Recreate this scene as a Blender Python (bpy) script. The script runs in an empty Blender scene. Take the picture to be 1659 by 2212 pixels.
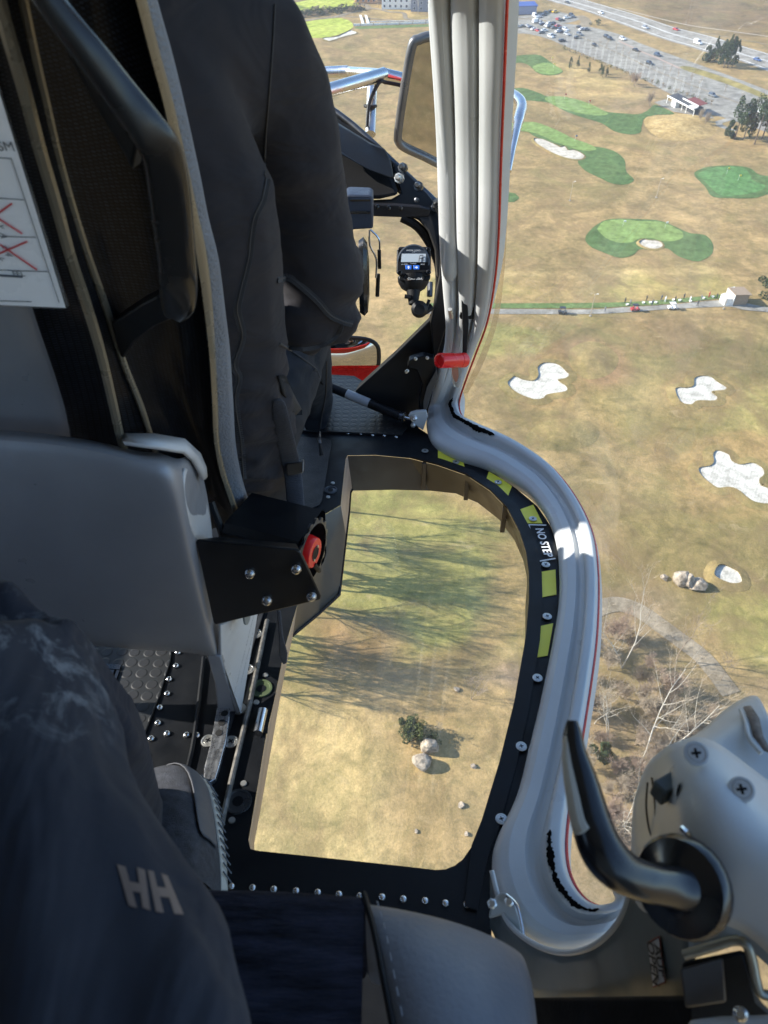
import bpy, bmesh, math, random
from mathutils import Vector, Matrix, Quaternion
rnd = random.Random(7)
R = math.radians
scn = bpy.context.scene
col = scn.collection

# ------------------------------------------------------------------ camera, sky, sun, exposure
CAM_H = 106.0                       # metres above the golf course
CAM = Vector((0, 0, CAM_H))
cam_d = bpy.data.cameras.new('camera'); cam = bpy.data.objects.new('camera', cam_d); col.objects.link(cam)
cam.location = CAM; cam.rotation_euler = (R(45), 0, 0)
cam_d.sensor_width = 36; cam_d.lens = 36 * 1566 / 2212
cam_d.clip_start = 0.02; cam_d.clip_end = 9000
cam_d.dof.use_dof = True; cam_d.dof.focus_distance = 2.2; cam_d.dof.aperture_fstop = 9.0
scn.camera = cam
SUN_EL, SUN_AZ = 30.0, 9.0          # elevation; degrees ahead of straight left
to_sun = Vector((-math.cos(R(SUN_AZ)) * math.cos(R(SUN_EL)), math.sin(R(SUN_AZ)) * math.cos(R(SUN_EL)), math.sin(R(SUN_EL))))
world = bpy.data.worlds.new('World'); scn.world = world; world.use_nodes = True
wn = world.node_tree.nodes; wl = world.node_tree.links
sky = wn.new('ShaderNodeTexSky'); sky.sky_type = 'NISHITA'; sky.sun_disc = False
sky.sun_elevation = R(SUN_EL); sky.sun_rotation = math.atan2(to_sun.x, to_sun.y)
sky.air_density = 1.0; sky.dust_density = 0.3; sky.ozone_density = 3.0
wl.new(sky.outputs[0], wn['Background'].inputs[0]); wn['Background'].inputs[1].default_value = 0.15
sl = bpy.data.lights.new('sun', 'SUN'); sl.energy = 5.0; sl.angle = R(0.5); sl.color = (1.0, 0.95, 0.86)
so = bpy.data.objects.new('sun', sl); col.objects.link(so)
so.rotation_euler = (-to_sun).to_track_quat('-Z', 'Y').to_euler(); so.location = CAM + to_sun * 40
vs = scn.view_settings; vs.view_transform = 'Standard'; vs.look = 'None'; vs.gamma = 1; vs.exposure = 1.15
try: vs.use_curve_mapping = False
except Exception: pass
scn.cycles.max_bounces = 8; scn.cycles.transparent_max_bounces = 12
scn.cycles.use_denoising = True

# ------------------------------------------------------------------ rays
F, CX, CY = 1566.0, 829.5, 1106.0            # the photograph measured on a 1659 x 2212 grid
def uv(px, py): return (px - CX) / F, (py - CY) / F
def G(p, z=0.0):                              # photo point -> ground
    u, v = uv(*p); s = math.sqrt(.5)
    d = Vector((u, s - v * s, -s - v * s))
    return CAM + d * ((z - CAM_H) / d.z)
PITCH = 36.0                                  # camera pitch against the helicopter floor
cp, sp_ = math.cos(R(PITCH)), math.sin(R(PITCH))
def ray(px, py):
    u, v = uv(px, py)
    return Vector((u, cp - v * sp_, -sp_ - v * cp))
def pd(px, py, d): return ray(px, py) * d                         # by camera depth
def pz(px, py, z): r = ray(px, py); return r * (z / r.z)           # on a level plane of the cabin
def py(px, py_, y): r = ray(px, py_); return r * (y / r.y)
def pxx(px, py_, x): r = ray(px, py_); return r * (x / r.x)
def ps(px, py_, off=0.0): r = ray(px, py_); return r * ((.746 + off) / (r.y + .39 * r.z))  # on the pilot's seat back
FZ = -1.05
HQ = Matrix.Rotation(R(-9), 3, 'X')           # the helicopter flies nose down
def W(p): return CAM + HQ @ Vector(p)

# ------------------------------------------------------------------ mesh helpers
def cr(pts, n=6, closed=False):               # Catmull-Rom through points
    pts = [Vector(p) for p in pts]; m = len(pts); out = []
    for i in range(m if closed else m - 1):
        if closed: a, b, c, d = pts[(i-1) % m], pts[i], pts[(i+1) % m], pts[(i+2) % m]
        else: a, b, c, d = pts[max(i-1, 0)], pts[i], pts[i+1], pts[min(i+2, m-1)]
        for k in range(n):
            t = k / n
            out.append(.5 * ((2*b) + (c-a)*t + (2*a-5*b+4*c-d)*t*t + (3*b-a-3*c+d)*t**3))
    if not closed: out.append(pts[-1])
    return out
def cr2(pts, n=6, closed=False):
    return [(p.x, p.y) for p in cr([Vector((a, b, 0)) for a, b in pts], n, closed)]
class MB:
    def __init__(s): s.v = []; s.f = []; s.m = []; s.uv = {}
    def add(s, v, f, mi=0):
        o = len(s.v); s.v += [Vector(p) for p in v]; s.f += [tuple(i + o for i in q) for q in f]; s.m += [mi] * len(f)
        return s
    def grid(s, rows, cu=False, cv=False, mi=0, uvs=None, flip=False):   # rows of points -> quads
        n, m = len(rows), len(rows[0]); o = len(s.v)
        for r in rows: s.v += [Vector(p) for p in r]
        for i in range(n if cu else n - 1):
            for j in range(m if cv else m - 1):
                q = (o + i*m + j, o + i*m + (j+1) % m, o + ((i+1) % n)*m + (j+1) % m, o + ((i+1) % n)*m + j)
                if flip: q = q[::-1]
                if uvs:
                    ij = [(i, j), (i, j+1), (i+1, j+1), (i+1, j)]
                    if flip: ij = ij[::-1]
                    s.uv[len(s.f)] = [uvs(a, b) for a, b in ij]
                s.f.append(q); s.m.append(mi)
        return s
    def cap(s, pts, mi=0):
        o = len(s.v); s.v += [Vector(p) for p in pts]; s.f.append(tuple(range(o, o + len(pts)))); s.m.append(mi); return s
    def prism(s, pts, vec, mi=0):                # outline extruded along vec (vec points away from the viewer)
        pts = [Vector(p) for p in pts]; vec = Vector(vec); n = len(pts); o = len(s.v)
        s.v += pts + [p + vec for p in pts]
        s.f.append(tuple(range(o, o+n))); s.f.append(tuple(range(o+2*n-1, o+n-1, -1))); s.m += [mi, mi]
        for i in range(n):
            j = (i+1) % n; s.f.append((o+i, o+n+i, o+n+j, o+j)); s.m.append(mi)
        return s
    def box(s, c, sx, sy, sz, rot=None, mi=0):
        c = Vector(c); rot = rot or Matrix.Identity(3)
        p = [c + rot @ Vector((a*sx/2, b*sy/2, d*sz/2)) for d in (-1, 1) for a, b in ((-1,-1),(1,-1),(1,1),(-1,1))]
        return s.add(p, [(3,2,1,0),(4,5,6,7),(0,1,5,4),(1,2,6,5),(2,3,7,6),(3,0,4,7)], mi)
    def tube(s, path, rad, n=10, mi=0, caps=True, ref=None, flat=1.0):
        path = [Vector(p) for p in path]; rows = []; a = None          # frame carried along the path without twisting
        for i, p in enumerate(path):
            t = (path[min(i+1, len(path)-1)] - path[max(i-1, 0)]).normalized()
            if a is None:
                rf = Vector(ref) if ref else (Vector((0, 0, 1)) if abs(t.z) < .9 else Vector((0, 1, 0)))
                a = t.cross(rf).normalized()
            else: a = (a - t*a.dot(t)).normalized()
            b = a.cross(t)
            r = rad[min(i, len(rad)-1)] if isinstance(rad, (list, tuple)) else rad
            rows.append([p + a * math.cos(2*math.pi*k/n) * r + b * math.sin(2*math.pi*k/n) * r * flat for k in range(n)])
        s.grid(rows, cv=True, mi=mi)
        if caps: s.cap(rows[0][::-1], mi); s.cap(rows[-1], mi)
        return s
    def lathe(s, c, axis, prof, n=16, mi=0):     # prof: (radius, height along axis)
        c = Vector(c); ax = Vector(axis).normalized()
        a = ax.cross(Vector((0, 0, 1)) if abs(ax.z) < .9 else Vector((1, 0, 0))).normalized(); b = ax.cross(a)
        rows = [[c + ax*h + (a*math.cos(2*math.pi*k/n) + b*math.sin(2*math.pi*k/n))*max(r, 1e-5) for k in range(n)] for r, h in prof]
        s.grid(rows, cv=True, mi=mi)
        s.cap(rows[0][::-1], mi); s.cap(rows[-1], mi)
        return s
    def mesh(s, name, off=None, smooth=True, ang=38):
        me = bpy.data.meshes.new(name)
        off = Vector(off) if off is not None else Vector()
        me.from_pydata([tuple(p - off) for p in s.v], [], s.f)
        if s.uv:
            L = me.uv_layers.new(name='UVMap')
            for fi, c in s.uv.items():
                for li, q in zip(me.polygons[fi].loop_indices, c): L.data[li].uv = q
        me.polygons.foreach_set('material_index', s.m)
        if smooth:
            me.polygons.foreach_set('use_smooth', [True] * len(s.f)); me.set_sharp_from_angle(angle=R(ang))
        me.update()
        return me
def fixn(me):
    b = bmesh.new(); b.from_mesh(me); bmesh.ops.recalc_face_normals(b, faces=b.faces); b.to_mesh(me); b.free(); me.update()
def put(name, me, mats, parent=None, loc=None, rot=None):
    o = bpy.data.objects.new(name, me); col.objects.link(o)
    for m in (mats if isinstance(mats, (list, tuple)) else [mats]):
        if len(me.materials) < (len(mats) if isinstance(mats, (list, tuple)) else 1): me.materials.append(m)
    if parent: o.parent = parent
    if loc is not None: o.location = loc
    if rot is not None: o.rotation_euler = rot
    return o
def tag(o, label=None, cat=None, group=None, kind=None):
    if label: o['label'] = label
    if cat: o['category'] = cat
    if group: o['group'] = group
    if kind: o['kind'] = kind
    return o
def bev(o, w=.003, seg=2, ang=30):
    m = o.modifiers.new('bevel', 'BEVEL'); m.width = w; m.segments = seg; m.limit_method = 'ANGLE'; m.angle_limit = R(ang); return o
def sub(o, n=1):
    m = o.modifiers.new('sub', 'SUBSURF'); m.levels = n; m.render_levels = n; return o
def solid(o, t, off=1):
    m = o.modifiers.new('solid', 'SOLIDIFY'); m.thickness = t; m.offset = off; return o
class Thing:                                     # an Empty in the helicopter's frame; parts given in cabin metres round the camera
    def __init__(s, name, label, cat, base, group=None):
        s.base = Vector(base); s.e = bpy.data.objects.new(name, None); col.objects.link(s.e)
        s.e.empty_display_size = .1
        s.e.location = W(base); s.e.rotation_euler = HQ.to_euler(); tag(s.e, label, cat, group)
    def part(s, name, mb, mat, parent=None, b=0, smooth=True, fix=True, ang=38, kind=None, label=None):
        me = mb if isinstance(mb, bpy.types.Mesh) else mb.mesh(name, s.base, smooth, ang)
        if fix and not isinstance(mb, bpy.types.Mesh) and not mb.uv: fixn(me)
        o = put(name, me, mat, parent or s.e)
        if b: bev(o, b)
        tag(o, label, None, None, kind)
        return o
class Flat(Thing):                               # a single-mesh thing or a piece of setting in the helicopter's frame
    def __init__(s, name, mb, mat, base, label=None, cat=None, kind=None, b=0, group=None, smooth=True, fix=True, ang=38):
        s.base = Vector(base); me = mb.mesh(name, s.base, smooth, ang)
        if fix and not mb.uv: fixn(me)
        s.e = put(name, me, mat, None, W(base), HQ.to_euler()); tag(s.e, label, cat, group, kind)
        if b: bev(s.e, b)
def text_mesh(body, size, o, xd, yd, bold=0.0, align='CENTER', thick=0.0, ys=1.0):
    cu = bpy.data.curves.new('t', 'FONT'); cu.body = body; cu.size = size; cu.align_x = align; cu.align_y = 'CENTER'
    cu.offset = bold; cu.extrude = thick
    ob = bpy.data.objects.new('t', cu); col.objects.link(ob)
    bpy.context.view_layer.update()
    me = bpy.data.meshes.new_from_object(ob.evaluated_get(bpy.context.evaluated_depsgraph_get()))
    bpy.data.objects.remove(ob); bpy.data.curves.remove(cu)
    xd = Vector(xd).normalized(); yd = Vector(yd); yd = (yd - xd * yd.dot(xd)).normalized(); zd = xd.cross(yd)
    m = MB(); m.add([Vector(o) + xd*v.co.x + yd*v.co.y*ys + zd*v.co.z for v in me.vertices], [tuple(p.vertices) for p in me.polygons])
    bpy.data.meshes.remove(me)
    return m

# ------------------------------------------------------------------ materials
def newmat(name):
    m = bpy.data.materials.new(name); m.use_nodes = True
    nt = m.node_tree; return m, nt.nodes, nt.links, nt.nodes['Principled BSDF']
def noise(n, l, vec, scale, detail=4, rough=.55, dist=0):
    t = n.new('ShaderNodeTexNoise'); t.inputs['Scale'].default_value = scale; t.inputs['Detail'].default_value = detail
    t.inputs['Roughness'].default_value = rough; t.inputs['Distortion'].default_value = dist
    if vec is not None: l.new(vec, t.inputs['Vector'])
    return t.outputs['Fac']
def ramp(n, l, fac, stops):
    r = n.new('ShaderNodeValToRGB'); e = r.color_ramp.elements
    while len(e) < len(stops): e.new(.5)
    for q, (p, c) in zip(e, stops): q.position = p; q.color = (*c, 1) if len(c) == 3 else c
    l.new(fac, r.inputs[0]); return r.outputs[0]
def mixc(n, l, fac, a, b, mode='MIX'):
    x = n.new('ShaderNodeMix'); x.data_type = 'RGBA'; x.blend_type = mode
    for k, s in ((0, fac), (6, a), (7, b)):
        if isinstance(s, (int, float)): x.inputs[k].default_value = s
        elif isinstance(s, tuple): x.inputs[k].default_value = (*s, 1)
        else: l.new(s, x.inputs[k])
    return x.outputs[2]
def tc(n, kind='Object'): return n.new('ShaderNodeTexCoord').outputs[kind]
def wpos(n): return n.new('ShaderNodeNewGeometry').outputs['Position']
def vmul(n, l, vec, s):
    m = n.new('ShaderNodeMapping'); m.inputs['Scale'].default_value = s; l.new(vec, m.inputs[0]); return m.outputs[0]
def bump(n, l, p, h, strength, dist=.01, prev=None):
    b = n.new('ShaderNodeBump'); b.inputs['Strength'].default_value = strength; b.inputs['Distance'].default_value = dist
    l.new(h, b.inputs['Height'])
    if prev is not None: l.new(prev, b.inputs['Normal'])
    l.new(b.outputs[0], p.inputs['Normal']); return b.outputs[0]
def M(name, c, rough=.5, metal=0.0, var=.12, vs_=6, bmp=0.0, bs=120, spec=.5, rvar=.12, coat=0, wear=None, stretch=None):
    m, n, l, p = newmat(name); v = tc(n)
    vv = vmul(n, l, v, stretch) if stretch else v
    f = noise(n, l, vv, vs_, 6, .6)
    lo = tuple(max(x*(1-var*1.6), 0) for x in c); hi = tuple(min(x*(1+var*1.6), 1) for x in c)
    cc = ramp(n, l, f, [(.3, lo), (.7, hi)])
    if wear:                                     # small scuffs: (colour, threshold, scale)
        w = noise(n, l, vmul(n, l, v, (1, 3, 1)), wear[2], 8, .7)
        cc = mixc(n, l, ramp(n, l, w, [(wear[1], (0,0,0)), (wear[1]+.03, (1,1,1))]), cc, wear[0])
    l.new(cc, p.inputs['Base Color'])
    p.inputs['Metallic'].default_value = metal; p.inputs['Specular IOR Level'].default_value = spec
    rr = ramp(n, l, noise(n, l, v, vs_*3, 5), [(.3, (max(rough-rvar, .03),)*3), (.7, (min(rough+rvar, 1),)*3)])
    l.new(rr, p.inputs['Roughness']); p.inputs['Coat Weight'].default_value = coat
    if bmp: bump(n, l, p, noise(n, l, vv, bs, 3), bmp, .004)
    return m
def grass(name, c1, c2, c3, big=.035, mid=.25, fine=2.2, bmp=.4, stripe=None):
    m, n, l, p = newmat(name); v = wpos(n)
    a = ramp(n, l, noise(n, l, v, big, 5, .6, .6), [(.35, c1), (.5, c2), (.66, c3)])
    b = ramp(n, l, noise(n, l, v, mid, 6, .65, .3), [(.32, (.62, .60, .55)), (.68, (1.28, 1.26, 1.2))])
    c = mixc(n, l, 1.0, a, b, 'MULTIPLY')
    d = ramp(n, l, noise(n, l, v, fine, 8, .75), [(.3, (.70, .70, .66)), (.7, (1.25, 1.25, 1.25))])
    c = mixc(n, l, 1.0, c, d, 'MULTIPLY')
    if stripe:
        sx, amt = stripe
        w = n.new('ShaderNodeTexWave'); w.inputs['Scale'].default_value = sx; w.inputs['Distortion'].default_value = 1.2
        w.inputs['Detail Scale'].default_value = .3
        mm = n.new('ShaderNodeMapping'); mm.inputs['Rotation'].default_value = (0, 0, .5); l.new(v, mm.inputs[0]); l.new(mm.outputs[0], w.inputs['Vector'])
        c = mixc(n, l, 1.0, c, ramp(n, l, w.outputs['Fac'], [(.2, (1-amt,)*3), (.8, (1+amt,)*3)]), 'MULTIPLY')
    l.new(c, p.inputs['Base Color']); p.inputs['Roughness'].default_value = .95; p.inputs['Specular IOR Level'].default_value = .1
    bump(n, l, p, noise(n, l, v, fine*.6, 6, .7), bmp, .25)
    return m
def glassmat(name, tint=(1, 1, 1), refl=.85, dirt=0.0, cap=.30):
    m = bpy.data.materials.new(name); m.use_nodes = True; n = m.node_tree.nodes; l = m.node_tree.links; n.clear()
    out = n.new('ShaderNodeOutputMaterial'); mx = n.new('ShaderNodeMixShader'); t = n.new('ShaderNodeBsdfTransparent'); g = n.new('ShaderNodeBsdfGlossy')
    t.inputs[0].default_value = (*tint, 1); g.inputs['Roughness'].default_value = .015
    fr = n.new('ShaderNodeFresnel'); fr.inputs[0].default_value = 1.45
    mu = n.new('ShaderNodeMath'); mu.operation = 'MULTIPLY'; mu.inputs[1].default_value = refl; l.new(fr.outputs[0], mu.inputs[0])
    mn_ = n.new('ShaderNodeMath'); mn_.operation = 'MINIMUM'; mn_.inputs[1].default_value = cap; l.new(mu.outputs[0], mn_.inputs[0]); l.new(mn_.outputs[0], mx.inputs[0]); l.new(t.outputs[0], mx.inputs[1]); l.new(g.outputs[0], mx.inputs[2])
    if dirt:                                      # faint dust and smears on the acrylic
        df = n.new('ShaderNodeBsdfDiffuse'); df.inputs[0].default_value = (.8, .8, .78, 1)
        m2 = n.new('ShaderNodeMixShader'); v = tc(n)
        f = noise(n, l, v, 5, 8, .75); mm = n.new('ShaderNodeMapRange')
        mm.inputs[1].default_value = .35; mm.inputs[2].default_value = .8; mm.inputs[3].default_value = 0.0; mm.inputs[4].default_value = dirt
        l.new(f, mm.inputs[0]); l.new(mm.outputs[0], m2.inputs[0]); l.new(mx.outputs[0], m2.inputs[1]); l.new(df.outputs[0], m2.inputs[2])
        l.new(m2.outputs[0], out.inputs[0])
    else: l.new(mx.outputs[0], out.inputs[0])
    return m
def carbon(name):
    m, n, l, p = newmat(name); v = tc(n, 'UV')
    ck = n.new('ShaderNodeTexBrick'); ck.inputs['Scale'].default_value = 1
    ck.inputs['Brick Width'].default_value = .0045; ck.inputs['Row Height'].default_value = .009; ck.inputs['Mortar Size'].default_value = .0016
    ck.inputs['Mortar Smooth'].default_value = .6; ck.offset = .5
    ck.inputs['Color1'].default_value = (.015, .019, .027, 1); ck.inputs['Color2'].default_value = (.007, .009, .013, 1); ck.inputs['Mortar'].default_value = (.003, .003, .0035, 1)
    mp = n.new('ShaderNodeMapping'); mp.inputs['Rotation'].default_value = (0, 0, R(90)); l.new(v, mp.inputs[0]); l.new(mp.outputs[0], ck.inputs['Vector'])
    p.inputs['Specular IOR Level'].default_value = .10; l.new(ck.outputs['Color'], p.inputs['Base Color']); p.inputs['Roughness'].default_value = .42; p.inputs['Coat Weight'].default_value = .1; p.inputs['Coat Roughness'].default_value = .15
    bump(n, l, p, ck.outputs['Fac'], .3, .0006)
    return m
def cloth(name, c, c2, fold=(2, 9, 2), fs=2.2, amt=.5, weave=900, rough=.85, sheen=.05):
    m, n, l, p = newmat(name); v = tc(n)
    l.new(ramp(n, l, noise(n, l, v, 9, 5), [(.35, c), (.68, c2)]), p.inputs['Base Color'])
    p.inputs['Roughness'].default_value = rough; p.inputs['Specular IOR Level'].default_value = .18
    p.inputs['Sheen Weight'].default_value = sheen; p.inputs['Sheen Roughness'].default_value = .5
    b = bump(n, l, p, noise(n, l, vmul(n, l, v, fold), fs, 3, .5, .8), amt, .03)
    bump(n, l, p, noise(n, l, v, weave, 2), .12, .001, b)
    return m

m_black = M('black_paint', (.006, .007, .009), .45, spec=.22, bmp=.08, bs=400, wear=((.07, .07, .07), .715, 26))
m_hole = M('matt_dark', (.004, .004, .004), .95, spec=.03)
m_blackp = M('black_plastic', (.008, .009, .011), .5, spec=.25, bmp=.12, bs=700)
m_blackg = M('black_gloss', (.010, .011, .013), .22, bmp=.0)
m_white = M('cream_white_paint', (.50, .52, .525), .38, var=.025, bmp=.05, bs=300, coat=.08, wear=((.30, .30, .30), .775, 40))
m_greyp = M('pale_grey_paint', (.42, .47, .49), .4, var=.04, bmp=.05, bs=200)
m_silver = M('silver_grey_plastic', (.27, .275, .295), .38, .25, var=.05, bmp=.15, bs=900, wear=((.30, .29, .27), .755, 16))
m_silver_lit = M('lit_silver_plastic', (.58, .58, .58), .38, .2, var=.05, bmp=.35, bs=1100)  # lit copy of the silver plastic; light on right-facing faces in its colour
m_dkmetal = M('dark_metal', (.10, .105, .115), .35, .8, var=.2)
m_steel = M('steel', (.62, .62, .62), .26, 1.0, var=.1)
m_alu = M('scratched_aluminium', (.42, .43, .45), .3, .9, var=.35, vs_=40, stretch=(8, 1, 1))
m_screw = M('screw_steel', (.55, .55, .53), .35, .85, var=.1)
m_brown = M('brown_black_liner', (.048, .040, .031), .4, var=.08, bmp=.04, bs=60)
m_tan = M('tan_liner', (.46, .36, .27), .5, var=.1, bmp=.1, bs=90, stretch=(1, 1, 6))
m_yellow = M('yellow_tape', (.80, .74, .06), .45, var=.05, wear=((.20, .20, .05), .70, 50))
m_red = M('red_gloss', (.55, .025, .02), .25, coat=.4)
m_redplast = M('red_plastic', (.75, .02, .02), .25, var=.03)
m_leather = M('grey_leather', (.17, .19, .225), .48, var=.1, bmp=.8, bs=260)
m_leather2 = M('smooth_grey_leather', (.15, .165, .195), .5, var=.08, bmp=.18, bs=220)
m_fabric = M('navy_fabric', (.018, .02, .032), .9, var=.5, vs_=90, bmp=.6, bs=500, spec=.15, stretch=(.18, 1, 1))
m_goldrim = M('taupe_rim', (.20, .175, .13), .3, .35, var=.05, vs_=8)
m_carbon = carbon('carbon_fibre')
m_jacket = cloth("softshell_jacket", (.019, .0195, .025), (.031, .028, .031), (2.5, 2.0, 4), 3.0, .45)
m_trouser = cloth('black_trousers', (.014, .016, .020), (.022, .024, .029), (3, 1.5, 3), 3.0, .4)
m_trouser2 = cloth('navy_trousers', (.017, .021, .033), (.027, .032, .045), (4, 1.2, 2.5), 2.6, .8)
m_web = M('grey_webbing', (.055, .06, .075), .85, var=.15, bmp=.6, bs=500, stretch=(.2, 1, 1))
m_mirror = M('mirror_glass', (.42, .42, .42), .02, 1.0, var=0, rvar=0)
m_paper = M('laminated_paper', (.84, .85, .88), .3, var=.02)
m_ink = M('grey_ink', (.10, .11, .13), .6)
m_inkred = M('red_ink', (.55, .06, .07), .6)
m_wtext = M('white_lettering', (.75, .76, .76), .5)
m_btext = M('black_lettering', (.015, .015, .02), .5)
m_lcd = M('lcd_grey', (.40, .46, .52), .2, var=.03)
m_blue = M('blue_button', (.02, .14, .62), .4)
m_rubber = M('black_rubber', (.009, .009, .010), .7, spec=.2, bmp=.2, bs=300)
m_shoe = M('shoe_mesh', (.05, .055, .07), .85, var=.25, vs_=60, bmp=.9, bs=700)
m_shoe2 = M('shoe_overlay', (.085, .09, .105), .6, var=.1)
m_sole = M('shoe_sole', (.52, .50, .44), .6, var=.1)
m_glass = glassmat('acrylic_glass', (.97, .98, .97), .6, .035, .05)
m_clear = glassmat('clear_plastic', (.90, .90, .90), 1.0, .16)

ORD = ('first', 'second', 'third', 'fourth', 'fifth', 'sixth', 'seventh', 'eighth', 'ninth', 'tenth', 'eleventh', 'twelfth', 'thirteenth', 'fourteenth', 'fifteenth', 'sixteenth', 'seventeenth', 'eighteenth', 'nineteenth', 'twentieth', 'twenty-first', 'twenty-second', 'twenty-third', 'twenty-fourth', 'twenty-fifth', 'twenty-sixth')
HAZE = .00022
# ================================================================== OUTSIDE: the golf course 106 m below
def c3(a): return [(1106 + x/3, y/3) for x, y in a]
def c6(a): return [(1106 + x/3, 553 + y/3) for x, y in a]
def c9(a): return [(1106 + x/3, 1106 + y/3) for x, y in a]
def c8(a): return [(553 + x/3, 1106 + y/3) for x, y in a]
def wc(a): return [(553 + x*.2526, y*.2526) for x, y in a]
def ca(a): return [(1106 + x/6, y/6) for x, y in a]
def cb(a): return [(1382.5 + x/6, y/6) for x, y in a]
m_turf = grass('bunker_turf', (.26, .185, .088), (.305, .215, .105), (.35, .25, .125))
m_lawn = grass('straw_lawn', (.25, .20, .075), (.36, .28, .115), (.44, .345, .16), .05, .5, 3.0)
m_rough = grass('long_straw', (.30, .21, .09), (.40, .285, .13), (.47, .35, .175), .06, .5, 1.4)
m_olive = grass('olive_fairway', (.20, .175, .065), (.255, .215, .085), (.30, .245, .10), .03, .12, 3.0, .1, (.05, .05))
m_dgreen = grass('dark_green_apron', (.078, .135, .050), (.088, .150, .056), (.102, .162, .062), .05, .3, 4, .1, (.12, .035))
m_lgreen = grass('mown_green', (.165, .25, .080), (.185, .272, .09), (.205, .29, .10), .05, .3, 4, .05, (.16, .03))
m_bgreen = grass('bright_green', (.085, .19, .066), (.095, .205, .072), (.11, .22, .08), .05, .3, 4, .05, (.16, .04))
m_spring = grass('spring_green', (.30, .36, .06), (.36, .42, .075), (.42, .46, .10), .05, .3, 4, .05, (.05, .06))
m_strip = grass('green_strip', (.11, .17, .06), (.13, .19, .07), (.15, .21, .08), .05, .4, 4, .1)
m_brownf = grass('brown_field', (.14, .095, .05), (.25, .175, .08), (.32, .235, .115), .012, .06, 1.0)
m_sand = grass('white_sand', (.52, .50, .465), (.57, .55, .515), (.61, .59, .555), .1, .5, 3, .3, (.5, .05))
m_sand2 = grass('grey_sand', (.44, .41, .37), (.50, .465, .42), (.55, .51, .465), .1, .5, 3, .1)
m_asph = grass('asphalt', (.245, .235, .225), (.275, .265, .25), (.31, .30, .285), .03, .2, 1.5, .05)
m_hway = grass('highway_asphalt', (.26, .245, .23), (.29, .275, .26), (.33, .315, .30), .03, .2, 1.0, .05)
m_path = grass('gravel_path', (.22, .185, .14), (.26, .22, .17), (.30, .255, .20), .08, .4, 2, .1)
m_scrub = grass('heather_scrub', (.13, .10, .075), (.19, .145, .10), (.25, .19, .12), .05, .35, 1.2, .8)
m_line = M('road_paint', (.82, .81, .77), .7)
m_bark = M('bark', (.13, .10, .075), .9, vs_=20)
m_birch = M('birch_bark', (.47, .43, .36), .85, var=.3, vs_=3, stretch=(1, 1, 4))
m_twig = M('twigs', (.28, .215, .155), .9)
m_twigl = M('pale_twigs', (.36, .29, .21), .9)
m_redtw = M('reddish_twigs', (.30, .215, .16), .9)
m_leafd = M('pine_needles', (.055, .08, .036), .8, var=.5, vs_=1.3, spec=.2)
m_leafj = M('juniper_needles', (.10, .11, .038), .8, var=.5, vs_=1.5, spec=.2)
m_rock = M('granite', (.30, .245, .185), .85, var=.5, vs_=1.2, bmp=.8, bs=4)
m_wallw = M('white_wall', (.78, .77, .73), .7, vs_=1)
m_roofk = M('dark_roof', (.035, .037, .045), .6, vs_=1)
m_roofr = M('red_roof', (.14, .035, .03), .7, vs_=1)
m_wood = M('weathered_wood', (.30, .22, .15), .8, vs_=2)
m_pane = M('window_glass', (.03, .05, .09), .12, vs_=1)
m_tyre = M('tyre', (.02, .02, .02), .8)
m_ylw = M('yellow_flag', (.80, .62, .06), .6)

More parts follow.
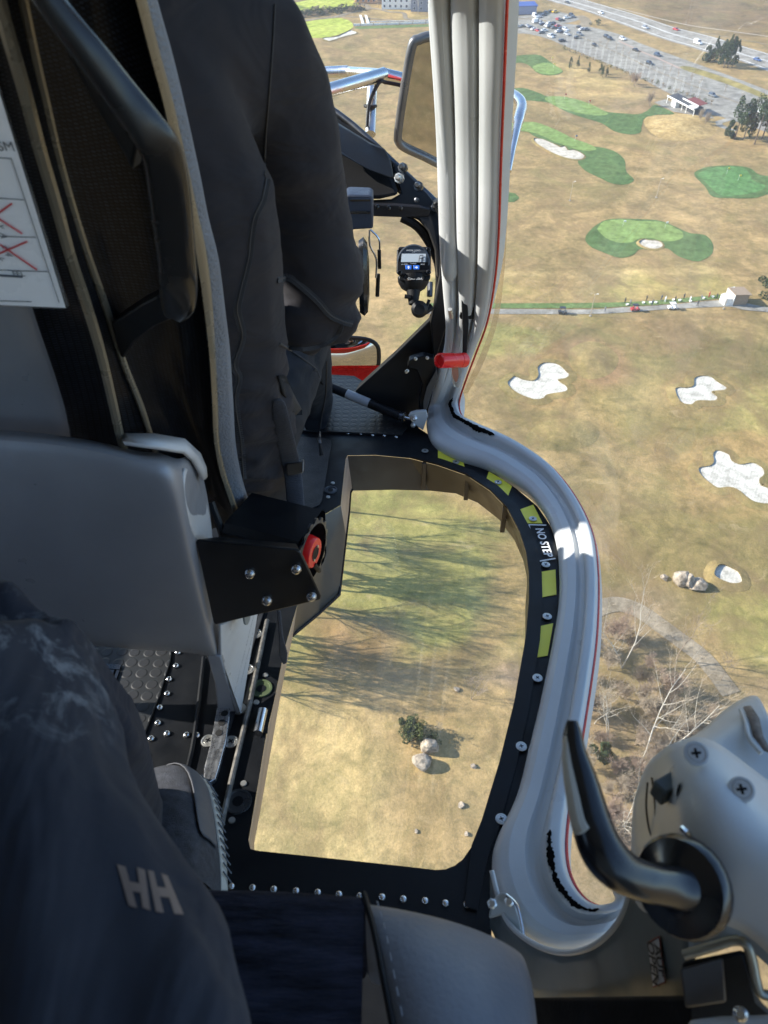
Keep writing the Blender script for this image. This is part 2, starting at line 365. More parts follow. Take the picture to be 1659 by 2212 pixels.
import numpy as np
def ell6(x, y, rx, ry): return c6([(x + rx*math.cos(t*.5236)*(1 + .08*math.sin(t*2.3)), y + ry*math.sin(t*.5236)) for t in range(12)])
ZONES = [
 (c6([(250, 400), (900, 370), (1800, 420), (2200, 1800), (1200, 1900), (500, 1700), (420, 1000)]), (.205, .168, .074), 22),
 (c9([(400, -200), (1700, -200), (2100, 400), (1700, 600), (900, 640), (450, 560)]), (.205, .165, .074), 14),
   # outline in the photograph, colour, soft edge in metres: grass kinds that run into one another
 ([(1180, -160), (1900, -160), (1900, 150), (1660, 100), (1580, 75), (1500, 50), (1420, 22), (1300, -12)], (.25, .178, .085), 8),
 ([(1330, 30), (1480, 25), (1560, -10), (1680, -40), (1760, 20), (1660, 60), (1500, 62), (1400, 48)], (.150, .105, .058), 14),
 (c8([(-200, 1150), (300, 1100), (700, 1150), (1000, 1080), (1350, 1000), (1700, 850), (1750, 300), (1500, -50), (900, -350), (200, -300), (-300, 0), (-500, 600)]), (.31, .225, .10), 5),
 (c8([(-400, 1250), (100, 1180), (600, 1180), (880, 1230), (930, 1500), (980, 1800), (1000, 2600), (-300, 2700)]), (.40, .305, .15), 3),
 (c8([(150, -30), (900, -180), (1500, 100), (1560, 450), (1450, 820), (1150, 900), (800, 960), (500, 880), (200, 950), (-200, 600)]), (.255, .235, .088), 3),
 (c8([(450, 700), (700, 780), (850, 1000), (700, 1130), (450, 1000), (380, 850)]), (.28, .185, .09), 4),
 (c6([(-600, 450), (-200, 420), (100, 440), (215, 490), (225, 560), (120, 620), (-150, 660), (-600, 640)]), (.28, .25, .10), 1.5),
 (c6([(1190, 1010), (1350, 940), (1659, 880), (2000, 860), (2200, 1200), (1800, 1300), (1550, 1290), (1320, 1180), (1200, 1090)]), (.255, .22, .088), 2.5),
 (c9([(1310, 640), (1380, 590), (1660, 560), (2100, 600), (2200, 1000), (1700, 1010), (1500, 950), (1380, 860), (1310, 740)]), (.27, .235, .09), 2),
 (c6([(-500, 95), (200, 100), (900, 92), (1400, 80), (1400, 62), (900, 70), (200, 75), (-500, 72)]), (.22, .17, .08), 3),
 (c6([(-500, 130), (200, 135), (900, 130), (1300, 112), (1300, 100), (900, 108), (200, 108), (-500, 104)]), (.46, .345, .17), 3),
 (c6([(-500, 170), (300, 190), (900, 160), (1300, 130), (1380, 240), (700, 285), (0, 300), (-500, 300)]), (.33, .27, .11), 5),
 (c9([(430, 700), (700, 640), (900, 720), (1150, 960), (1420, 1200), (1700, 1300), (1900, 2600), (300, 2700), (400, 1500)]), (.30, .225, .14), 6),
 (c9([(600, 1100), (900, 1080), (1200, 1250), (1100, 1500), (700, 1450)]), (.27, .20, .125), 8),
 (c8([(1290, 1110), (1400, 1040), (1659, 920), (1900, 900), (1900, 1250), (1600, 1150), (1450, 1130)]), (.24, .185, .135), 2),
 (c6([(380, 600), (520, 570), (640, 610), (690, 700), (640, 790), (520, 800), (420, 740)]), (.235, .155, .085), 6),
 (c6([(820, 380), (1200, 360), (1400, 420), (1250, 620), (1000, 640), (850, 520)]), (.235, .165, .085), 9),
 (c3([(600, 520), (900, 470), (1000, 560), (900, 700), (720, 720), (620, 650)]), (.30, .22, .13), 6),
 (c3([(250, 420), (500, 440), (760, 560), (700, 640), (420, 560), (250, 500)]), (.42, .31, .15), 8),
 (c8([(760, 1150), (900, 1120), (1100, 1075), (1350, 990), (1659, 860), (1700, 900), (1400, 1040), (1120, 1130), (900, 1170), (780, 1190)]), (.43, .33, .175), 1.2),
 (ell6(200, 815, 250, 170), (.275, .195, .092), 1.0), (ell6(1215, 880, 250, 140), (.27, .195, .092), 1.0), (ell6(1430, 1430, 430, 290), (.285, .205, .095), 1.2), (ell6(330, 1160, 250, 110), (.24, .18, .085), 1.2),
 (c8([(1050, 1180), (1250, 1150), (1659, 1200), (1659, 1800), (1400, 1900), (1050, 1700)]), (.34, .25, .125), 5),
 (wc([(800, 130), (960, 80), (1100, 90), (1240, 130), (1520, 105), (1520, 165), (1250, 170), (900, 140)]), (.37, .27, .12), 4),
 (wc([(150, 140), (330, 95), (600, 90), (850, 62), (930, 62), (850, 95), (600, 125), (330, 165), (180, 180)]), (.13, .105, .08), 4),
]
def ground_sheet():
    gx = np.concatenate([[-6000, -1500, -500], np.arange(-200, 321, 2.0), [500, 1500, 6000]]); gy = np.concatenate([[-6000, -1000, -200], np.arange(-10, 561, 2.0), [800, 1600, 6000]])
    X, Y = np.meshgrid(gx, gy); colr = np.empty(X.shape + (3,)); colr[:] = (.295, .215, .108)
    rs = np.random.RandomState(3); wob = np.zeros(X.shape)
    for _ in range(14):
        f = rs.uniform(.03, .45); t = rs.uniform(0, 6.28); wob += np.sin((X*math.cos(t) + Y*math.sin(t))*f + rs.uniform(0, 6.28)) * min(1.0, .12/f)
    for pts, c, soft in ZONES:
        P = np.array([tuple(G(p))[:2] for p in cr2(pts, 5, True)]); Q = np.roll(P, -1, 0)
        mk = (X > P[:, 0].min() - 40) & (X < P[:, 0].max() + 40) & (Y > P[:, 1].min() - 40) & (Y < P[:, 1].max() + 40)
        x, y = X[mk], Y[mk]; dist = np.full(x.shape, 1e9); ins = np.zeros(x.shape, bool)
        for (ax, ay), (bx, by) in zip(P, Q):
            L2_ = (bx-ax)**2 + (by-ay)**2 + 1e-9; t = np.clip(((x-ax)*(bx-ax) + (y-ay)*(by-ay))/L2_, 0, 1)
            dist = np.minimum(dist, np.hypot(x-ax-t*(bx-ax), y-ay-t*(by-ay)))
            ins ^= ((ay > y) != (by > y)) & (x < (bx-ax)*(y-ay)/(by-ay+1e-12) + ax)
        sd = np.where(ins, dist, -dist) + wob[mk]*soft*.35; w = np.clip(sd/soft*.5 + .5, 0, 1)[:, None]; w = w*w*(3-2*w)
        colr[mk] = colr[mk]*(1-w) + np.array(c)*w
    n, m = X.shape; idx = np.arange(n*m).reshape(n, m)
    q = np.stack([idx[:-1, :-1], idx[:-1, 1:], idx[1:, 1:], idx[1:, :-1]], -1).reshape(-1, 4)
    me = bpy.data.meshes.new('ground'); me.from_pydata(np.stack([X.ravel(), Y.ravel(), np.full(X.size, -.02)], -1).tolist(), [], q.tolist())
    at = me.color_attributes.new('zone', 'FLOAT_COLOR', 'POINT'); at.data.foreach_set('color', np.concatenate([colr.reshape(-1, 3), np.ones((X.size, 1))], 1).ravel().astype(np.float32))
    tag(put('ground', me, m_ground), kind='structure')
def zoned(me, c):
    at = me.color_attributes.new('zone', 'FLOAT_COLOR', 'POINT'); at.data.foreach_set('color', list(c + (1.0,))*len(me.vertices)); return me
def ground_mat():
    m, n, l, p = newmat('dry_golf_turf'); v = wpos(n); at = n.new('ShaderNodeAttribute'); at.attribute_name = 'zone'; c = at.outputs['Color']
    for sc, dt, dis, lo, hi in ((.022, 5, .8, (.70, .75, .74), (1.28, 1.22, 1.18)), (.11, 6, .7, (.58, .60, .58), (1.40, 1.34, 1.32)), (.55, 6, .5, (.74, .78, .74), (1.26, 1.22, 1.2)), (3.0, 8, .2, (.78, .80, .76), (1.22, 1.2, 1.2))):
        c = mixc(n, l, 1.0, c, ramp(n, l, noise(n, l, v, sc, dt, .66, dis), [(.3, lo), (.7, hi)]), 'MULTIPLY')
    c = mixc(n, l, ramp(n, l, noise(n, l, vmul(n, l, v, (1.4, 1, 1)), .03, 7, .72, 2.2), [(.46, (0, 0, 0)), (.68, (.8, .8, .8))]), c, (.20, .135, .07))
    # mossy olive and pale straw blotches
    c = mixc(n, l, ramp(n, l, noise(n, l, v, .045, 6, .7, 1.2), [(.52, (0, 0, 0)), (.70, (.55, .55, .55))]), c, (.20, .175, .065))
    c = mixc(n, l, ramp(n, l, noise(n, l, vmul(n, l, v, (1, 1.7, 1)), .16, 7, .7, .9), [(.60, (0, 0, 0)), (.74, (.6, .6, .6))]), c, (.44, .33, .18))
    l.new(c, p.inputs['Base Color']); p.inputs['Roughness'].default_value = .95; p.inputs['Specular IOR Level'].default_value = .08
    bump(n, l, p, noise(n, l, v, 1.1, 8, .75), .5, .35); return m
m_ground = ground_mat()
ground_sheet()
LAYER = [0.0]
def sheet(name, pts, mat, z, n=5, smooth=True, kind='structure', label=None, cat=None, group=None):
    q = cr2(pts, n, True) if smooth else pts
    if name in ('green_apron', 'putting_green', 'fairway'): q = [(x + rnd.uniform(-.35, .35), y + rnd.uniform(-.25, .25)) for x, y in cr2(q, 2, True)]
    P = [G(p) for p in q]; LAYER[0] += .0009
    for p in P: p.z = z + LAYER[0]
    bm = bmesh.new(); vv = [bm.verts.new(p) for p in P]
    es = [bm.edges.new((vv[i], vv[(i+1) % len(vv)])) for i in range(len(vv))]
    bmesh.ops.triangle_fill(bm, edges=es, use_beauty=True)
    for f in bm.faces:
        if f.normal.z < 0: f.normal_flip()
    me = bpy.data.meshes.new(name); bm.to_mesh(me); bm.free()
    return tag(put(name, me, mat), label, cat, group, kind)
def band(name, left, right, mat, z, n=5, kind='structure', label=None, cat=None):
    L, Rr = cr2(left, n), cr2(right, n); LAYER[0] += .0009
    rows = []
    for a, c in zip(L, Rr):
        p, q = G(a), G(c); p.z = q.z = z + LAYER[0]; rows.append([p, p.lerp(q, .5), q])
    b = MB(); b.grid(rows, flip=False); me = b.mesh(name)
    fixn(me)
    return tag(put(name, me, mat), label, cat, None, kind)
def ribbon(name, pts, w, mat, z, n=6, kind='structure', label=None, cat=None):     # a path of given width in metres
    P = cr([G(p) for p in pts], n); LAYER[0] += .0009; rows = []
    for i, p in enumerate(P):
        t = (P[min(i+1, len(P)-1)] - P[max(i-1, 0)]).normalized(); s = Vector((-t.y, t.x, 0)) * w/2
        rows.append([Vector((p.x, p.y, z + LAYER[0])) + s, Vector((p.x, p.y, z + LAYER[0])) - s])
    b = MB(); b.grid(rows); me = b.mesh(name); fixn(me)
    return tag(put(name, me, mat), label, cat, None, kind)

# practice greens: a dark apron with a mown green inside
sheet('green_apron', c3([(-160, 380), (0, 365), (100, 355), (180, 358), (240, 395), (300, 440), (330, 465), (290, 485), (220, 488), (160, 470), (110, 425), (60, 408), (0, 412), (-160, 430)]), m_dgreen, .06)
sheet('putting_green', c3([(135, 435), (200, 408), (270, 420), (325, 460), (280, 482), (210, 484), (160, 465)]), m_lgreen, .10)
sheet('green_apron', c3([(-160, 590), (0, 575), (80, 572), (180, 605), (230, 625), (340, 628), (480, 665), (600, 720), (720, 735), (820, 740), (880, 715), (920, 680), (960, 690), (1050, 738), (940, 745), (860, 770), (840, 820), (830, 860), (760, 872), (660, 850), (580, 800), (450, 760), (330, 715), (250, 670), (150, 655), (60, 650), (-160, 640)]), m_dgreen, .06)
sheet('putting_green', c3([(213, 640), (250, 625), (360, 632), (480, 665), (570, 705), (620, 740), (560, 750), (440, 735), (320, 705), (240, 665)]), m_lgreen, .10)
sheet('green_apron', c3([(-120, 830), (80, 850), (150, 885), (300, 940), (420, 1000), (430, 1060), (480, 1110), (560, 1150), (650, 1190), (740, 1195), (790, 1165), (740, 1110), (730, 1040), (680, 990), (600, 960), (500, 940), (300, 860), (100, 820)]), m_dgreen, .06)
sheet('putting_green', c3([(-120, 815), (50, 795), (130, 792), (190, 805), (300, 850), (400, 900), (500, 935), (545, 965), (500, 980), (400, 965), (280, 920), (150, 865), (40, 850), (-100, 850)]), m_lgreen, .10)
sheet('green_apron', c3([(1180, 1130), (1240, 1090), (1330, 1075), (1450, 1075), (1540, 1090), (1600, 1130), (1700, 1150), (1900, 1200), (1659, 1260), (1560, 1285), (1420, 1285), (1300, 1275), (1250, 1210)]), m_dgreen, .06)
sheet('putting_green', c3([(1200, 1140), (1260, 1100), (1400, 1080), (1500, 1095), (1540, 1130), (1560, 1170), (1640, 1205), (1600, 1240), (1480, 1265), (1360, 1270), (1300, 1230), (1240, 1170)]), m_bgreen, .10)
sheet('green_apron', c3([(475, 1550), (500, 1500), (560, 1450), (640, 1420), (800, 1420), (950, 1430), (1060, 1470), (1150, 1510), (1250, 1525), (1300, 1580), (1290, 1650), (1200, 1695), (1080, 1662), (1000, 1610), (900, 1622), (830, 1615), (780, 1655), (700, 1672), (600, 1640), (510, 1600)]), m_dgreen, .06)
sheet('putting_green', c3([(555, 1480), (600, 1435), (700, 1425), (850, 1435), (960, 1440), (1080, 1490), (1110, 1530), (1070, 1560), (980, 1565), (900, 1545), (820, 1550), (780, 1570), (700, 1575), (620, 1550), (570, 1510)]), m_lgreen, .10)
sheet('green_apron', c3([(-150, 1240), (0, 1250), (30, 1265), (45, 1285), (20, 1305), (0, 1310), (-150, 1310)]), m_dgreen, .06)
# fairways and bank ahead, through the windscreen
sheet('fairway', wc([(280, 40), (400, 10), (560, -15), (800, -15), (880, 40), (700, 70), (420, 95), (300, 70)]), m_spring, .05)
sheet('fairway', wc([(200, 260), (270, 220), (500, 175), (700, 155), (800, 180), (830, 230), (760, 275), (650, 312), (520, 325), (380, 312), (260, 290)]), m_spring, .05)
sheet('range_mat_strip', wc([(850, 232), (1000, 222), (1520, 208), (1700, 205), (1700, 225), (1520, 228), (1050, 243), (880, 248)]), m_strip, .05)
# roads
band('car_park', ca([(-200, 250), (0, 250), (290, 252), (480, 285), (700, 308), (900, 330), (1100, 368), (1400, 450)]) + cb([(0, 560), (300, 672), (650, 800), (1100, 960), (1659, 1175), (2100, 1360)]),
     ca([(-200, 440), (0, 440), (200, 440), (450, 500), (690, 600), (1000, 735), (1250, 830), (1659, 1005)]) + cb([(220, 1130), (430, 1235), (780, 1400), (1100, 1530), (1659, 1720), (2100, 1900)]), m_asph, .05)
sheet('service_yard', ca([(-60, 215), (250, 195), (400, 160), (540, 150), (700, 175), (880, 235), (860, 262), (680, 300), (480, 275), (290, 245), (-60, 240)]), m_asph, .05)
ribbon('access_road', ca([(900, 350), (960, 300), (930, 240), (860, 205)]), 7, m_path, .05)
sheet('grass_island', cb([(510, 870), (640, 865), (900, 940), (1300, 1080), (1659, 1235), (2100, 1420), (2100, 1450), (1659, 1300), (1250, 1140), (900, 1015), (620, 925)]), m_olive, .08)
ribbon('kerb_strip', ca([(1380, 530), (1659, 660)]) + cb([(0, 665), (200, 745), (520, 890)]), 1.6, M('red_paving', (.36, .26, .21), .9), .09)
ribbon('kerb_strip', ca([(900, 480), (1150, 590), (1659, 820)]) + cb([(0, 830), (400, 1000), (860, 1180), (1300, 1345), (1659, 1480)]), 1.0, m_path, .09)
ne, ct, fe = ca([(490, 0), (1000, 150)]), ca([(690, 0)]), ca([(930, 0)])
near = ca([(-100, -180), (490, 0), (1000, 150), (1659, 385)]) + cb([(300, 490), (640, 590), (900, 670), (1250, 760), (1659, 905), (2200, 1100)])
far = ca([(350, -180), (930, 0), (1270, 100), (1659, 215)]) + cb([(430, 358), (800, 450), (1000, 505), (1200, 570), (1659, 705), (2200, 880)])
mid = ca([(100, -180), (690, 0), (1140, 130), (1659, 290)]) + cb([(360, 425), (690, 520), (1000, 600), (1400, 730), (1659, 800), (2200, 980)])
def ext(a, b, k): return [(p[0] + (q[0]-p[0])*k, p[1] + (q[1]-p[1])*k) for p, q in zip(a, b)]
band('highway', ext(near, far, -.10), ext(near, far, 1.05), m_hway, .05)
for nm, ln, w in (('edge_line', ext(near, far, .03), .5), ('edge_line', far, .45), ('centre_line', mid, .4), ('centre_line', ext(mid, far, .07), .4)):
    ribbon(nm, ln, w, m_line, .09, 4)
ribbon('footpath', cb([(-300, 100), (0, 180), (600, 322), (1100, 395), (1659, 473), (2200, 540)]), 1.3, M('pale_gravel', (.45, .38, .30), .9), .06)
ribbon('footpath', cb([(600, 400), (1100, 475), (1659, 580), (2200, 690)]), 1.2, m_path, .06)
ribbon('cart_path', cb([(1230, 1700), (1060, 1640), (1020, 1590), (1110, 1560), (1200, 1530), (1000, 1490), (820, 1440)]), 3.2, m_asph, .06)
band('cart_path', c6([(-600, 345), (0, 345), (500, 348), (740, 333), (1000, 318), (1400, 283), (1480, 298), (1659, 335), (2000, 380)]),
     c6([(-600, 375), (0, 377), (500, 377), (740, 366), (1000, 347), (1380, 330), (1500, 350), (1659, 366), (2000, 415)]), m_asph, .06)
band('range_mat_strip', c6([(-600, 308), (0, 308), (500, 305), (730, 300), (1000, 284), (1400, 246)]), c6([(-600, 340), (0, 340), (500, 338), (740, 327), (1000, 312), (1400, 270)]), m_strip, .06)
ribbon('cart_path', c9([(480, 660), (600, 612), (700, 600), (820, 640), (950, 730), (1100, 840), (1250, 960), (1420, 1180)]), 3.4, m_path, .07)
ribbon('path', wc([(180, 210), (260, 192), (500, 165), (680, 145), (800, 110), (960, 72), (900, 25), (840, -10)]), 4.0, m_path, .06)
ribbon('path', wc([(950, 70), (1050, 78), (1130, 100), (1260, 112), (1290, 160), (1420, 172), (1520, 150)]), 3.0, m_path, .06)
ribbon('path', wc([(700, 140), (900, 150), (1250, 180), (1420, 172)]), 2.0, m_path, .06)

# ------------------------------------------------------------------ bunkers (a lip of turf round a bed of sand)
def bunker(pts, label, mat=m_sand, lip=.26, w=1.0):
    P = [G(p) for p in cr2(pts, 4, True)]; c = sum(P, Vector()) / len(P)
    e = bpy.data.objects.new('sand_bunker', None); col.objects.link(e); e.location = c; tag(e, label, 'bunker', 'sand bunkers on the golf course')
    n = len(P); area = sum(P[i].x*P[(i+1) % n].y - P[(i+1) % n].x*P[i].y for i in range(n)); sg = 1 if area > 0 else -1
    nor = []
    for i in range(n):
        t = (P[(i+1) % n] - P[i-1]).normalized(); nor.append(Vector((t.y, -t.x, 0)) * sg)
    bm = bmesh.new(); vv = [bm.verts.new(Vector((p.x, p.y, .12)) + q*.4 - c) for p, q in zip(P, nor)]
    bmesh.ops.triangle_fill(bm, edges=[bm.edges.new((vv[i], vv[(i+1) % n])) for i in range(n)], use_beauty=True)
    for f in bm.faces:
        if f.normal.z < 0: f.normal_flip()
    me = bpy.data.meshes.new('sand'); bm.to_mesh(me); bm.free(); put('sand', me, mat, e)
    rows = []
    for i, (p, q) in enumerate(zip(P, nor)):
        h = lip * (1.0 + .8*max(0, q.dot(to_sun.xy.to_3d().normalized())))      # the lip stands higher against the sunny side
        rows.append([Vector((p.x, p.y, .08)) + q*.15 - c, Vector((p.x, p.y, h)) - c, Vector((p.x, p.y, h*.9)) + q*w*.35 - c, Vector((p.x, p.y, .02)) + q*w*2.2 - c])
    b = MB(); b.grid(rows, cu=True); me = b.mesh('lip'); fixn(me); put('lip', zoned(me, (.235, .185, .085)), m_ground, e)
bunker(c3([(140, 915), (150, 900), (200, 905), (280, 940), (310, 955), (340, 950), (360, 975), (400, 975), (440, 990), (468, 1015), (440, 1035), (360, 1030), (270, 1000), (180, 950)]), 'long grey sand bunker hugging the near side of the sloping green', m_sand2, .3, .4)
bunker(c3([(820, 1580), (850, 1555), (890, 1560), (950, 1565), (975, 1595), (940, 1615), (870, 1610)]), 'small bean-shaped bunker in the notch of the kidney-shaped green', m_sand2, .3, .4)
bunker(c6([(-30, 830), (0, 795), (20, 785), (70, 805), (140, 812), (170, 780), (165, 730), (200, 700), (260, 697), (310, 715), (345, 750), (368, 775), (345, 795), (295, 808), (350, 850), (345, 880), (230, 900), (200, 925), (140, 932), (60, 905), (0, 870)]), 'white sand bunker nearest the door pillar, below the cart path')
bunker(c6([(1055, 880), (1075, 858), (1140, 858), (1175, 845), (1180, 800), (1220, 783), (1280, 785), (1330, 820), (1385, 855), (1370, 872), (1290, 882), (1325, 915), (1310, 940), (1200, 940), (1160, 965), (1090, 950)]), 'white bunker at right, the middle one of the three big bunkers')
bunker(c6([(1205, 1395), (1220, 1375), (1280, 1365), (1305, 1340), (1300, 1290), (1330, 1265), (1400, 1290), (1420, 1330), (1480, 1355), (1560, 1345), (1620, 1380), (1630, 1420), (1600, 1450), (1610, 1490), (1659, 1510), (1720, 1560), (1680, 1605), (1580, 1600), (1520, 1570), (1460, 1520), (1400, 1500), (1330, 1505), (1270, 1470), (1225, 1430)]), 'largest white sand bunker, cut by the right edge of the picture')
bunker(c9([(1305, 400), (1330, 360), (1370, 350), (1430, 375), (1465, 400), (1485, 455), (1450, 470), (1390, 465), (1310, 430)]), 'little white bunker just right of the split boulder', m_sand, .5, .8)
bunker(wc([(570, 335), (620, 353), (660, 345), (760, 312), (860, 287), (815, 262), (780, 275), (690, 315), (600, 325)]), 'thin curved white bunker at the tip of the bright green fairway', m_sand, .3, .5)
# low mound
def mound(pts, h, name='mound', mat=None):
    P = [G(p) for p in cr2(pts, 4, True)]; c = sum(P, Vector())/len(P); rows = []
    for k in range(7):
        t = k/6; rows.append([c.lerp(p, t) + Vector((0, 0, h*math.cos(t*math.pi/2)**1.5 + .015)) for p in P])
    b = MB(); b.grid(rows, cv=True); me = b.mesh(name); fixn(me); tag(put(name, zoned(me, (.235, .185, .085)), mat or m_ground), kind='structure')
mound(c6([(90, 1180), (200, 1070), (380, 1050), (520, 1080), (565, 1150), (500, 1230), (300, 1260), (150, 1250)]), 1.0)
mound(c3([(860, 760), (1000, 745), (1200, 740), (1330, 790), (1300, 880), (1150, 910), (980, 900), (880, 840)]), 1.6, 'mound', m_rough)
mound(c6([(370, 620), (480, 555), (600, 575), (690, 660), (640, 760), (500, 800), (400, 740)]), .8)

# ------------------------------------------------------------------ vegetation
def leaf_cloud(b, c, rx, ry, rz, n, s, seed, shape=1.0, lump=7):
    q = random.Random(seed)
    lumps = [(Vector((q.gauss(0, .45), q.gauss(0, .45), q.uniform(-.75, .85))), q.uniform(.22, .5)) for _ in range(lump)]
    for _ in range(n):
        lc, lr = q.choice(lumps); d = Vector((q.gauss(0, 1), q.gauss(0, 1), q.gauss(0, 1))).normalized() * lr * q.uniform(.5, 1)**.5
        p = lc + d; k = 1.0 - shape * max(0, (p.z+1)/2) * .85
        p = c + Vector((p.x*rx*max(k, .08), p.y*ry*max(k, .08), p.z*rz))
        a = Vector((q.gauss(0, 1), q.gauss(0, 1), q.gauss(0, .6))).normalized(); t = a.cross(Vector((q.random(), q.random(), q.random()))).normalized()
        ss = s * q.uniform(.5, 1.4); b.add([p - a*ss, p + t*ss*.45, p + a*ss, p - t*ss*.45], [(0, 1, 2, 3)])
def crown_mesh(rx, rz, n, s, seed, shape, lump=9):
    b = MB(); leaf_cloud(b, Vector((0, 0, rz)), rx, rx, rz, n, s, seed, shape, lump); return b.mesh('crown', None, False)
def trunk_mesh(h, r):
    b = MB(); b.tube([Vector((0, 0, -.2)), Vector((.04, 0, h*.4)), Vector((0, .05, h))], [r, r*.8, r*.3], 7); return b.mesh('trunk')
def leafy(name, px, label, cat, h, rx, n, s, seed, mat, shape=.9, lift=.08, group=None, lump=9):
    e = bpy.data.objects.new(name, None); col.objects.link(e); e.location = G(px); tag(e, label, cat, group)
    put('trunk', trunk_mesh(h*.9, max(.05, h*.018)), m_bark, e)
    put('crown', crown_mesh(rx, h*(1-lift)/2, n, s, seed, shape, lump), mat, e, (0, 0, h*lift))
    return e
def bare_meshes(h, seed, spread=.55, dens=1.0, fork=2, lean=0.0, r0=None, tmin=.012):
    q = random.Random(seed); tr, tw = MB(), MB(); r0 = r0 or h*.0085
    def limb(p, d, L, r, lvl):
        m = tr if lvl < 2 else tw; pts, rr = [p], [r]; k = 5 if lvl < 2 else 3
        for i in range(k):
            d = (d + Vector((q.gauss(0, .11), q.gauss(0, .11), .05 if lvl else .02))).normalized(); p = p + d*L/k; pts.append(p); rr.append(r*(1-.8*(i+1)/k))
        m.tube(pts, rr, 6 if lvl < 1 else 3, caps=False)
        if lvl < 3:
            nb = int((9, 5, 4)[lvl]*dens) + 1
            for _ in range(nb):
                t = q.uniform(.3 if lvl == 0 else .2, .98); i = min(int(t*k), k-1); b0 = pts[i].lerp(pts[i+1], t*k-i)
                a = Vector((q.gauss(0, 1), q.gauss(0, 1), q.uniform(.3, 1.1))).normalized()
                limb(b0, (d*(1-spread) + a*spread).normalized(), L*q.uniform(.28, .5), max(rr[i]*.5, tmin), lvl+1)
    for f in range(fork):
        a = q.uniform(0, 6.28); limb(Vector((0, 0, -.1)), Vector((math.cos(a)*.14*(fork > 1) + lean, math.sin(a)*.14*(fork > 1), 1)).normalized(), h, r0, 0)
    return tr.mesh('trunk'), tw.mesh('crown')
def bare(name, px, label, h, seed, mt, mw, meshes=None, rz=0.0, group='bare trees below the helicopter', sc=1.0, **k):
    a, b = meshes or bare_meshes(h, seed, **k)
    e = bpy.data.objects.new(name, None); col.objects.link(e); e.location = G(px); e.rotation_euler.z = rz; e.scale = (sc,)*3; tag(e, label, 'tree', group)
    put('trunk', a, mt, e); put('crown', b, mw, e); return e
def P9(x, y): return (1106 + x/3, 1106 + y/3)
bare('birch_tree', P9(712, 1010), 'twin-stemmed white birch beside the bend of the gravel path', 15, 11, m_birch, m_twigl, fork=2)
bare('birch_tree', P9(830, 1640), 'tall pale bare tree just left of the door latch housing', 19, 23, m_birch, m_twigl, fork=2, dens=1.3)
bare('birch_tree', P9(535, 1370), 'slim white birch close to the curved door frame', 10, 5, m_birch, m_twigl, fork=1)
bare('bare_tree', P9(1060, 965), 'thin grey leafless tree between path and fairway', 13, 41, m_twig, m_twig, fork=1)
bare('bare_tree', P9(1350, 1090), 'small leafless sapling where the path leaves the fairway edge', 7, 43, m_twig, m_twig, fork=1)
bare('bare_tree', P9(760, 890), 'short leafless tree behind the twin birch', 7, 47, m_twig, m_twig, fork=1)
shr = [bare_meshes(4.0, 60 + i, .7, 1.7, 4, r0=.05) for i in range(4)]
wq = random.Random(21); wood = []
while len(wood) < 74:
    x, y = wq.uniform(430, 1500), wq.uniform(760, 2300)
    if y > 640 + (x-650)*.95 + 90 and x < 900 + (y-900)*.9 and all((x-a)**2 + (y-b_)**2 > 1300 for a, b_ in wood): wood.append((x, y))
for i, (x, y) in enumerate(wood):
    bare('leafless_shrub', P9(x, y), ('pale', 'brown', 'reddish', 'dark')[i % 4] + ' leafless shrub on the woodland floor ' + ('near the bend of the path' if y < 1150 else 'between path and latch housing' if y < 1500 else 'beside the door frame, low in the window'), 3, 0, m_twigl if i % 4 == 0 else m_twig, (m_twigl, m_twig, m_redtw, m_bark)[i % 4], shr[i % 4], wq.uniform(0, 6), 'leafless shrubs on the woodland floor', wq.uniform(.6, 1.25))
for i, (x, y, s) in enumerate([(620, 1480, .8), (700, 2080, .9), (1000, 1500, .55)]):
    bare('birch_tree', P9(x, y), ('slender pale birch in the wood below the twin birch', 'leaning pale birch low in the wood beside the handle', 'half-grown birch between the shrubs and the latch housing')[i], 14, 0, m_birch, m_twigl, bare_meshes(14, 400 + i, .5, 1.2, 2), i, 'birches in the wood', s)
# trees left of the chin window, whose shadows rake across the lawn
bt = [bare_meshes(19, 80 + i, .42, 1.45, 1 + i % 2, r0=.28, tmin=.022) for i in range(3)]
for i, (x, y) in enumerate([(720, 1095), (690, 1150), (705, 1175), (640, 1195), (690, 1215), (620, 1240), (700, 1255), (610, 1285), (668, 1305), (590, 1325), (560, 1350), (600, 1380), (520, 1375), (570, 1420), (500, 1400), (540, 1455), (480, 1440), (500, 1480), (600, 1150), (650, 1260)]):
    bare('bare_tree', (x - 40, y), 'bare tree left of the floor window, casting a long shadow on the lawn', 19, 0, m_bark, m_twig, bt[i % 3], rnd.uniform(0, 6), 'bare trees along the lawn', rnd.uniform(.8, 1.1))
bare('bare_tree', (553 + 1395/3, 1106 + 1215/3), 'small leafless tree on the grey heather by the floor window rim', 5, 91, m_twig, m_twig, None, fork=3, group=None)
bare('bare_tree', (553 + 1200/3, 1106 + 1430/3), 'tiny leafless sapling in the shadow of the round bush', 3.0, 92, m_twigl, m_twigl, None, fork=1, group=None)
leafy('juniper_bush', (553 + 1005/3, 1106 + 1440/3), 'round green juniper bush seen through the floor window', 'bush', 3.6, 1.7, 9000, .17, 3, m_leafj, .1, .0, None, 60)
leafy('juniper_bush', (553 + 1130/3, 1106 + 1490/3), 'low yellowish juniper beside the upper pale boulder', 'bush', 1.8, 1.7, 1200, .14, 4, m_leafj, .2, .0)
leafy('juniper_bush', (1106 + 560/3, 1106 + 1600/3), 'dark green juniper right beside the curved door frame', 'bush', 4, 2.2, 2200, .24, 6, m_leafd, .6, .0)
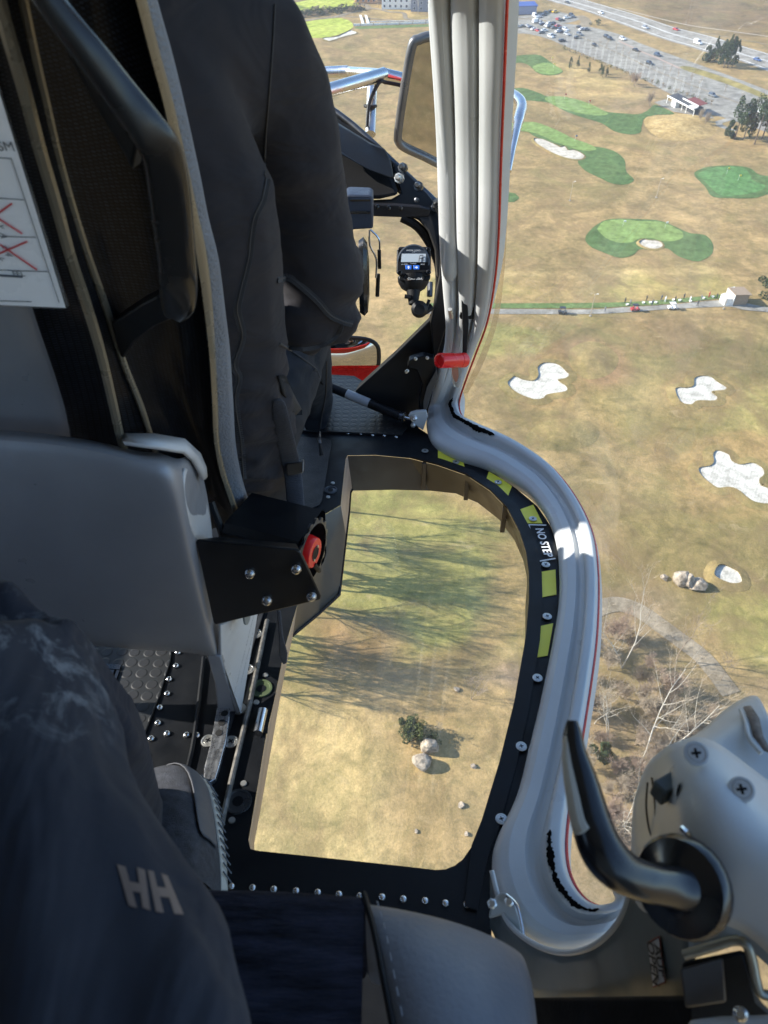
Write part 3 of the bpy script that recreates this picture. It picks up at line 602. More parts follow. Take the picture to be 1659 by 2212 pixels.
def rock(px, r, label, seed, sq=.7, group='boulders on the golf course', ax=1.0, rz=0):
    q = random.Random(seed); bm = bmesh.new(); bmesh.ops.create_icosphere(bm, subdivisions=3, radius=1)
    cs = [(Vector((q.gauss(0, 1), q.gauss(0, 1), q.gauss(0, 1))).normalized(), q.uniform(.55, .9)) for _ in range(12)]
    for v in bm.verts:
        for d, k in cs:
            s = v.co.dot(d)
            if s > k: v.co -= d*(s-k)
        v.co *= 1 + q.uniform(-.03, .03)
        v.co = Vector((v.co.x*r*ax, v.co.y*r, (v.co.z+.5)*r*sq))
    me = bpy.data.meshes.new('boulder'); bm.to_mesh(me); bm.free()
    tag(put('boulder', me, m_rock, None, G(px), (0, 0, rz)), label, 'boulder', group)
rock((553 + 1125/3, 1106 + 1535/3), 1.5, 'pale boulder just below the round juniper bush', 1, 1.2)
rock((553 + 1075/3, 1106 + 1630/3), 1.5, 'largest pale boulder with a dark shadow, seen through the floor window', 2, 1.0, ax=1.2)
rock((553 + 1410/3, 1106 + 1650/3), .5, 'small white boulder to the right of the largest boulder', 3)
rock((553 + 1330/3, 1659 + 245/3), .55, 'grey boulder near the right rim of the floor window', 4)
rock((553 + 1040/3, 1659 + 410/3), .35, 'small white stone in the lower half of the floor window', 5)
rock((553 + 1365/3, 1659 + 430/3), .42, 'pale stone at the lower right corner of the floor window', 6)
rock((553 + 1300/3, 1106 + 1150/3), .55, 'small grey rock at the tip of the heather patch', 8)
rock(P9(1085, 450), 1.7, 'upper pale half of the split boulder on the rough', 10, 1.2, ax=1.0)
rock(P9(1140, 475), 1.5, 'lower beige half of the split boulder on the rough', 12, 1.3, ax=.9)
rock(P9(1200, 485), 1.5, 'dark right-hand block leaning on the split boulder', 13, .9, ax=1.5)
rock(P9(985, 432), .8, 'little white stone left of the split boulder', 14)
# far trees and bushes beside the car park
for i, (x, y, h, w) in enumerate([(1260, 395, 8, 3.6), (1300, 405, 11, 4), (1345, 415, 13, 4.5), (1395, 440, 16, 4.6), (1425, 435, 12, 3.6), (1370, 440, 12, 4)]):
    leafy('spruce_tree', (1106 + x/3, y/3), ('leftmost low', 'second from left', 'bushy third', 'tallest dark', 'rightmost', 'front middle')[i] + ' spruce of the clump beside the highway', 'tree', h, w, 1500, .45, 100 + i, m_leafd, .85, .03, 'spruces beside the highway')
for i, (x, y, h, w) in enumerate([(1440, 905, 16, 4.2), (1500, 900, 14, 3.8), (1570, 935, 17, 4.6), (1620, 900, 16, 4.8), (1660, 950, 18, 5), (1540, 890, 11, 3.4), (1400, 890, 6, 2.6)]):
    leafy('pine_tree', (1106 + x/3, y/3), ('tall pine beside the curving cart path', 'pine second from the cart path', 'middle pine of the grove at the right edge', 'pine behind the middle of the right-hand grove', 'pine cut by the right edge of the picture', 'short pine half hidden in the right-hand grove', 'low bush at the foot of the pines')[i], 'tree', h, w, 1500, .42, 130 + i, m_leafd, .1, .30 if i < 5 else .05, 'pines at the right edge')
for i, (x, y, h) in enumerate([(375, 440, 5), (425, 440, 5.5), (495, 470, 4.5), (570, 480, 5), (585, 500, 6), (612, 500, 4.5)]):
    leafy('young_spruce', (1106 + x/3, y/3), ('first young spruce from the left below the flagpoles', 'second young spruce from the left below the flagpoles', 'lone young spruce in the middle of the row', 'left of the three close young spruces', 'front one of the three close young spruces', 'last young spruce on the right of the row')[i], 'tree', h, 1.3, 420, .28, 150 + i, m_leafd, .8, .02, 'young spruces below the flagpoles')
sap = [bare_meshes(4.2, 170 + i, .5, 1.2, 1) for i in range(2)]
for i, (x, y) in enumerate([(1130, 620), (1215, 660), (1340, 700), (1425, 740), (1510, 760), (1620, 800)]):
    bare('parking_tree', (1106 + x/6, y/6), 'young leafless tree behind the row of flagpoles in the car park', 4, 0, m_wood, m_twigl, sap[i % 2], i, 'saplings in the car park', 1.0)
for i, (x, y) in enumerate([(290, 950), (375, 985), (480, 1030), (650, 1080), (770, 1140), (1085, 1240), (1300, 1330), (1490, 1400), (1610, 1460)]):
    bare('parking_tree', (1382.5 + x/6, y/6), 'young leafless tree along the car park kerb right of the flagpoles', 4, 0, m_wood, m_twigl, sap[i % 2], i, 'saplings along the kerb', 1.0)
for i in range(26):
    t = i/25; x = 690 + t*1900; y = 620 + t*720
    leafy('hedge_bush', (1106 + x/6 - 3, y/6 + 3 + rnd.uniform(-1, 2)), f'{ORD[i]} bush from the left in the hedge along the car park', 'bush', rnd.uniform(1.2, 2.2), rnd.uniform(.9, 1.8), 130, .22, 200 + i, m_twigl if i % 2 else m_leafj, .1, 0, 'hedge bushes along the car park')
for i in range(26):
    x = 300 + i*24; y = 150 - i*2.6 + rnd.uniform(-14, 10)
    leafy('bank_bush', (553 + x*.2526, y*.2526), f'{ORD[i]} dark bush from the left on the bank between bright fairways', 'bush', rnd.uniform(2, 4.5), rnd.uniform(2, 4), 260, .5, 300 + i, m_leafd if i % 3 else m_twig, .1, 0, 'bushes on the bank')
for i, (x, y, h) in enumerate([(215, 85, 9), (250, 60, 12), (190, 50, 10), (1050, 60, 8), (1130, 60, 9)]):
    leafy('far_tree', (553 + x*.2526, y*.2526), ('olive tree at the shoulder edge', 'tallest tree beside the far fairway', 'tree half hidden by the pilot', 'grey tree left of the clubhouse', 'grey tree in front of the clubhouse')[i], 'tree', h, 4, 900, .5, 340 + i, m_leafj if i < 3 else m_twig, .3, .1, 'far trees')
bare('birch_tree', (553 + 1385*.2526, 122*.2526), 'white bare birch standing before the blue-shaded clubhouse', 11, 77, m_birch, m_twigl, fork=2, group=None)
leafy('bush', (1106 + 1110/6, 325/6), 'dark round bush beside the access road fork', 'bush', 3, 3, 400, .35, 360, m_leafd, .1, 0)
leafy('bush', (1106 + 1660/3, 553 + 260/3), 'dark bush right of the small hut, at the right edge', 'bush', 6, 5, 1400, .35, 361, m_leafd, .1, 0)
for i, (x, y, s) in enumerate([(1215, 790, 1.0), (1250, 810, 1.0), (790, 560, 1.3), (770, 545, 1.0), (890, 690, 1.2)]):
    bare('leafless_shrub', (1106 + x/3, y/3), ('left bare shrub on the mound beside the kiosk', 'right bare shrub on the mound beside the kiosk', 'larger bare shrub on the straw slope', 'smaller bare shrub on the straw slope', 'bare shrub at the end of the long green')[i], 3, 0, m_twig, m_twig, shr[i % 3], i, None, s)

# thin spring haze over the plain
hz = MB(); hz.box((0, 0, 62), 12600, 12600, 128); m_hz = bpy.data.materials.new('haze'); m_hz.use_nodes = True; hn = m_hz.node_tree.nodes; hn.clear()
ho = hn.new('ShaderNodeOutputMaterial'); hv = hn.new('ShaderNodeVolumePrincipled'); hv.inputs['Color'].default_value = (.92, .95, 1, 1); hv.inputs['Density'].default_value = HAZE; hv.inputs['Anisotropy'].default_value = .2
m_hz.node_tree.links.new(hv.outputs[0], ho.inputs['Volume']); tag(put('haze', hz.mesh('haze'), m_hz), 'thin pale haze over the whole golf course', 'haze', None, 'stuff')
# ------------------------------------------------------------------ vehicles
PAINT = {k: M('car_paint_' + k, c, .3, .1, var=.02, coat=.5) for k, c in dict(white=(.80, .80, .79), black=(.02, .021, .024), grey=(.16, .17, .18), silver=(.48, .49, .5), red=(.42, .03, .03), blue=(.05, .10, .26), navy=(.03, .05, .09), yellow=(.7, .42, .03)).items()}
def car_meshes(L, Wd, H, kind):
    b, g, w = MB(), MB(), MB(); x = L/2; y = Wd/2
    if kind == 'van': prof = [(-x, .45), (-x, .95), (-x*.98, H-.15), (-x*.9, H), (x*.35, H), (x*.62, 1.25), (x*.96, .95), (x, .45)]
    elif kind == 'suv': prof = [(-x, .4), (-x, .95), (-x*.94, 1.05), (-x*.82, H-.02), (x*.1, H), (x*.42, 1.02), (x*.93, .88), (x, .4)]
    else: prof = [(-x, .35), (-x*.99, .85), (-x*.8, .95), (-x*.5, H), (x*.1, H), (x*.42, .92), (x*.94, .76), (x, .35)]
    def yy(z): return y * (1 if z < 1.0 else 1 - .22*(z-1.0)/max(H-1.0, .2))
    rows = [[Vector((px, s*yy(z), z)) for px, z in prof] for s in (-1, -.9, .9, 1)]
    rows[0] = [p + Vector((0, 0, -.04)) for p in rows[0]]; rows[3] = [p + Vector((0, 0, -.04)) for p in rows[3]]
    b.grid(rows); b.cap(rows[0]); b.cap(rows[3][::-1]); b.cap([rows[0][0], rows[3][0], rows[3][-1], rows[0][-1]])
    zt = H - .1; zb = 1.0 if kind != 'van' else 1.25
    for s in (-1, 1):                                   # side glass, screens, set a little proud
        fr = (x*.12 if kind != 'van' else x*.38); bk = (-x*.74 if kind == 'suv' else -x*.5 if kind != 'van' else x*.12)
        g.cap([Vector((bk, s*(yy(zt)+.012), zt)), Vector((fr*.9, s*(yy(zt)+.012), zt)), Vector((fr + x*.24, s*(yy(zb)+.012), zb)), Vector((bk - x*.06, s*(yy(zb)+.012), zb))][::s])
    i = 4; p0, p1 = Vector((prof[i][0], 0, prof[i][1])), Vector((prof[i+1][0], 0, prof[i+1][1])); nn = Vector((.4, 0, .9))*.02
    def q(p, k): return Vector((p.x, k*yy(p.z)*.9, p.z)) + nn
    a, c = p0.lerp(p1, .12), p0.lerp(p1, .92); g.cap([q(a, -1), q(c, -1), q(c, 1), q(a, 1)])
    if kind != 'van':
        p0, p1 = Vector((prof[2][0], 0, prof[2][1])), Vector((prof[3][0], 0, prof[3][1])); nn = Vector((-.5, 0, .8))*.02
        a, c = p0.lerp(p1, .15), p0.lerp(p1, .9); g.cap([q(a, -1), q(c, -1), q(c, 1), q(a, 1)])
    w.lathe((0, 0, 0), (0, 1, 0), [(.2, -.11), (.33, -.11), (.34, 0), (.33, .11), (.2, .11)], 14)
    return [m.mesh(nm) for m, nm in ((b, 'body'), (g, 'glass'), (w, 'wheel'))]
CM = {'car': car_meshes(4.4, 1.8, 1.45, 'car'), 'suv': car_meshes(4.6, 1.88, 1.72, 'suv'), 'van': car_meshes(5.6, 2.0, 2.4, 'van')}
for ms in CM.values():
    for m in ms: fixn(m)
paintcopy = {}
def car(px, heading, colr, kind, label, group, glow=0):
    L = {'car': 4.4, 'suv': 4.6, 'van': 5.6}[kind]
    e = bpy.data.objects.new({'car': 'parked_car', 'suv': 'parked_car', 'van': 'delivery_van'}[kind] if 'road' not in group else 'driving_car' if kind != 'van' else 'delivery_van', None)
    col.objects.link(e); e.location = G(px, .06); e.rotation_euler.z = heading; tag(e, label, 'van' if kind == 'van' else 'car', group)
    if (kind, colr) not in paintcopy: paintcopy[kind, colr] = CM[kind][0].copy()
    put('body', paintcopy[kind, colr], PAINT[colr], e); put('glass', CM[kind][1], m_pane, e)
    for sx in (-1, 1):
        for sy in (-1, 1): put('wheel', CM[kind][2], m_tyre, e, (sx*L*.30, sy*.84, .33))
def head(a, b): p, q = G(a), G(b); return math.atan2(q.y-p.y, q.x-p.x)
def A(x, y): return (1106 + x/6, y/6)
def B(x, y): return (1382.5 + x/6, y/6)
hw = head(A(1000, 150), B(300, 490)); row = head(A(690, 600), A(1250, 830))
for px, c, k, t in [(A(715, 42), 'black', 'car', 'black car farthest up the highway'), (A(1150, 175), 'white', 'car', 'white car on the highway near the top of the picture'), (B(65, 370), 'silver', 'suv', 'silver car on the near lane of the highway'),
                    (B(465, 392), 'red', 'car', 'small red car alone on the far lane of the highway'), (B(745, 570), 'white', 'van', 'white van on the near lane of the highway'), (B(1515, 785), 'blue', 'car', 'blue car on the highway right of the spruce clump')]:
    car(px, hw, c, k, t, 'traffic on the road')
for px, c, k, t in [(B(225, 725), 'navy', 'suv', 'dark blue car driving on the slip road'), (A(1600, 660), 'black', 'car', 'black car by the red kerb strip'), (A(1065, 595), 'black', 'car', 'black car just behind the flagpoles'),
                    (A(1225, 490), 'black', 'suv', 'black car, left one of the dark pair in mid car park'), (A(1265, 515), 'black', 'suv', 'black car, right one of the dark pair in mid car park'), (A(1430, 515), 'white', 'suv', 'white car at the far kerb of the car park'),
                    (B(120, 835), 'black', 'suv', 'black car parked alone beside the flagpole row'), (B(935, 1250), 'grey', 'suv', 'grey-green car right of the flagpole row'), (B(1580, 1475), 'white', 'suv', 'white car parked near the pines'), (B(1425, 1535), 'black', 'suv', 'black car half behind the tall pine')]:
    car(px, row, c, k, t, 'cars spread over the car park')
crowd = [(300, 225, 'white', 'van'), (350, 228, 'white', 'car'), (410, 205, 'navy', 'car'), (440, 170, 'grey', 'car'), (500, 160, 'black', 'car'), (560, 165, 'yellow', 'suv'), (600, 262, 'red', 'car'), (640, 272, 'black', 'car'), (705, 240, 'white', 'car'), (770, 210, 'black', 'suv'), (790, 232, 'grey', 'car'),
         (315, 295, 'white', 'van'), (370, 305, 'silver', 'suv'), (395, 325, 'navy', 'car'), (485, 320, 'white', 'suv'), (545, 325, 'black', 'suv'), (595, 352, 'red', 'suv'), (500, 362, 'black', 'car'), (450, 350, 'white', 'car'), (545, 370, 'grey', 'car'), (640, 380, 'navy', 'car'), (690, 395, 'white', 'suv'), (600, 418, 'white', 'car'), (640, 425, 'navy', 'car'), (710, 455, 'silver', 'suv'),
         (75, 355, 'silver', 'car'), (140, 350, 'grey', 'car'), (200, 350, 'silver', 'car'), (250, 365, 'navy', 'car'), (285, 388, 'white', 'car'), (335, 410, 'red', 'car'), (380, 432, 'grey', 'car'), (420, 405, 'white', 'car'), (500, 485, 'white', 'suv'), (520, 465, 'silver', 'car'), (650, 540, 'black', 'suv'), (870, 365, 'black', 'car'), (905, 392, 'white', 'car'), (960, 395, 'navy', 'suv'), (870, 455, 'grey', 'suv'), (845, 500, 'black', 'suv')]
spot = {'yellow': 'yellow car at the top of the service yard', }
for i, (x, y, c, k) in enumerate(crowd):
    n = {'car': 'saloon', 'suv': 'tall car', 'van': 'van'}[k]
    place = 'in the service yard by the blue pool reflection' if y < 280 and x < 480 else 'at the right end of the service yard' if y < 280 else 'in the back row of the busy car park' if y < 345 else 'in the middle rows of the busy car park' if y < 420 and x > 260 else 'at the left end of the busy car park' if x < 260 else 'in the front row, closest to the flagpoles'
    car(A(x, y), row + (math.pi/2 if (i*7) % 3 else 0) + rnd.uniform(-.1, .1), c, k, f'{c} {n} parked {place}', 'cars packed in the left of the car park')

# ------------------------------------------------------------------ flagpoles, lamps, masts, flags
def pole(name, px, h, r, mat, label, cat, group, dx=0):
    p = G(px); e = bpy.data.objects.new(name, None); col.objects.link(e); e.location = p + Vector((dx, 0, 0)); tag(e, label, cat, group)
    b = MB(); b.tube([Vector((0, 0, -.1)), Vector((0, 0, h))], [r, r*.7], 8); put('shaft', b.mesh('shaft'), mat, e)
    b = MB(); b.lathe((0, 0, h), (0, 0, 1), [(r*.7, 0), (r*1.6, .04), (r*1.8, .14), (r*.6, .24)], 10); put('finial', b.mesh('finial'), mat, e)
    b = MB(); b.lathe((0, 0, 0), (0, 0, 1), [(r*4, -.05), (r*4, .12), (r*1.6, .18)], 10); put('foot', b.mesh('foot'), m_asph, e)
    return e
fp = [A(x, y) for x, y in [(700, 600), (770, 640), (845, 675), (925, 705), (1005, 720), (1075, 775), (1155, 805), (1235, 840), (1310, 880), (1390, 885), (1455, 935), (1525, 970), (1600, 1010)]] + [B(x, y) for x, y in [(15, 1030), (95, 1045), (175, 1105), (260, 1140), (340, 1185), (425, 1225), (520, 1245), (635, 1250), (735, 1285)]]
for i, p in enumerate(fp):
    for s, w in ((-.3, 'left'), (.3, 'right')):
        pole('flagpole', p, rnd.uniform(7.0, 7.8), .055, m_wallw, f'{w} pole of the {ORD[i]} pair of white flagpoles from the left', 'flagpole', 'paired white flagpoles along the car park', s)
for px, t in (((1106 + 375/3, 1300/3), 'left slim lamp post standing alone on the dry grass'), ((1106 + 935/3, 1280/3), 'right slim lamp post standing alone on the dry grass'), ((1106 + 508/3, 553 + 388/3), 'lamp post at the left part of the cart path'), ((1106 + 1372/3, 553 + 342/3), 'pale lamp post in front of the small hut')):
    e = pole('lamp_post', px, 6.5, .10, m_twigl, t, 'lamp post', 'lamp posts on the golf course')
    b = MB(); b.tube([Vector((0, 0, 6.4)), Vector((.3, 0, 6.7)), Vector((.9, 0, 6.75))], [.06, .05, .12], 6); put('lamp_head', b.mesh('lamp_head'), m_wallw, e)
def flag(px, mat, label):
    p = G(px, .1); e = bpy.data.objects.new('golf_flag', None); col.objects.link(e); e.location = p; tag(e, label, 'flag', 'flags on the greens')
    b = MB(); b.tube([Vector((0, 0, 0)), Vector((0, 0, 2.3))], .03, 6); put('pin', b.mesh('pin'), m_wallw, e)
    b = MB(); b.grid([[Vector((k*.18, math.sin(k)*.06, z)) for k in range(5)] for z in (1.6, 2.25)]); o = put('flag_cloth', b.mesh('flag_cloth'), mat, e); solid(o, .02)
for px, m, t in [(c3([(255, 400)])[0], m_ylw, 'upper yellow flag on the round green nearest the car park'), (c3([(268, 440)])[0], m_ylw, 'lower yellow flag on the round green nearest the car park'), (c3([(1390, 1125)])[0], m_ylw, 'left yellow flag on the bright green at right'), (c3([(1463, 1172)])[0], m_ylw, 'right yellow flag on the bright green at right'),
                 (c3([(717, 1470)])[0], m_wallw, 'left white flag on the kidney-shaped green'), (c3([(990, 1478)])[0], m_wallw, 'right white flag on the kidney-shaped green'), (c3([(340, 640)])[0], PAINT['red'], 'left red flag on the long upper green'), (c3([(495, 682)])[0], PAINT['red'], 'right red flag on the long upper green'), (c3([(407, 912)])[0], PAINT['blue'], 'blue flag on the sloping green above the long bunker')]:
    flag(px, m, t)
e = pole('power_mast', B(600, 300), 12, .12, m_wood, 'thin mast of the power line beyond the highway', 'mast', None)
b = MB(); b.box((0, 0, 11.3), 2.4, .12, .12); put('crossarm', b.mesh('crossarm'), m_wood, e)

# ------------------------------------------------------------------ golfers on the range
def golfer_mesh(pose):
    b = MB()
    for s in (-1, 1): b.tube([Vector((s*.16, 0, 0)), Vector((s*.13, .05, .45)), Vector((s*.09, -.02, .9))], [.075, .085, .11], 8)
    b.tube([Vector((0, -.02, .82)), Vector((0, 0, 1.1)), Vector((0, .06+.1*pose, 1.42)), Vector((0, .08+.12*pose, 1.5))], [.17, .17, .2, .1], 10)
    b.tube([Vector((0, .08+.12*pose, 1.45)), Vector((0, .12+.14*pose, 1.6))], [.06, .06], 8)
    b.lathe((0, .12+.16*pose, 1.55), (0, 0, 1), [(.05, 0), (.1, .06), (.11, .14), (.09, .23), (.03, .27)], 10)
    for s in (-1, 1): b.tube([Vector((s*.2, .08+.1*pose, 1.4)), Vector((s*.24, .16+.1*pose, 1.15)), Vector((s*.06, .4, 1.0 - .1*pose))], [.06, .05, .04], 6)
    return b
def grown(b, name, voxel, smooth=4):
    me = b.mesh(name); o = bpy.data.objects.new('tmp', me); col.objects.link(o)
    r = o.modifiers.new('r', 'REMESH'); r.mode = 'VOXEL'; r.voxel_size = voxel; r.use_smooth_shade = True
    s = o.modifiers.new('s', 'SMOOTH'); s.factor = .5; s.iterations = smooth
    bpy.context.view_layer.update()
    out = bpy.data.meshes.new_from_object(o.evaluated_get(bpy.context.evaluated_depsgraph_get())); bpy.data.objects.remove(o)
    out.polygons.foreach_set('use_smooth', [True]*len(out.polygons)); out.name = name
    return out
gm = [grown(golfer_mesh(p), 'person', .035, 2) for p in (.2, .8)]
gcol = ['black', 'navy', 'red', 'white', 'grey']; gc = {}
for i, (x, y, c) in enumerate([(730, 300, 'black'), (765, 312, 'grey'), (870, 285, 'black'), (905, 315, 'navy'), (965, 283, 'navy'), (990, 292, 'white'), (1055, 290, 'black'), (1112, 272, 'black'), (1150, 292, 'white'), (1225, 282, 'grey'), (1275, 262, 'red'), (1325, 272, 'black'), (1390, 268, 'black'), (785, 350, 'red'), (1035, 335, 'white'), (1200, 318, 'black'), (600, 358, 'grey')]):
    k = (i % 2, c)
    if k not in gc: gc[k] = gm[i % 2].copy()
    w = 'on the green mats of the driving range' if y < 316 else 'on the cart path behind the range'
    o = put('person', gc[k], PAINT[c], None, G((1106 + x/3, 553 + y/3 + 2), .07), (0, 0, rnd.uniform(-.6, .6)))
    nth = ('first', 'second', 'third', 'fourth', 'fifth', 'sixth', 'seventh', 'eighth', 'ninth', 'tenth', 'eleventh', 'twelfth', 'thirteenth')
    tag(o, f'golfer in {c}, {nth[i]} from the left on the range mats' if y < 316 else f'golfer in {c} walking on the cart path', 'person', 'golfers on the driving range')
def bucket(px, label):
    b = MB(); b.lathe((0, 0, 0), (0, 0, 1), [(.3, 0), (.42, .35), (.42, .38), (.34, .38), (.25, .1)], 14)
    tag(put('ball_basket', b.mesh('ball_basket'), m_wallw, None, G(px, .07)), label, 'basket', 'ball baskets on the range mats')
for i, (x, y) in enumerate([(745, 318), (850, 306), (895, 304), (930, 304), (1045, 288), (1155, 296), (1085, 290), (1240, 276), (1300, 268)]):
    bucket((1106 + x/3, 553 + y/3), 'white ball basket on the green mat strip, ' + ('first', 'second', 'third', 'fourth', 'fifth', 'seventh', 'sixth', 'eighth', 'ninth')[i] + ' from the left')
def cart(px, label, colr, rz):
    e = bpy.data.objects.new('golf_cart', None); col.objects.link(e); e.location = G(px, .08); e.rotation_euler.z = rz; tag(e, label, 'golf cart', 'golf carts on the path')
    b = MB(); b.prism([Vector((x, -.6, z)) for x, z in [(-1.2, .3), (-1.2, .8), (-.4, .85), (-.1, .5), (.5, .5), (.75, .9), (1.15, .75), (1.2, .3)]], (0, 1.2, 0)); me = b.mesh('body'); fixn(me); put('body', me, PAINT[colr], e)
    b = MB(); b.box((-.1, 0, 1.85), 1.7, 1.25, .08); o = put('roof', b.mesh('roof'), PAINT['black' if colr != 'white' else 'white'], e); bev(o, .03)
    for x in (-.85, .7):
        for y in (-.55, .55):
            b = MB(); b.tube([Vector((x, y, .8)), Vector((x*.9, y, 1.85))], .03, 6); put('post', b.mesh('post'), m_blackp, e)
            b = MB(); b.lathe((x, y, .25), (0, 1, 0), [(.1, -.1), (.25, -.1), (.25, .1), (.1, .1)], 12); put('wheel', b.mesh('wheel'), m_tyre, e)
cart((1106 + 325/3, 553 + 372/3), 'dark golf cart on the path nearest the door pillar', 'black', 0)
cart((1106 + 795/3, 553 + 353/3), 'red golf cart behind the left golfers', 'red', .1)
cart((1106 + 1035/3, 553 + 342/3), 'white golf cart behind the middle golfers', 'white', .1)
# ------------------------------------------------------------------ buildings
def local(px, rz): return G(px), Matrix.Rotation(rz, 3, 'Z')
kz = row - .12
e = bpy.data.objects.new('starter_kiosk', None); col.objects.link(e); e.location = G(B(520, 1400)); e.rotation_euler.z = kz
tag(e, 'white kiosk with black and red lean-to roofs beside the flagpoles', 'building')
def slab(name, pts, vec, mat, par, b=0):
    m = MB(); m.prism(pts, vec); me = m.mesh(name); fixn(me); o = put(name, me, mat, par)
    if b: bev(o, b)
    return o
slab('wall', [Vector(p) for p in ((-3.4, -2.6, 0), (-.6, -2.6, 0), (-.6, -.4, 0), (-3.4, -.4, 0))], (0, 0, 2.7), m_wallw, e)
slab('wall', [Vector(p) for p in ((2.2, 0, 0), (11, 0, 0), (11, 4.2, 0), (2.2, 4.2, 0))], (0, 0, 2.9), m_roofk, e)
r1 = slab('roof', [Vector(p) for p in ((-8.5, -2.2, 3.0), (7.5, -2.2, 3.0), (7.5, 3.0, 3.7), (-8.5, 3.0, 3.7))], (0, 0, .18), m_roofk, e)
slab('fascia', [Vector(p) for p in ((-8.6, -2.5, 2.85), (7.6, -2.5, 2.85), (7.6, -2.2, 2.85), (-8.6, -2.2, 2.85))], (0, 0, .55), m_wallw, r1)
r2 = slab('roof', [Vector(p) for p in ((1.8, .6, 3.9), (12, .6, 3.9), (12, 5.0, 4.6), (1.8, 5.0, 4.6))], (0, 0, .18), m_roofr, e)
slab('fascia', [Vector(p) for p in ((-.2, .2, 3.75), (12.1, .2, 3.75), (12.1, .55, 3.75), (-.2, .55, 3.75))], (0, 0, .5), m_wallw, r2)
for i in range(9): slab('pergola_slat', [Vector(p) for p in ((7.7 + i*.55, -2.4, 3.05), (7.95 + i*.55, -2.4, 3.05), (7.95 + i*.55, .2, 3.4), (7.7 + i*.55, .2, 3.4))], (0, 0, .16), m_wallw, e)
slab('pergola_beam', [Vector(p) for p in ((7.6, -2.6, 2.85), (13.5, -2.6, 2.85), (13.5, -2.4, 2.85), (7.6, -2.4, 2.85))], (0, 0, .3), m_wallw, e)
for x in (-8.2, -4.5, 4, 7.4, 13.3): slab('post', [Vector(p) for p in ((x, -2.3, 0), (x+.2, -2.3, 0), (x+.2, -2.1, 0), (x, -2.1, 0))], (0, 0, 2.9), m_wallw, e)
sheet('terrace', cb([(180, 1330), (330, 1290), (620, 1420), (850, 1460), (960, 1540), (700, 1500), (430, 1450)]), m_asph, .12, smooth=False)
e = bpy.data.objects.new('range_hut', None); col.objects.link(e); e.location = G((1106 + 1450/3, 553 + 297/3)); e.rotation_euler.z = .15
tag(e, 'small brown hut with a white front at the end of the driving range', 'building')
slab('wall', [Vector(p) for p in ((-2.2, -2, 0), (2.2, -2, 0), (2.2, 2, 0), (-2.2, 2, 0))], (0, 0, 3.2), m_wood, e)
slab('front_wall', [Vector(p) for p in ((-2.5, -2.2, 0), (-2.22, -2.2, 0), (-2.22, 2.2, 0), (-2.5, 2.2, 0))], (0, 0, 3.4), m_wallw, e)
slab('roof', [Vector(p) for p in ((-2.6, -2.4, 3.45), (2.6, -2.4, 3.1), (2.6, 2.4, 3.1), (-2.6, 2.4, 3.45))], (0, 0, .2), m_wood, e)
slab('ramp', [Vector(p) for p in ((-2.6, -2, 0), (-4.6, -1.6, 0), (-4.6, 1.2, 0), (-2.6, 1.8, 0))], (0, 0, 2.2), m_wallw, e)
def house(px, name, label, L, Wd, H, wm, rm, rz, nw, storeys, roof_h=3):
    e = bpy.data.objects.new(name, None); col.objects.link(e); e.location = G(px); e.rotation_euler.z = rz; tag(e, label, 'building')
    slab('wall', [Vector(p) for p in ((-L/2, 0, 0), (L/2, 0, 0), (L/2, Wd, 0), (-L/2, Wd, 0))], (0, 0, H), wm, e)
    b = MB(); b.add([(-L/2-.5, -.5, H), (L/2+.5, -.5, H), (L/2+.5, Wd+.5, H), (-L/2-.5, Wd+.5, H), (-L/2+3, Wd/2, H+roof_h), (L/2-3, Wd/2, H+roof_h)], [(0, 1, 5, 4), (1, 2, 5), (2, 3, 4, 5), (3, 0, 4), (3, 2, 1, 0)])
    put('roof', b.mesh('roof'), rm, e)
    for s in range(storeys):
        for i in range(nw):
            x = -L/2 + (i+.5)*L/nw; z = 1.0 + s*3.1
            w = slab('window', [Vector(p) for p in ((x-.7, -.06, z), (x+.7, -.06, z), (x+.7, -.06, z+1.6), (x-.7, -.06, z+1.6))], (0, .05, 0), m_wallw, e)
            slab('pane', [Vector(p) for p in ((x-.58, -.08, z+.1), (x+.58, -.08, z+.1), (x+.58, -.08, z+1.5), (x-.58, -.08, z+1.5))], (0, .015, 0), m_pane, w)
house((553 + 1240*.2526, 80*.2526), 'clubhouse', 'white clubhouse with rows of windows at the top of the picture', 26, 12, 9, m_wallw, m_roofk, -.03, 7, 3)
house((553 + 1440*.2526, 100*.2526), 'clubhouse_wing', 'dark wing of the clubhouse next to the door pillar', 18, 12, 7, M('shaded_front_wall', (.22, .23, .28), .8), m_roofk, -.03, 4, 2)  # clubhouse front in shade: its blue shade is put into the wall colour
house((553 + 985*.2526, 30*.2526), 'orange_house', 'house with orange ground floor left of the clubhouse', 22, 10, 6, M('orange_wall', (.55, .27, .12), .8), m_roofk, .05, 6, 2)
for i, x in enumerate((895, 940)):
    p = [G((553 + a*.2526, b*.2526)) for a, b in ((x-10, 148), (x+8, 148), (x+32, 205), (x+10, 205))]; c = sum(p, Vector())/4
    m = MB(); m.prism([q + Vector((0, 0, .1 + .9*(k < 2))) - c for k, q in enumerate(p)], (0, 0, .25)); me = m.mesh('stair_ramp'); fixn(me)
    tag(put('stair_ramp', me, m_wallw, None, c), ('left' if not i else 'right') + ' of two white ramps leading to the far driving range', 'ramp', 'white ramps')
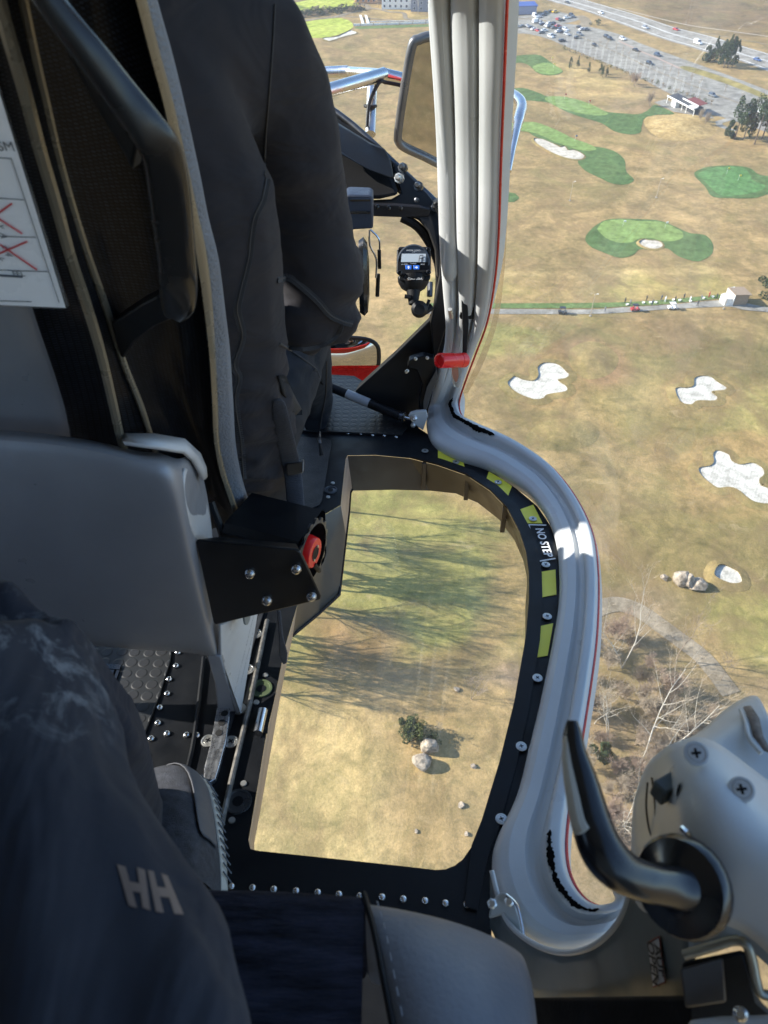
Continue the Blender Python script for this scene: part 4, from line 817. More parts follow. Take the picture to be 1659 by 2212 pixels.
def lowwall(a, b_, h, name, label):
    p, q = G(a), G(b_); d = (q-p).normalized(); s = Vector((-d.y, d.x, 0)); e = bpy.data.objects.new(name, None); col.objects.link(e); e.location = p; tag(e, label, 'fence')
    m = MB(); m.prism([Vector(), q-p, q-p+s*.4, s*.4], (0, 0, h)); me = m.mesh('rail'); fixn(me); put('rail', me, m_wallw, e)
    n = int((q-p).length/4)
    for i in range(n+1):
        c = (q-p)*(i/n) - s*.2; m = MB(); m.box((c.x, c.y, h*.65), .3, .3, h*1.3); put('post', m.mesh('post'), m_wood if i % 2 else m_wallw, e)
lowwall((553 + 835*.2526, 222*.2526), (553 + 1560*.2526, 198*.2526), 1.1, 'range_fence', 'low white fence along the far end of the driving range')
lowwall((553 + 970*.2526, 190*.2526), (553 + 1560*.2526, 178*.2526), .5, 'range_fence', 'second low white fence behind the far driving range')
# blue pool tarpaulin shed at the left end of the service yard
e = bpy.data.objects.new('blue_hall', None); col.objects.link(e); e.location = G(A(120, 190)); e.rotation_euler.z = .1; tag(e, 'low hall with a bright blue roof beside the door pillar', 'building')
m_bluer = M('blue_roof', (.03, .08, .30), .5)
slab('wall', [Vector(p) for p in ((-18, 0, 0), (10, 0, 0), (10, 9, 0), (-18, 9, 0))], (0, 0, 4.5), M('hall_wall', (.20, .24, .36), .7), e)
slab('roof', [Vector(p) for p in ((-18.5, -.6, 4.55), (10.5, -.6, 4.55), (10.5, 9.5, 5.3), (-18.5, 9.5, 5.3))], (0, 0, .3), m_bluer, e)
# ================================================================== INSIDE: the helicopter cabin (metres round the camera; x right, y forward, z up)
UP = Vector((0, 0, 1))
# ---- floor with the look-down window cut out of it
HOLE = [(751, 984), (747, 991), (740, 1053), (736, 1091), (676, 1126), (655, 1240), (642, 1308), (615, 1400), (590, 1525), (576, 1583), (548, 1750), (537, 1815), (541, 1834), (560, 1838), (760, 1859), (880, 1872), (940, 1879),
        (962, 1878), (982, 1870), (1000, 1856), (1018, 1830), (1040, 1775), (1078, 1650), (1110, 1520), (1135, 1380), (1142, 1300), (1142, 1240), (1136, 1195), (1122, 1150), (1095, 1098), (1058, 1060), (1008, 1027), (945, 1005), (886, 990), (811, 983)]
OUTER = [(500, 800), (700, 808), (765, 812), (800, 832), (850, 880), (905, 925), (945, 968), (1000, 1000), (1050, 1028), (1100, 1062), (1145, 1100), (1172, 1140), (1192, 1190), (1202, 1256), (1200, 1320), (1188, 1380), (1174, 1450), (1152, 1540), (1126, 1640), (1096, 1745), (1070, 1830), (1062, 1880), (1062, 1990), (1062, 2060)]
hole = [pz(*p, FZ) for p in HOLE]
OUTER = [(x + 16, y_ - 6) if 960 < y_ < 1900 and x > 930 else (x, y_) for x, y_ in OUTER]
outer = [pz(*p, FZ) for p in OUTER] + [Vector((.17, .1, FZ)), Vector((.17, -.9, FZ)), Vector((-1.35, -.9, FZ)), Vector((-1.35, 2.2, FZ))]
def holed(loops, z=None):
    bm = bmesh.new(); es = []
    for L in loops:
        vv = [bm.verts.new(p) for p in L]; es += [bm.edges.new((vv[i], vv[(i+1) % len(vv)])) for i in range(len(vv))]
    bmesh.ops.triangle_fill(bm, edges=es, use_beauty=True)
    for f in bm.faces:
        if f.normal.z < 0: f.normal_flip()
    m = MB(); bm.verts.index_update(); m.add([v.co.copy() for v in bm.verts], [[v.index for v in f.verts] for f in bm.faces]); bm.free(); return m
base = (-.3, 1.0, FZ)
floor = Flat('cabin_floor', holed([outer, hole]), m_black, base, kind='structure', smooth=False)
fe_ = floor.e
def fpart(name, mb, mat, **k): return floor.part(name, mb, mat, **k)
# raised second plate round the rim of the window (the step line seen along the right side)
def offs(L, d):
    n = len(L); out = []; A_ = sum(L[i].x*L[(i+1) % n].y - L[(i+1) % n].x*L[i].y for i in range(n)); sg = 1 if A_ > 0 else -1
    for i in range(n):
        t = (L[(i+1) % n] - L[i-1]).normalized(); out.append(L[i] + Vector((t.y, -t.x, 0))*sg*d)
    return out
ring_in = [p + UP*.004 for p in hole]; i0, i1 = 20, 34
seg = hole[i0:i1]; og = offs(hole, .028)[i0:i1]
seg = [pz(1003, 1962, FZ)] + seg; og = [pz(1030, 1970, FZ)] + og
m = MB(); m.grid([[p + UP*.0005 for p in seg], [p + UP*.005 for p in seg], [p + UP*.005 for p in og], [p + UP*.0005 for p in og]]); fpart('rim_plate', m, m_black)
# reveal walls down to the window pane
low = [p + Vector((0, 0, -.10)) for p in offs(hole, .004)]
LOWPX = {0: (761, 1060), 1: (757, 1068), 2: (754, 1110), 3: (748, 1160), 4: (733, 1288), 5: (690, 1328), 6: (632, 1376), 7: (617, 1445), 8: (601, 1530), 9: (589, 1600), 10: (561, 1760), 11: (549, 1822), 34: (850, 1058), 33: (930, 1060), 32: (985, 1066), 31: (1032, 1086), 30: (1078, 1122), 29: (1112, 1168), 28: (1130, 1210), 27: (1139, 1250)}
for k, p in LOWPX.items(): low[k] = pz(*p, FZ - .10)
win = Thing('floor_window', 'look-down window in the cabin floor, seen past the pilot\'s seat', 'window', (.1, 1.1, FZ - .1))
def strip(idx, name, mat, par=None):
    m = MB(); m.grid([[hole[i] - UP*.001 for i in idx], [hole[i].lerp(low[i], .5) for i in idx], [low[i] for i in idx]]); return win.part(name, m, mat, par)
n = len(hole)
strip([33, 34, 0], 'front_liner', m_brown); strip([0, 1, 2, 3], 'side_liner', m_tan); strip([3, 4, 5, 6], 'side_panel', M('olive_brown_panel', (.135, .108, .075), .45, var=.06))
strip(list(range(6, 13)), 'side_liner', m_tan); strip(list(range(12, 21)), 'rear_liner', m_brown); strip(list(range(20, 34)), 'curved_liner', m_brown)
m = MB(); m.tube([low[i] + UP*.004 for i in (0, 1, 2, 3, 4)] + [low[4].lerp(low[5], .3)+UP*.004, low[5] + UP*.004, low[6] + UP*.004], .0035, 8); win.part('seal', m, m_blackg)
pane = offs(low, .012); win.part('pane', holed([[p - UP*.006 for p in pane]]), glassmat('floor_glass', (.97, .98, .96), .5, .025, .022), smooth=False)
for a, b_ in (((1012, 1030), (1010, 1068)), ((1092, 1100), (1090, 1135)), ((925, 1002), (912, 1048))):          # brackets standing on the curved liner
    p, q = pz(*a, FZ - .006), pz(*b_, FZ - .085); m = MB(); m.box((p + q)/2 + Vector((-.004, -.004, 0)), .012, .010, .085); win.part('bracket', m, m_brown, b=.002)
# ---- hazard tape, placard, screws, rivets
FT = FZ + .004
def quad_on(ps_, z, name, mat, th=.0012, par=None):
    m = MB(); m.prism([pz(*p, z) for p in ps_], (0, 0, -th)); return fpart(name, m, mat)
for q in ([(946, 970), (975, 982), (1000, 994), (1005, 1015), (975, 1002), (946, 990)], [(1056, 1018), (1085, 1035), (1106, 1050), (1097, 1072), (1075, 1053), (1050, 1036)], [(1124, 1100), (1152, 1090), (1172, 1130), (1138, 1130)],
          [(1163, 1236), (1200, 1230), (1202, 1284), (1164, 1291)], [(1159, 1354), (1195, 1346), (1183, 1416), (1152, 1421)]):
    quad_on(q, FZ + .0016, 'yellow_tape', m_yellow)
# NO STEP placard: a white outline with white letters
def lineq(a, b_, w, z): p, q = pz(*a, z), pz(*b_, z); t = (q-p).normalized(); s = Vector((-t.y, t.x, 0))*w/2; return [p-s, p+s, q+s, q-s]
m = MB()
for a, b_ in (((1142, 1133), (1164, 1212)), ((1164, 1212), (1200, 1206)), ((1142, 1133), (1180, 1134))): m.prism(lineq(a, b_, .0035, FT), (0, 0, -.001))
fpart('placard_border', m, m_wtext)
t0, t1 = pz(1163, 1138, FT + .001), pz(1186, 1206, FT + .001); xd = (t1 - t0)
tm = text_mesh('NO STEP', .027, (t0 + t1)/2, xd, Vector((1, .2, 0)), .0006); fpart('lettering', tm, m_wtext, smooth=False, fix=False)
def rivet_mesh(r, h): b = MB(); b.lathe((0, 0, 0), UP, [(r, 0), (r*.97, h*.4), (r*.75, h*.8), (r*.3, h), (r*.05, h)], 12); me = b.mesh('rivet'); fixn(me); return me
def screw_mesh(r):
    b = MB(); b.lathe((0, 0, 0), UP, [(r, 0), (r*.98, r*.16), (r*.80, r*.20), (r*.78, r*.12), (r*.62, r*.12), (r*.58, r*.22), (r*.02, r*.24)], 20)
    for s in (0, 1): b.box((0, 0, r*.24), r*(.75 if s else .2), r*(.2 if s else .75), r*.06, mi=1)
    me = b.mesh('screw'); fixn(me); return me
rv, rv2, sc1, sc2 = rivet_mesh(.0052, .0035), rivet_mesh(.006, .005), screw_mesh(.0095), screw_mesh(.0125)
def pins(name, me, pts, mats, z):
    for p in pts:
        o = put(name, me, mats, fe_, pz(*p, z) - floor.base, (0, 0, rnd.uniform(0, 3)))
pins('rivet', rv, [(499, 1915), (545, 1918), (591, 1921), (639, 1925), (686, 1928), (732, 1932), (777, 1936), (825, 1938), (871, 1942), (918, 1946), (962, 1951), (1008, 1954)], m_steel, FZ + .0005)
pins('rivet', rv, [(674, 931), (700, 932), (726, 933), (752, 936), (779, 937), (805, 940), (830, 941), (856, 944)], m_screw, FZ + .001)
pins('rivet', rv2, [(384, 1410), (380, 1439), (365, 1468), (361, 1499), (345, 1529), (341, 1562), (326, 1596), (314, 1632), (361, 1585), (403, 1588), (425, 1589)], m_steel, FZ + .0005)
pins('screw', sc2, [(553, 1370), (535, 1447), (517, 1532), (499, 1603), (450, 1601)], [m_screw, m_black], FZ + .001)
pins('screw', sc1, [(1151, 1121), (1179, 1220), (1182, 1332), (1161, 1465), (1126, 1613), (1083, 1770)], [m_screw, m_black], FT)
pins('screw', sc1, [(985, 998), (1076, 1042), (918, 974)], [m_blackg, m_black], FT)
# small fittings: threaded floor sockets, slot with a bright rod
def socket(c, r, mat, z=FZ):
    p = pz(*c, z); b = MB(); b.lathe(p, UP, [(r*1.25, .0005), (r*1.2, .003), (r, .003), (r*.95, .0012), (r*.55, .0008), (r*.5, .0012), (r*.03, .0012)], 20); fpart('floor_socket', b, mat)
    b = MB(); b.lathe(p + UP*.0013, UP, [(r*.5, 0), (r*.5, .0006), (r*.02, .0006)], 16); fpart('socket_hole', b, m_black)
    for s in (-1, 1):
        b = MB(); b.lathe(p + Vector((.004*s, .032*s, .0005)), UP, [(.0055, 0), (.005, .002), (.001, .002)], 12); fpart('rivet', b, m_screw)
socket((564, 1488), .017, M('green_primer', (.05, .07, .03), .6, var=.3)); socket((514, 1732), .018, m_dkmetal); socket((714, 1059), .014, m_dkmetal)
m = MB(); m.prism([pz(*p, FZ + .001) for p in ((551, 1528), (583, 1528), (578, 1585), (541, 1580), (540, 1572))], (0, 0, .0006)); fpart('slot', m, M('slot_dark', (.004, .004, .004), .9))
m = MB(); m.tube([pz(568, 1534, FZ + .012), pz(557, 1584, FZ + .012)], .0085, 14); fpart('rod', m, m_steel)
# scuffed inspection panel ahead of the window, patch of dotted rubber at the pedals
m = MB(); m.prism([pz(*p, FZ + .003) for p in ((580, 1030), (590, 940), (700, 946), (714, 950), (716, 958), (696, 1080), (690, 1090), (660, 1104), (600, 1120))], (0, 0, -.002)); fpart('inspection_panel', m, M('scuffed_black', (.020, .021, .024), .6, bmp=.5, bs=300), b=.0008)
def dotted(name):
    m_, n_, l_, p_ = newmat(name); v = tc(n_); vo = n_.new('ShaderNodeTexVoronoi'); vo.inputs['Scale'].default_value = 38; vo.inputs['Randomness'].default_value = .15; l_.new(v, vo.inputs['Vector'])
    rr = ramp(n_, l_, vo.outputs['Distance'], [(.36, (1, 1, 1)), (.44, (0, 0, 0))]); p_.inputs['Roughness'].default_value = .5
    l_.new(mixc(n_, l_, rr, (.010, .011, .012), (.014, .0145, .016)), p_.inputs['Base Color']); bump(n_, l_, p_, rr, .45, .002); return m_
m_stud = dotted('studded_rubber')
m = MB(); m.prism([pz(*p, FZ + .007) for p in ((560, 806), (705, 812), (764, 816), (800, 838), (850, 892), (880, 922), (866, 938), (570, 926))], (0, 0, -.0065)); fpart('pedal_mat', m, m_stud, b=.001)
m = MB(); m.prism([pz(*p, FZ + .005) for p in ((140, 1370), (372, 1390), (368, 1425), (345, 1500), (310, 1590), (290, 1640), (285, 1700), (80, 1700), (100, 1500))], (0, 0, -.0045)); fpart('floor_mat', m, m_stud, b=.001)
for k, q in enumerate((((183, 1429), (262, 1436), (258, 1446), (180, 1440)), ((190, 1442), (205, 1443), (170, 1520), (155, 1520)), ((235, 1446), (247, 1447), (222, 1520), (205, 1525)), ((252, 1447), (258, 1448), (232, 1522), (225, 1524)))):
    m = MB(); m.prism([pz(*p, FZ + .009) for p in q], (0, 0, -.0035)); fpart('grate_bar', m, m_blackg)
m = MB(); m.prism([pz(*p, FZ + .0068) for p in ((190, 1441), (247, 1446), (218, 1522), (158, 1520))], (0, 0, -.001)); fpart('grate_plate', m, M('grate_grey', (.045, .05, .055), .5))
m = MB(); m.prism([pz(*p, FZ + .007) for p in ((273, 1580), (290, 1585), (278, 1625), (262, 1615))], (0, 0, -.001)); fpart('label_sticker', m, M('grey_sticker', (.10, .10, .10), .6))
# seat track
trk = Thing('seat_track', 'scratched metal seat rail on the floor, running out from the seat foot', 'seat rail', pz(470, 1640, FZ))
m = MB(); m.prism([pz(*p, FZ + .012) for p in ((474, 1500), (498, 1500), (496, 1545), (488, 1600), (472, 1660), (465, 1682), (452, 1690), (445, 1700), (430, 1790), (423, 1860), (410, 1930), (404, 1930), (418, 1840), (428, 1760), (438, 1692), (440, 1684), (441, 1660), (455, 1605), (466, 1545))], (0, 0, -.011)); rail = trk.part('rail', m, m_alu, b=.001)
for p in ((485, 1541), (479, 1561), (473, 1583)):
    b = MB(); b.lathe(pz(*p, FZ + .0122), UP, [(.0065, 0), (.0062, .0008), (.001, .0008)], 16); trk.part('rail_hole', b, M('hole_black', (.003, .003, .003), .8), rail)
m = MB(); m.prism([pz(*p, FZ + .005) for p in ((520, 1500), (545, 1400), (585, 1270), (578, 1268), (536, 1400), (505, 1510), (440, 1720), (392, 1960), (400, 1962), (450, 1720))], (0, 0, -.0045)); trk.part('guide_flange', m, m_dkmetal)
m = MB(); m.tube(cr([pz(*p, FZ + .006) for p in ((577, 1340), (556, 1440), (535, 1540), (508, 1650), (478, 1780), (445, 1915), (425, 1990))], 4), .0048, 8); trk.part('edge_trim', m, M('worn_trim', (.16, .15, .135), .45, .6, var=.4, vs_=60))
m = MB(); m.tube(cr([pz(*p, FZ + .004) for p in ((440, 1420), (420, 1590), (398, 1690), (370, 1830))], 4), .004, 8); trk.part('edge_trim', m, m_black)
strp = Flat('strap_end', MB().prism([pd(*p, d) for p, d in (((598, 1318), 1.20), ((606, 1318), 1.20), ((612, 1375), 1.24), ((621, 1410), 1.27), ((620, 1432), 1.28), ((612, 1436), 1.28), ((603, 1418), 1.27), ((602, 1375), 1.24))], ray(610, 1370)*.006), m_web, pd(610, 1420, 1.28), 'loose end of a black strap hanging at the edge of the floor window', 'strap', b=.002)

# ------------------------------------------------------------------ door: frame tube, acrylic window, latch housing, handle
AF = [((905, -700), (1135, -700), 'y', 1.14), ((917, -300), (1112, -300), 'y', 1.33), ((930, -90), (1096, -90), 'y', 1.46), ((934, 0), (1091, 0), 'y', 1.55), ((945, 167), (1085, 167), 'y', 1.63), ((952, 333), (1079, 333), 'y', 1.72), ((955, 500), (1074, 500), 'y', 1.79), ((960, 600), (1066, 600), 'y', 1.82), ((964, 690), (1050, 690), 'y', 1.85),
      ((957, 760), (1025, 760), 'y', 1.87), ((942, 815), (1002, 822), 'y', 1.875), ((928, 875), (989, 868), 'z', -.975), ((921, 925), (998, 898), 'z', -1.0), ((938, 962), (1032, 917), 'z', -1.0), ((985, 990), (1070, 933), 'z', -1.0), ((1036, 1016), (1106, 950), 'z', -1.0), ((1080, 1038), (1145, 973), 'z', -1.0), ((1125, 1066), (1187, 1004), 'z', -1.0),
      ((1156, 1098), (1226, 1048), 'z', -1.0), ((1180, 1140), (1260, 1104), 'z', -1.0), ((1193, 1190), (1281, 1162), 'z', -1.0), ((1198, 1256), (1289, 1235), 'z', -1.0), ((1196, 1310), (1289, 1310), 'z', -1.0), ((1186, 1370), (1284, 1388), 'z', -1.0), ((1172, 1440), (1273, 1470), 'z', -1.0), ((1152, 1530), (1260, 1552), 'z', -1.0),
      ((1130, 1615), (1245, 1640), 'z', -1.0), ((1103, 1720), (1229, 1715), 'z', -1.0), ((1075, 1810), (1220, 1790), 'z', -1.0), ((1062, 1860), (1219, 1838), 'z', -1.0), ((1066, 1915), (1226, 1882), 'z', -1.0), ((1092, 1978), (1244, 1920), 'z', -1.0), ((1146, 2032), (1270, 1946), 'z', -1.0), ((1215, 2054), (1302, 1955), 'z', -.99), ((1285, 2035), (1330, 1945), 'z', -.97), ((1350, 1960), (1352, 1915), 'z', -.95), ((1400, 1890), (1375, 1860), 'z', -.93)]
PIL = {-700: .15, -300: .15, -90: .15, 0: .15, 167: .15, 333: .145, 500: .13, 600: .10, 690: .06, 760: .02}
def AFp(e):
    (a, f, k, v) = e; g = pz if k == 'z' else py
    if k == 'z' and 1030 < a[0] and a[1] < 1800: a = (a[0] + (f[0]-a[0])*.11, a[1] + (f[1]-a[1])*.11)
    if k == 'z': return g(*a, v - .042), g(*f, v)
    return g(*a, v), g(*f, v - (PIL.get(a[1], 0) if k == 'y' else 0))
PA = cr([AFp(e)[0] for e in AF], 5); PF = cr([AFp(e)[1] for e in AF], 5)
S_ = [0, 0, .02, .05, .09, .14, .20, .26, .32, .37, .42, .46, .50, .54, .58, .62, .66, .70, .74, .77, .80, .84, .88, .92, .955, .985, 1.0, 1.005]
def itp(T, s):
    for (a_, x_), (b2, y2) in zip(T, T[1:]):
        if a_ <= s <= b2: return x_ + (y2-x_)*(s-a_)/max(b2-a_, 1e-9)
    return T[-1][1]
T_SILL = [(0, -.004), (.02, .004), (.07, .010), (.16, .015), (.30, .0165), (.46, .013), (.50, .012), (.53, .002), (.57, -.002), (.66, -.003), (.72, .004), (.755, .011), (.80, .014), (.86, .0135), (.91, .011), (.955, .010), (.985, .006), (1.0, -.004), (1.005, -.03)]
T_PIL = [(0, -.012), (.02, .010), (.05, .018), (.10, .022), (.20, .021), (.25, .018), (.262, .012), (.27, -.016), (.30, -.018), (.308, .0), (.33, .010), (.40, .016), (.50, .017), (.60, .014), (.64, .010), (.65, -.008), (.68, -.010), (.69, .004), (.73, .010), (.77, .011), (.80, .012), (.86, .0135), (.91, .011), (.955, .010), (.985, .006), (1.0, -.004), (1.005, -.03)]
S_ = [0] + sorted({s for s, _ in T_SILL + T_PIL})
prof = [(s, 0) for s in S_]
door = Thing('pilot_door', 'pale grey pilot door with a swept frame, large acrylic window and black handle', 'door', (.4, 1.1, -1.0))
rows = []
for i in range(len(PA)):
    a, f = PA[i], PF[i]; t = (PA[min(i+1, len(PA)-1)] + PF[min(i+1, len(PA)-1)] - PA[max(i-1, 0)] - PF[max(i-1, 0)]).normalized()
    ac = f - a; nn = ac.cross(t).normalized()
    if nn.dot(-(a+f)) < 0: nn = -nn
    k = max(0, min(1, (a.z + .92)/.30)); k = k*k*(3-2*k); w_ = max(.6, min(1.25, ac.length/.095))      # fluted sections stand deeper on the upright pillar
    rows.append([a + ac*s + nn*((-.02 if q_ == 0 else itp(T_SILL, s)*(1-k) + itp(T_PIL, s)*.9*k)*w_) for q_, s in enumerate(S_)])
m = MB(); m.grid(rows)
fr_ = door.part('frame', m, m_white, ang=50)
# inner fluted pillar trim: two more ridges with a dark gap between them
def pillar_rail(px_list, yv, name, mat, r, flat=1.0, dz=0):
    P = cr([py(x, y_, yy) for (x, y_), yy in zip(px_list, yv)], 4); m = MB(); m.tube(P, r, 12, flat=flat); return door.part(name, m, mat, fr_)
pillar_rail([(949, -80), (951, 0), (961, 167), (970, 333), (974, 480), (975, 560), (972, 602)], [1.43, 1.52, 1.60, 1.69, 1.755, 1.775, 1.785], 'pillar_trim', m_white, [.020]*23 + [.016, .012], 1.0)
# rubber seal laid bare where the paint has chipped off the flange
def chip(i0, i1, s0, s1, seed, name='chipped_edge', mat=None):
    q = random.Random(seed); L_ = []; R_ = []; nseg = (i1-i0)*3
    for k in range(nseg + 1):
        ff = i0 + 10 + (i1-i0)*k/nseg; i = int(ff); j = min(i+1, len(rows)-1); w = ff - i
        taper = min(1, k/3, (nseg-k)/3)
        mid_ = (s0+s1)/2; a = mid_ + (s0-mid_)*taper + (q.uniform(-.01, .02) + .012*math.sin(k*.33 + seed))*taper; b_ = mid_ + (s1-mid_)*taper + (q.uniform(-.02, .01) + .01*math.sin(k*.21 + 2*seed))*taper
        def at(s):
            pa = PA[i].lerp(PA[j], w); pf = PF[i].lerp(PF[j], w)
            r0 = [rows[i][x].lerp(rows[j][x], w) for x in range(len(prof))]
            idx = max(x for x in range(1, len(prof)-1) if prof[x][0] <= s); u0, u1 = prof[idx][0], prof[idx+1][0]
            pt = r0[idx].lerp(r0[idx+1], (s-u0)/max(u1-u0, 1e-6)); return pt - pt.normalized()*.0045
        L_.append([at(a + (b_-a)*q__) for q__ in (0, .2, .4, .6, .8, 1)])
    m = MB(); m.grid(L_); door.part(name, m, mat or m_hole, fr_)
chip(43, 62, .76, .88, 3); chip(43, 61, .69, .715, 8, 'bare_metal', m_white)
chip(131, 157, .80, .88, 5); chip(128, 160, .765, .785, 6, 'bare_metal', m_white)
# red outer skin showing as a thin line outside the frame
m = MB(); m.tube([p + Vector((.004, 0, -.006)) for p in PF[:int(len(PF)*.93)]], .0028, 8); door.part('outer_skin', m, m_red)
EP = [py(x, y_, 1.56 + .0004*y_) for x, y_ in ((1098, -60), (1094, 100), (1088, 300), (1084, 450), (1078, 580), (1066, 680), (1044, 750), (1018, 810), (1000, 850))]; EQ = [py(x, y_, 1.57 + .0004*y_) for x, y_ in ((1112, -60), (1108, 100), (1102, 300), (1097, 450), (1090, 580), (1078, 680), (1058, 750), (1032, 810), (1010, 850))]
m = MB(); m.grid([cr(EP, 5), cr(EQ, 5)]); door.part('acrylic_edge', m, glassmat('acrylic_edge', (.75, .70, .62), 3.0, .1, .45))
# bubble window: from the frame edge up and outward
PFs = PF[:int(len(PF))]; ns = len(PFs); rows2 = []
for i, p in enumerate(PFs):
    t = i/(ns-1); far_ = Vector((.42, 1.35 - 1.30*t, .42)); ctl = Vector((max(.62, p.x + .12), p.y*.75 + far_.y*.25 - .02, max(p.z, -.75)*.65))
    rows2.append([p*(1-s)**2 + ctl*2*s*(1-s) + far_*s*s for s in [k/14 for k in range(15)]])
m = MB(); m.grid(rows2); door.part('window_pane', m, m_glass, fix=False)
# lower rear panel with the placard
PAN = [(1062, 1890, .985), (1090, 1985, .975), (1148, 2040, .96), (1215, 2062, .93), (1285, 2046, .88), (1345, 1985, .80), (1376, 1880, .72), (1420, 1880, .66), (1480, 1930, .60), (1492, 2040, .60), (1485, 2150, .61), (1330, 2153, .72), (1170, 2160, .86), (1140, 2080, .93), (1080, 2010, .97)]
def dpan(x, y_): return .985 - (x-1062)/430*.385     # smooth depth across the panel
TOPP = [(1062, 1890), (1090, 1985), (1148, 2040), (1215, 2062), (1285, 2046), (1345, 1985), (1372, 1900), (1420, 1888), (1480, 1930), (1494, 1990)]
BOTP = [(1062, 2000), (1090, 2060), (1148, 2158), (1215, 2158), (1285, 2157), (1345, 2155), (1372, 2154), (1420, 2153), (1480, 2152), (1490, 2150)]
m = MB(); m.grid([[pd(x, y_ + (q-y_)*t, dpan(x, y_)*1.003) for t in (0, .25, .5, .75, 1)] for (x, y_), (x2, q) in zip(TOPP, BOTP)]); o = door.part('rear_panel', m, M('dark_grey_paint', (.115, .14, .15), .45, var=.04), ang=80); solid(o, .006, 0)  # panel has its own dark grey-green colour
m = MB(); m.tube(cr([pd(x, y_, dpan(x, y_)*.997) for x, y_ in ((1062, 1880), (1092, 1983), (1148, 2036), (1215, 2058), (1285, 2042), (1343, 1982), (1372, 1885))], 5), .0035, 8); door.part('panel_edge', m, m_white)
def on_panel(x, y_, k=.996): return pd(x, y_, dpan(x, y_)*k)
m = MB(); m.prism([on_panel(*p, .984) for p in ((1399, 2037), (1424, 2023), (1437, 2122), (1411, 2132))], ray(1415, 2080)*.003); pl = door.part('placard', m, M('placard_plate', (.60, .60, .62), .5))
m = MB()
for a, b_ in (((1399, 2037), (1424, 2023)), ((1424, 2023), (1437, 2122)), ((1411, 2132), (1437, 2122))): m.tube([on_panel(*a, .982), on_panel(*b_, .982)], .0007, 6)
door.part('placard_edge', m, M('dull_red', (.20, .05, .04), .6), pl)
for tx, a, b_ in (('AUF', (1419, 2045), (1430, 2105)), ('OPEN', (1404, 2040), (1416, 2122))):
    p, q = on_panel(*a, .979), on_panel(*b_, .979)
    tm = text_mesh(tx, .0135, (p+q)/2, q-p, on_panel(1437, 2070, .979) - on_panel(1399, 2076, .979),  .0003, ys=1.5); door.part('lettering', tm, m_btext, pl, smooth=False, fix=False)
# latch housing: box with rounded edges, warm-lit left flank, bluish top
def hp(x, y_, d): return pd(x, y_, d)
# rows run left flank -> front edge -> top face, listed from upper end to lower end
HS = [[(1400, 1655, .70), (1372, 1720, .70), (1368, 1800, .69), (1368, 1878, .69), (1372, 1960, .68)],
      [(1412, 1640, .67), (1400, 1700, .66), (1405, 1790, .64), (1410, 1880, .625), (1415, 1980, .62)],
      [(1440, 1617, .63), (1450, 1672, .60), (1462, 1775, .575), (1470, 1885, .57), (1470, 1990, .575)],
      [(1455, 1610, .625), (1475, 1678, .575), (1480, 1755, .556), (1492, 1860, .553), (1492, 1995, .565)],
      [(1520, 1585, .61), (1530, 1670, .56), (1530, 1755, .54), (1545, 1850, .535), (1540, 1990, .55)],
      [(1590, 1640, .60), (1605, 1720, .55), (1610, 1800, .53), (1620, 1880, .522), (1610, 2000, .54)],
      [(1670, 1700, .60), (1690, 1780, .55), (1700, 1850, .52), (1710, 1910, .515), (1700, 2100, .53)],
      [(1800, 1800, .58), (1800, 1880, .53), (1810, 1920, .50), (1810, 2000, .50), (1800, 2200, .51)]]
m = MB(); m.grid([[hp(*q) for q in cr_] for cr_ in HS]); hs = door.part('latch_housing', m, m_white, ang=80); sub(hs, 2); solid(hs, .004, 0)
m = MB(); m.prism([hp(*q) for q in ((1482, 1930, .60), (1560, 1860, .575), (1800, 1960, .52), (1800, 2230, .53), (1640, 2060, .57), (1600, 2030, .575), (1560, 2040, .58), (1484, 2066, .60))], ray(1550, 2000)*.02); door.part('housing_apron', m, m_greyp, b=.004, smooth=False)
# door rear post with chipped flange, upper right
PS = [[(1440, 1618, .68), (1513, 1592, .70), (1560, 1540, .72), (1605, 1511, .73), (1640, 1500, .74)],
      [(1460, 1625, .64), (1530, 1600, .66), (1590, 1575, .665), (1628, 1560, .67), (1655, 1545, .675)],
      [(1520, 1640, .63), (1560, 1650, .64), (1610, 1660, .645), (1660, 1640, .65), (1700, 1620, .655)],
      [(1600, 1720, .62), (1640, 1740, .62), (1680, 1760, .62), (1720, 1740, .63), (1760, 1720, .63)]]
m = MB(); m.grid([[hp(*q) for q in r_] for r_ in PS]); o = door.part('rear_post', m, m_white, ang=80); sub(o, 2); solid(o, .004, 0)
m = MB(); m.grid([[hp(*q) for q in ((1606, 1530, .695), (1618, 1555, .668), (1626, 1590, .65), (1650, 1622, .638))], [hp(*q) for q in ((1622, 1528, .695), (1640, 1555, .668), (1648, 1595, .648), (1668, 1630, .636))]]); o = door.part('chipped_edge', m, M('bare_brown', (.14, .11, .09), .7, var=.5, vs_=60)); solid(o, .002)
m = MB(); m.tube(cr([hp(*q) for q in ((1600, 1533, .694), (1611, 1560, .667), (1618, 1594, .649), (1644, 1628, .636))], 4), .0022, 8); door.part('bare_metal', m, m_wallw if 0 else m_white)
for (x, y_), d in (((1503, 1628), .585), ((1601, 1706), .56)):
    c = hp(x, y_, d); me = screw_mesh(.0098); o = put('screw', me, [m_white, m_black], door.e, c - door.base - ray(x, y_)*.006); o.rotation_mode = 'QUATERNION'; o.rotation_quaternion = UP.rotation_difference((-ray(x, y_) + Vector((.1, 0, .55))).normalized())
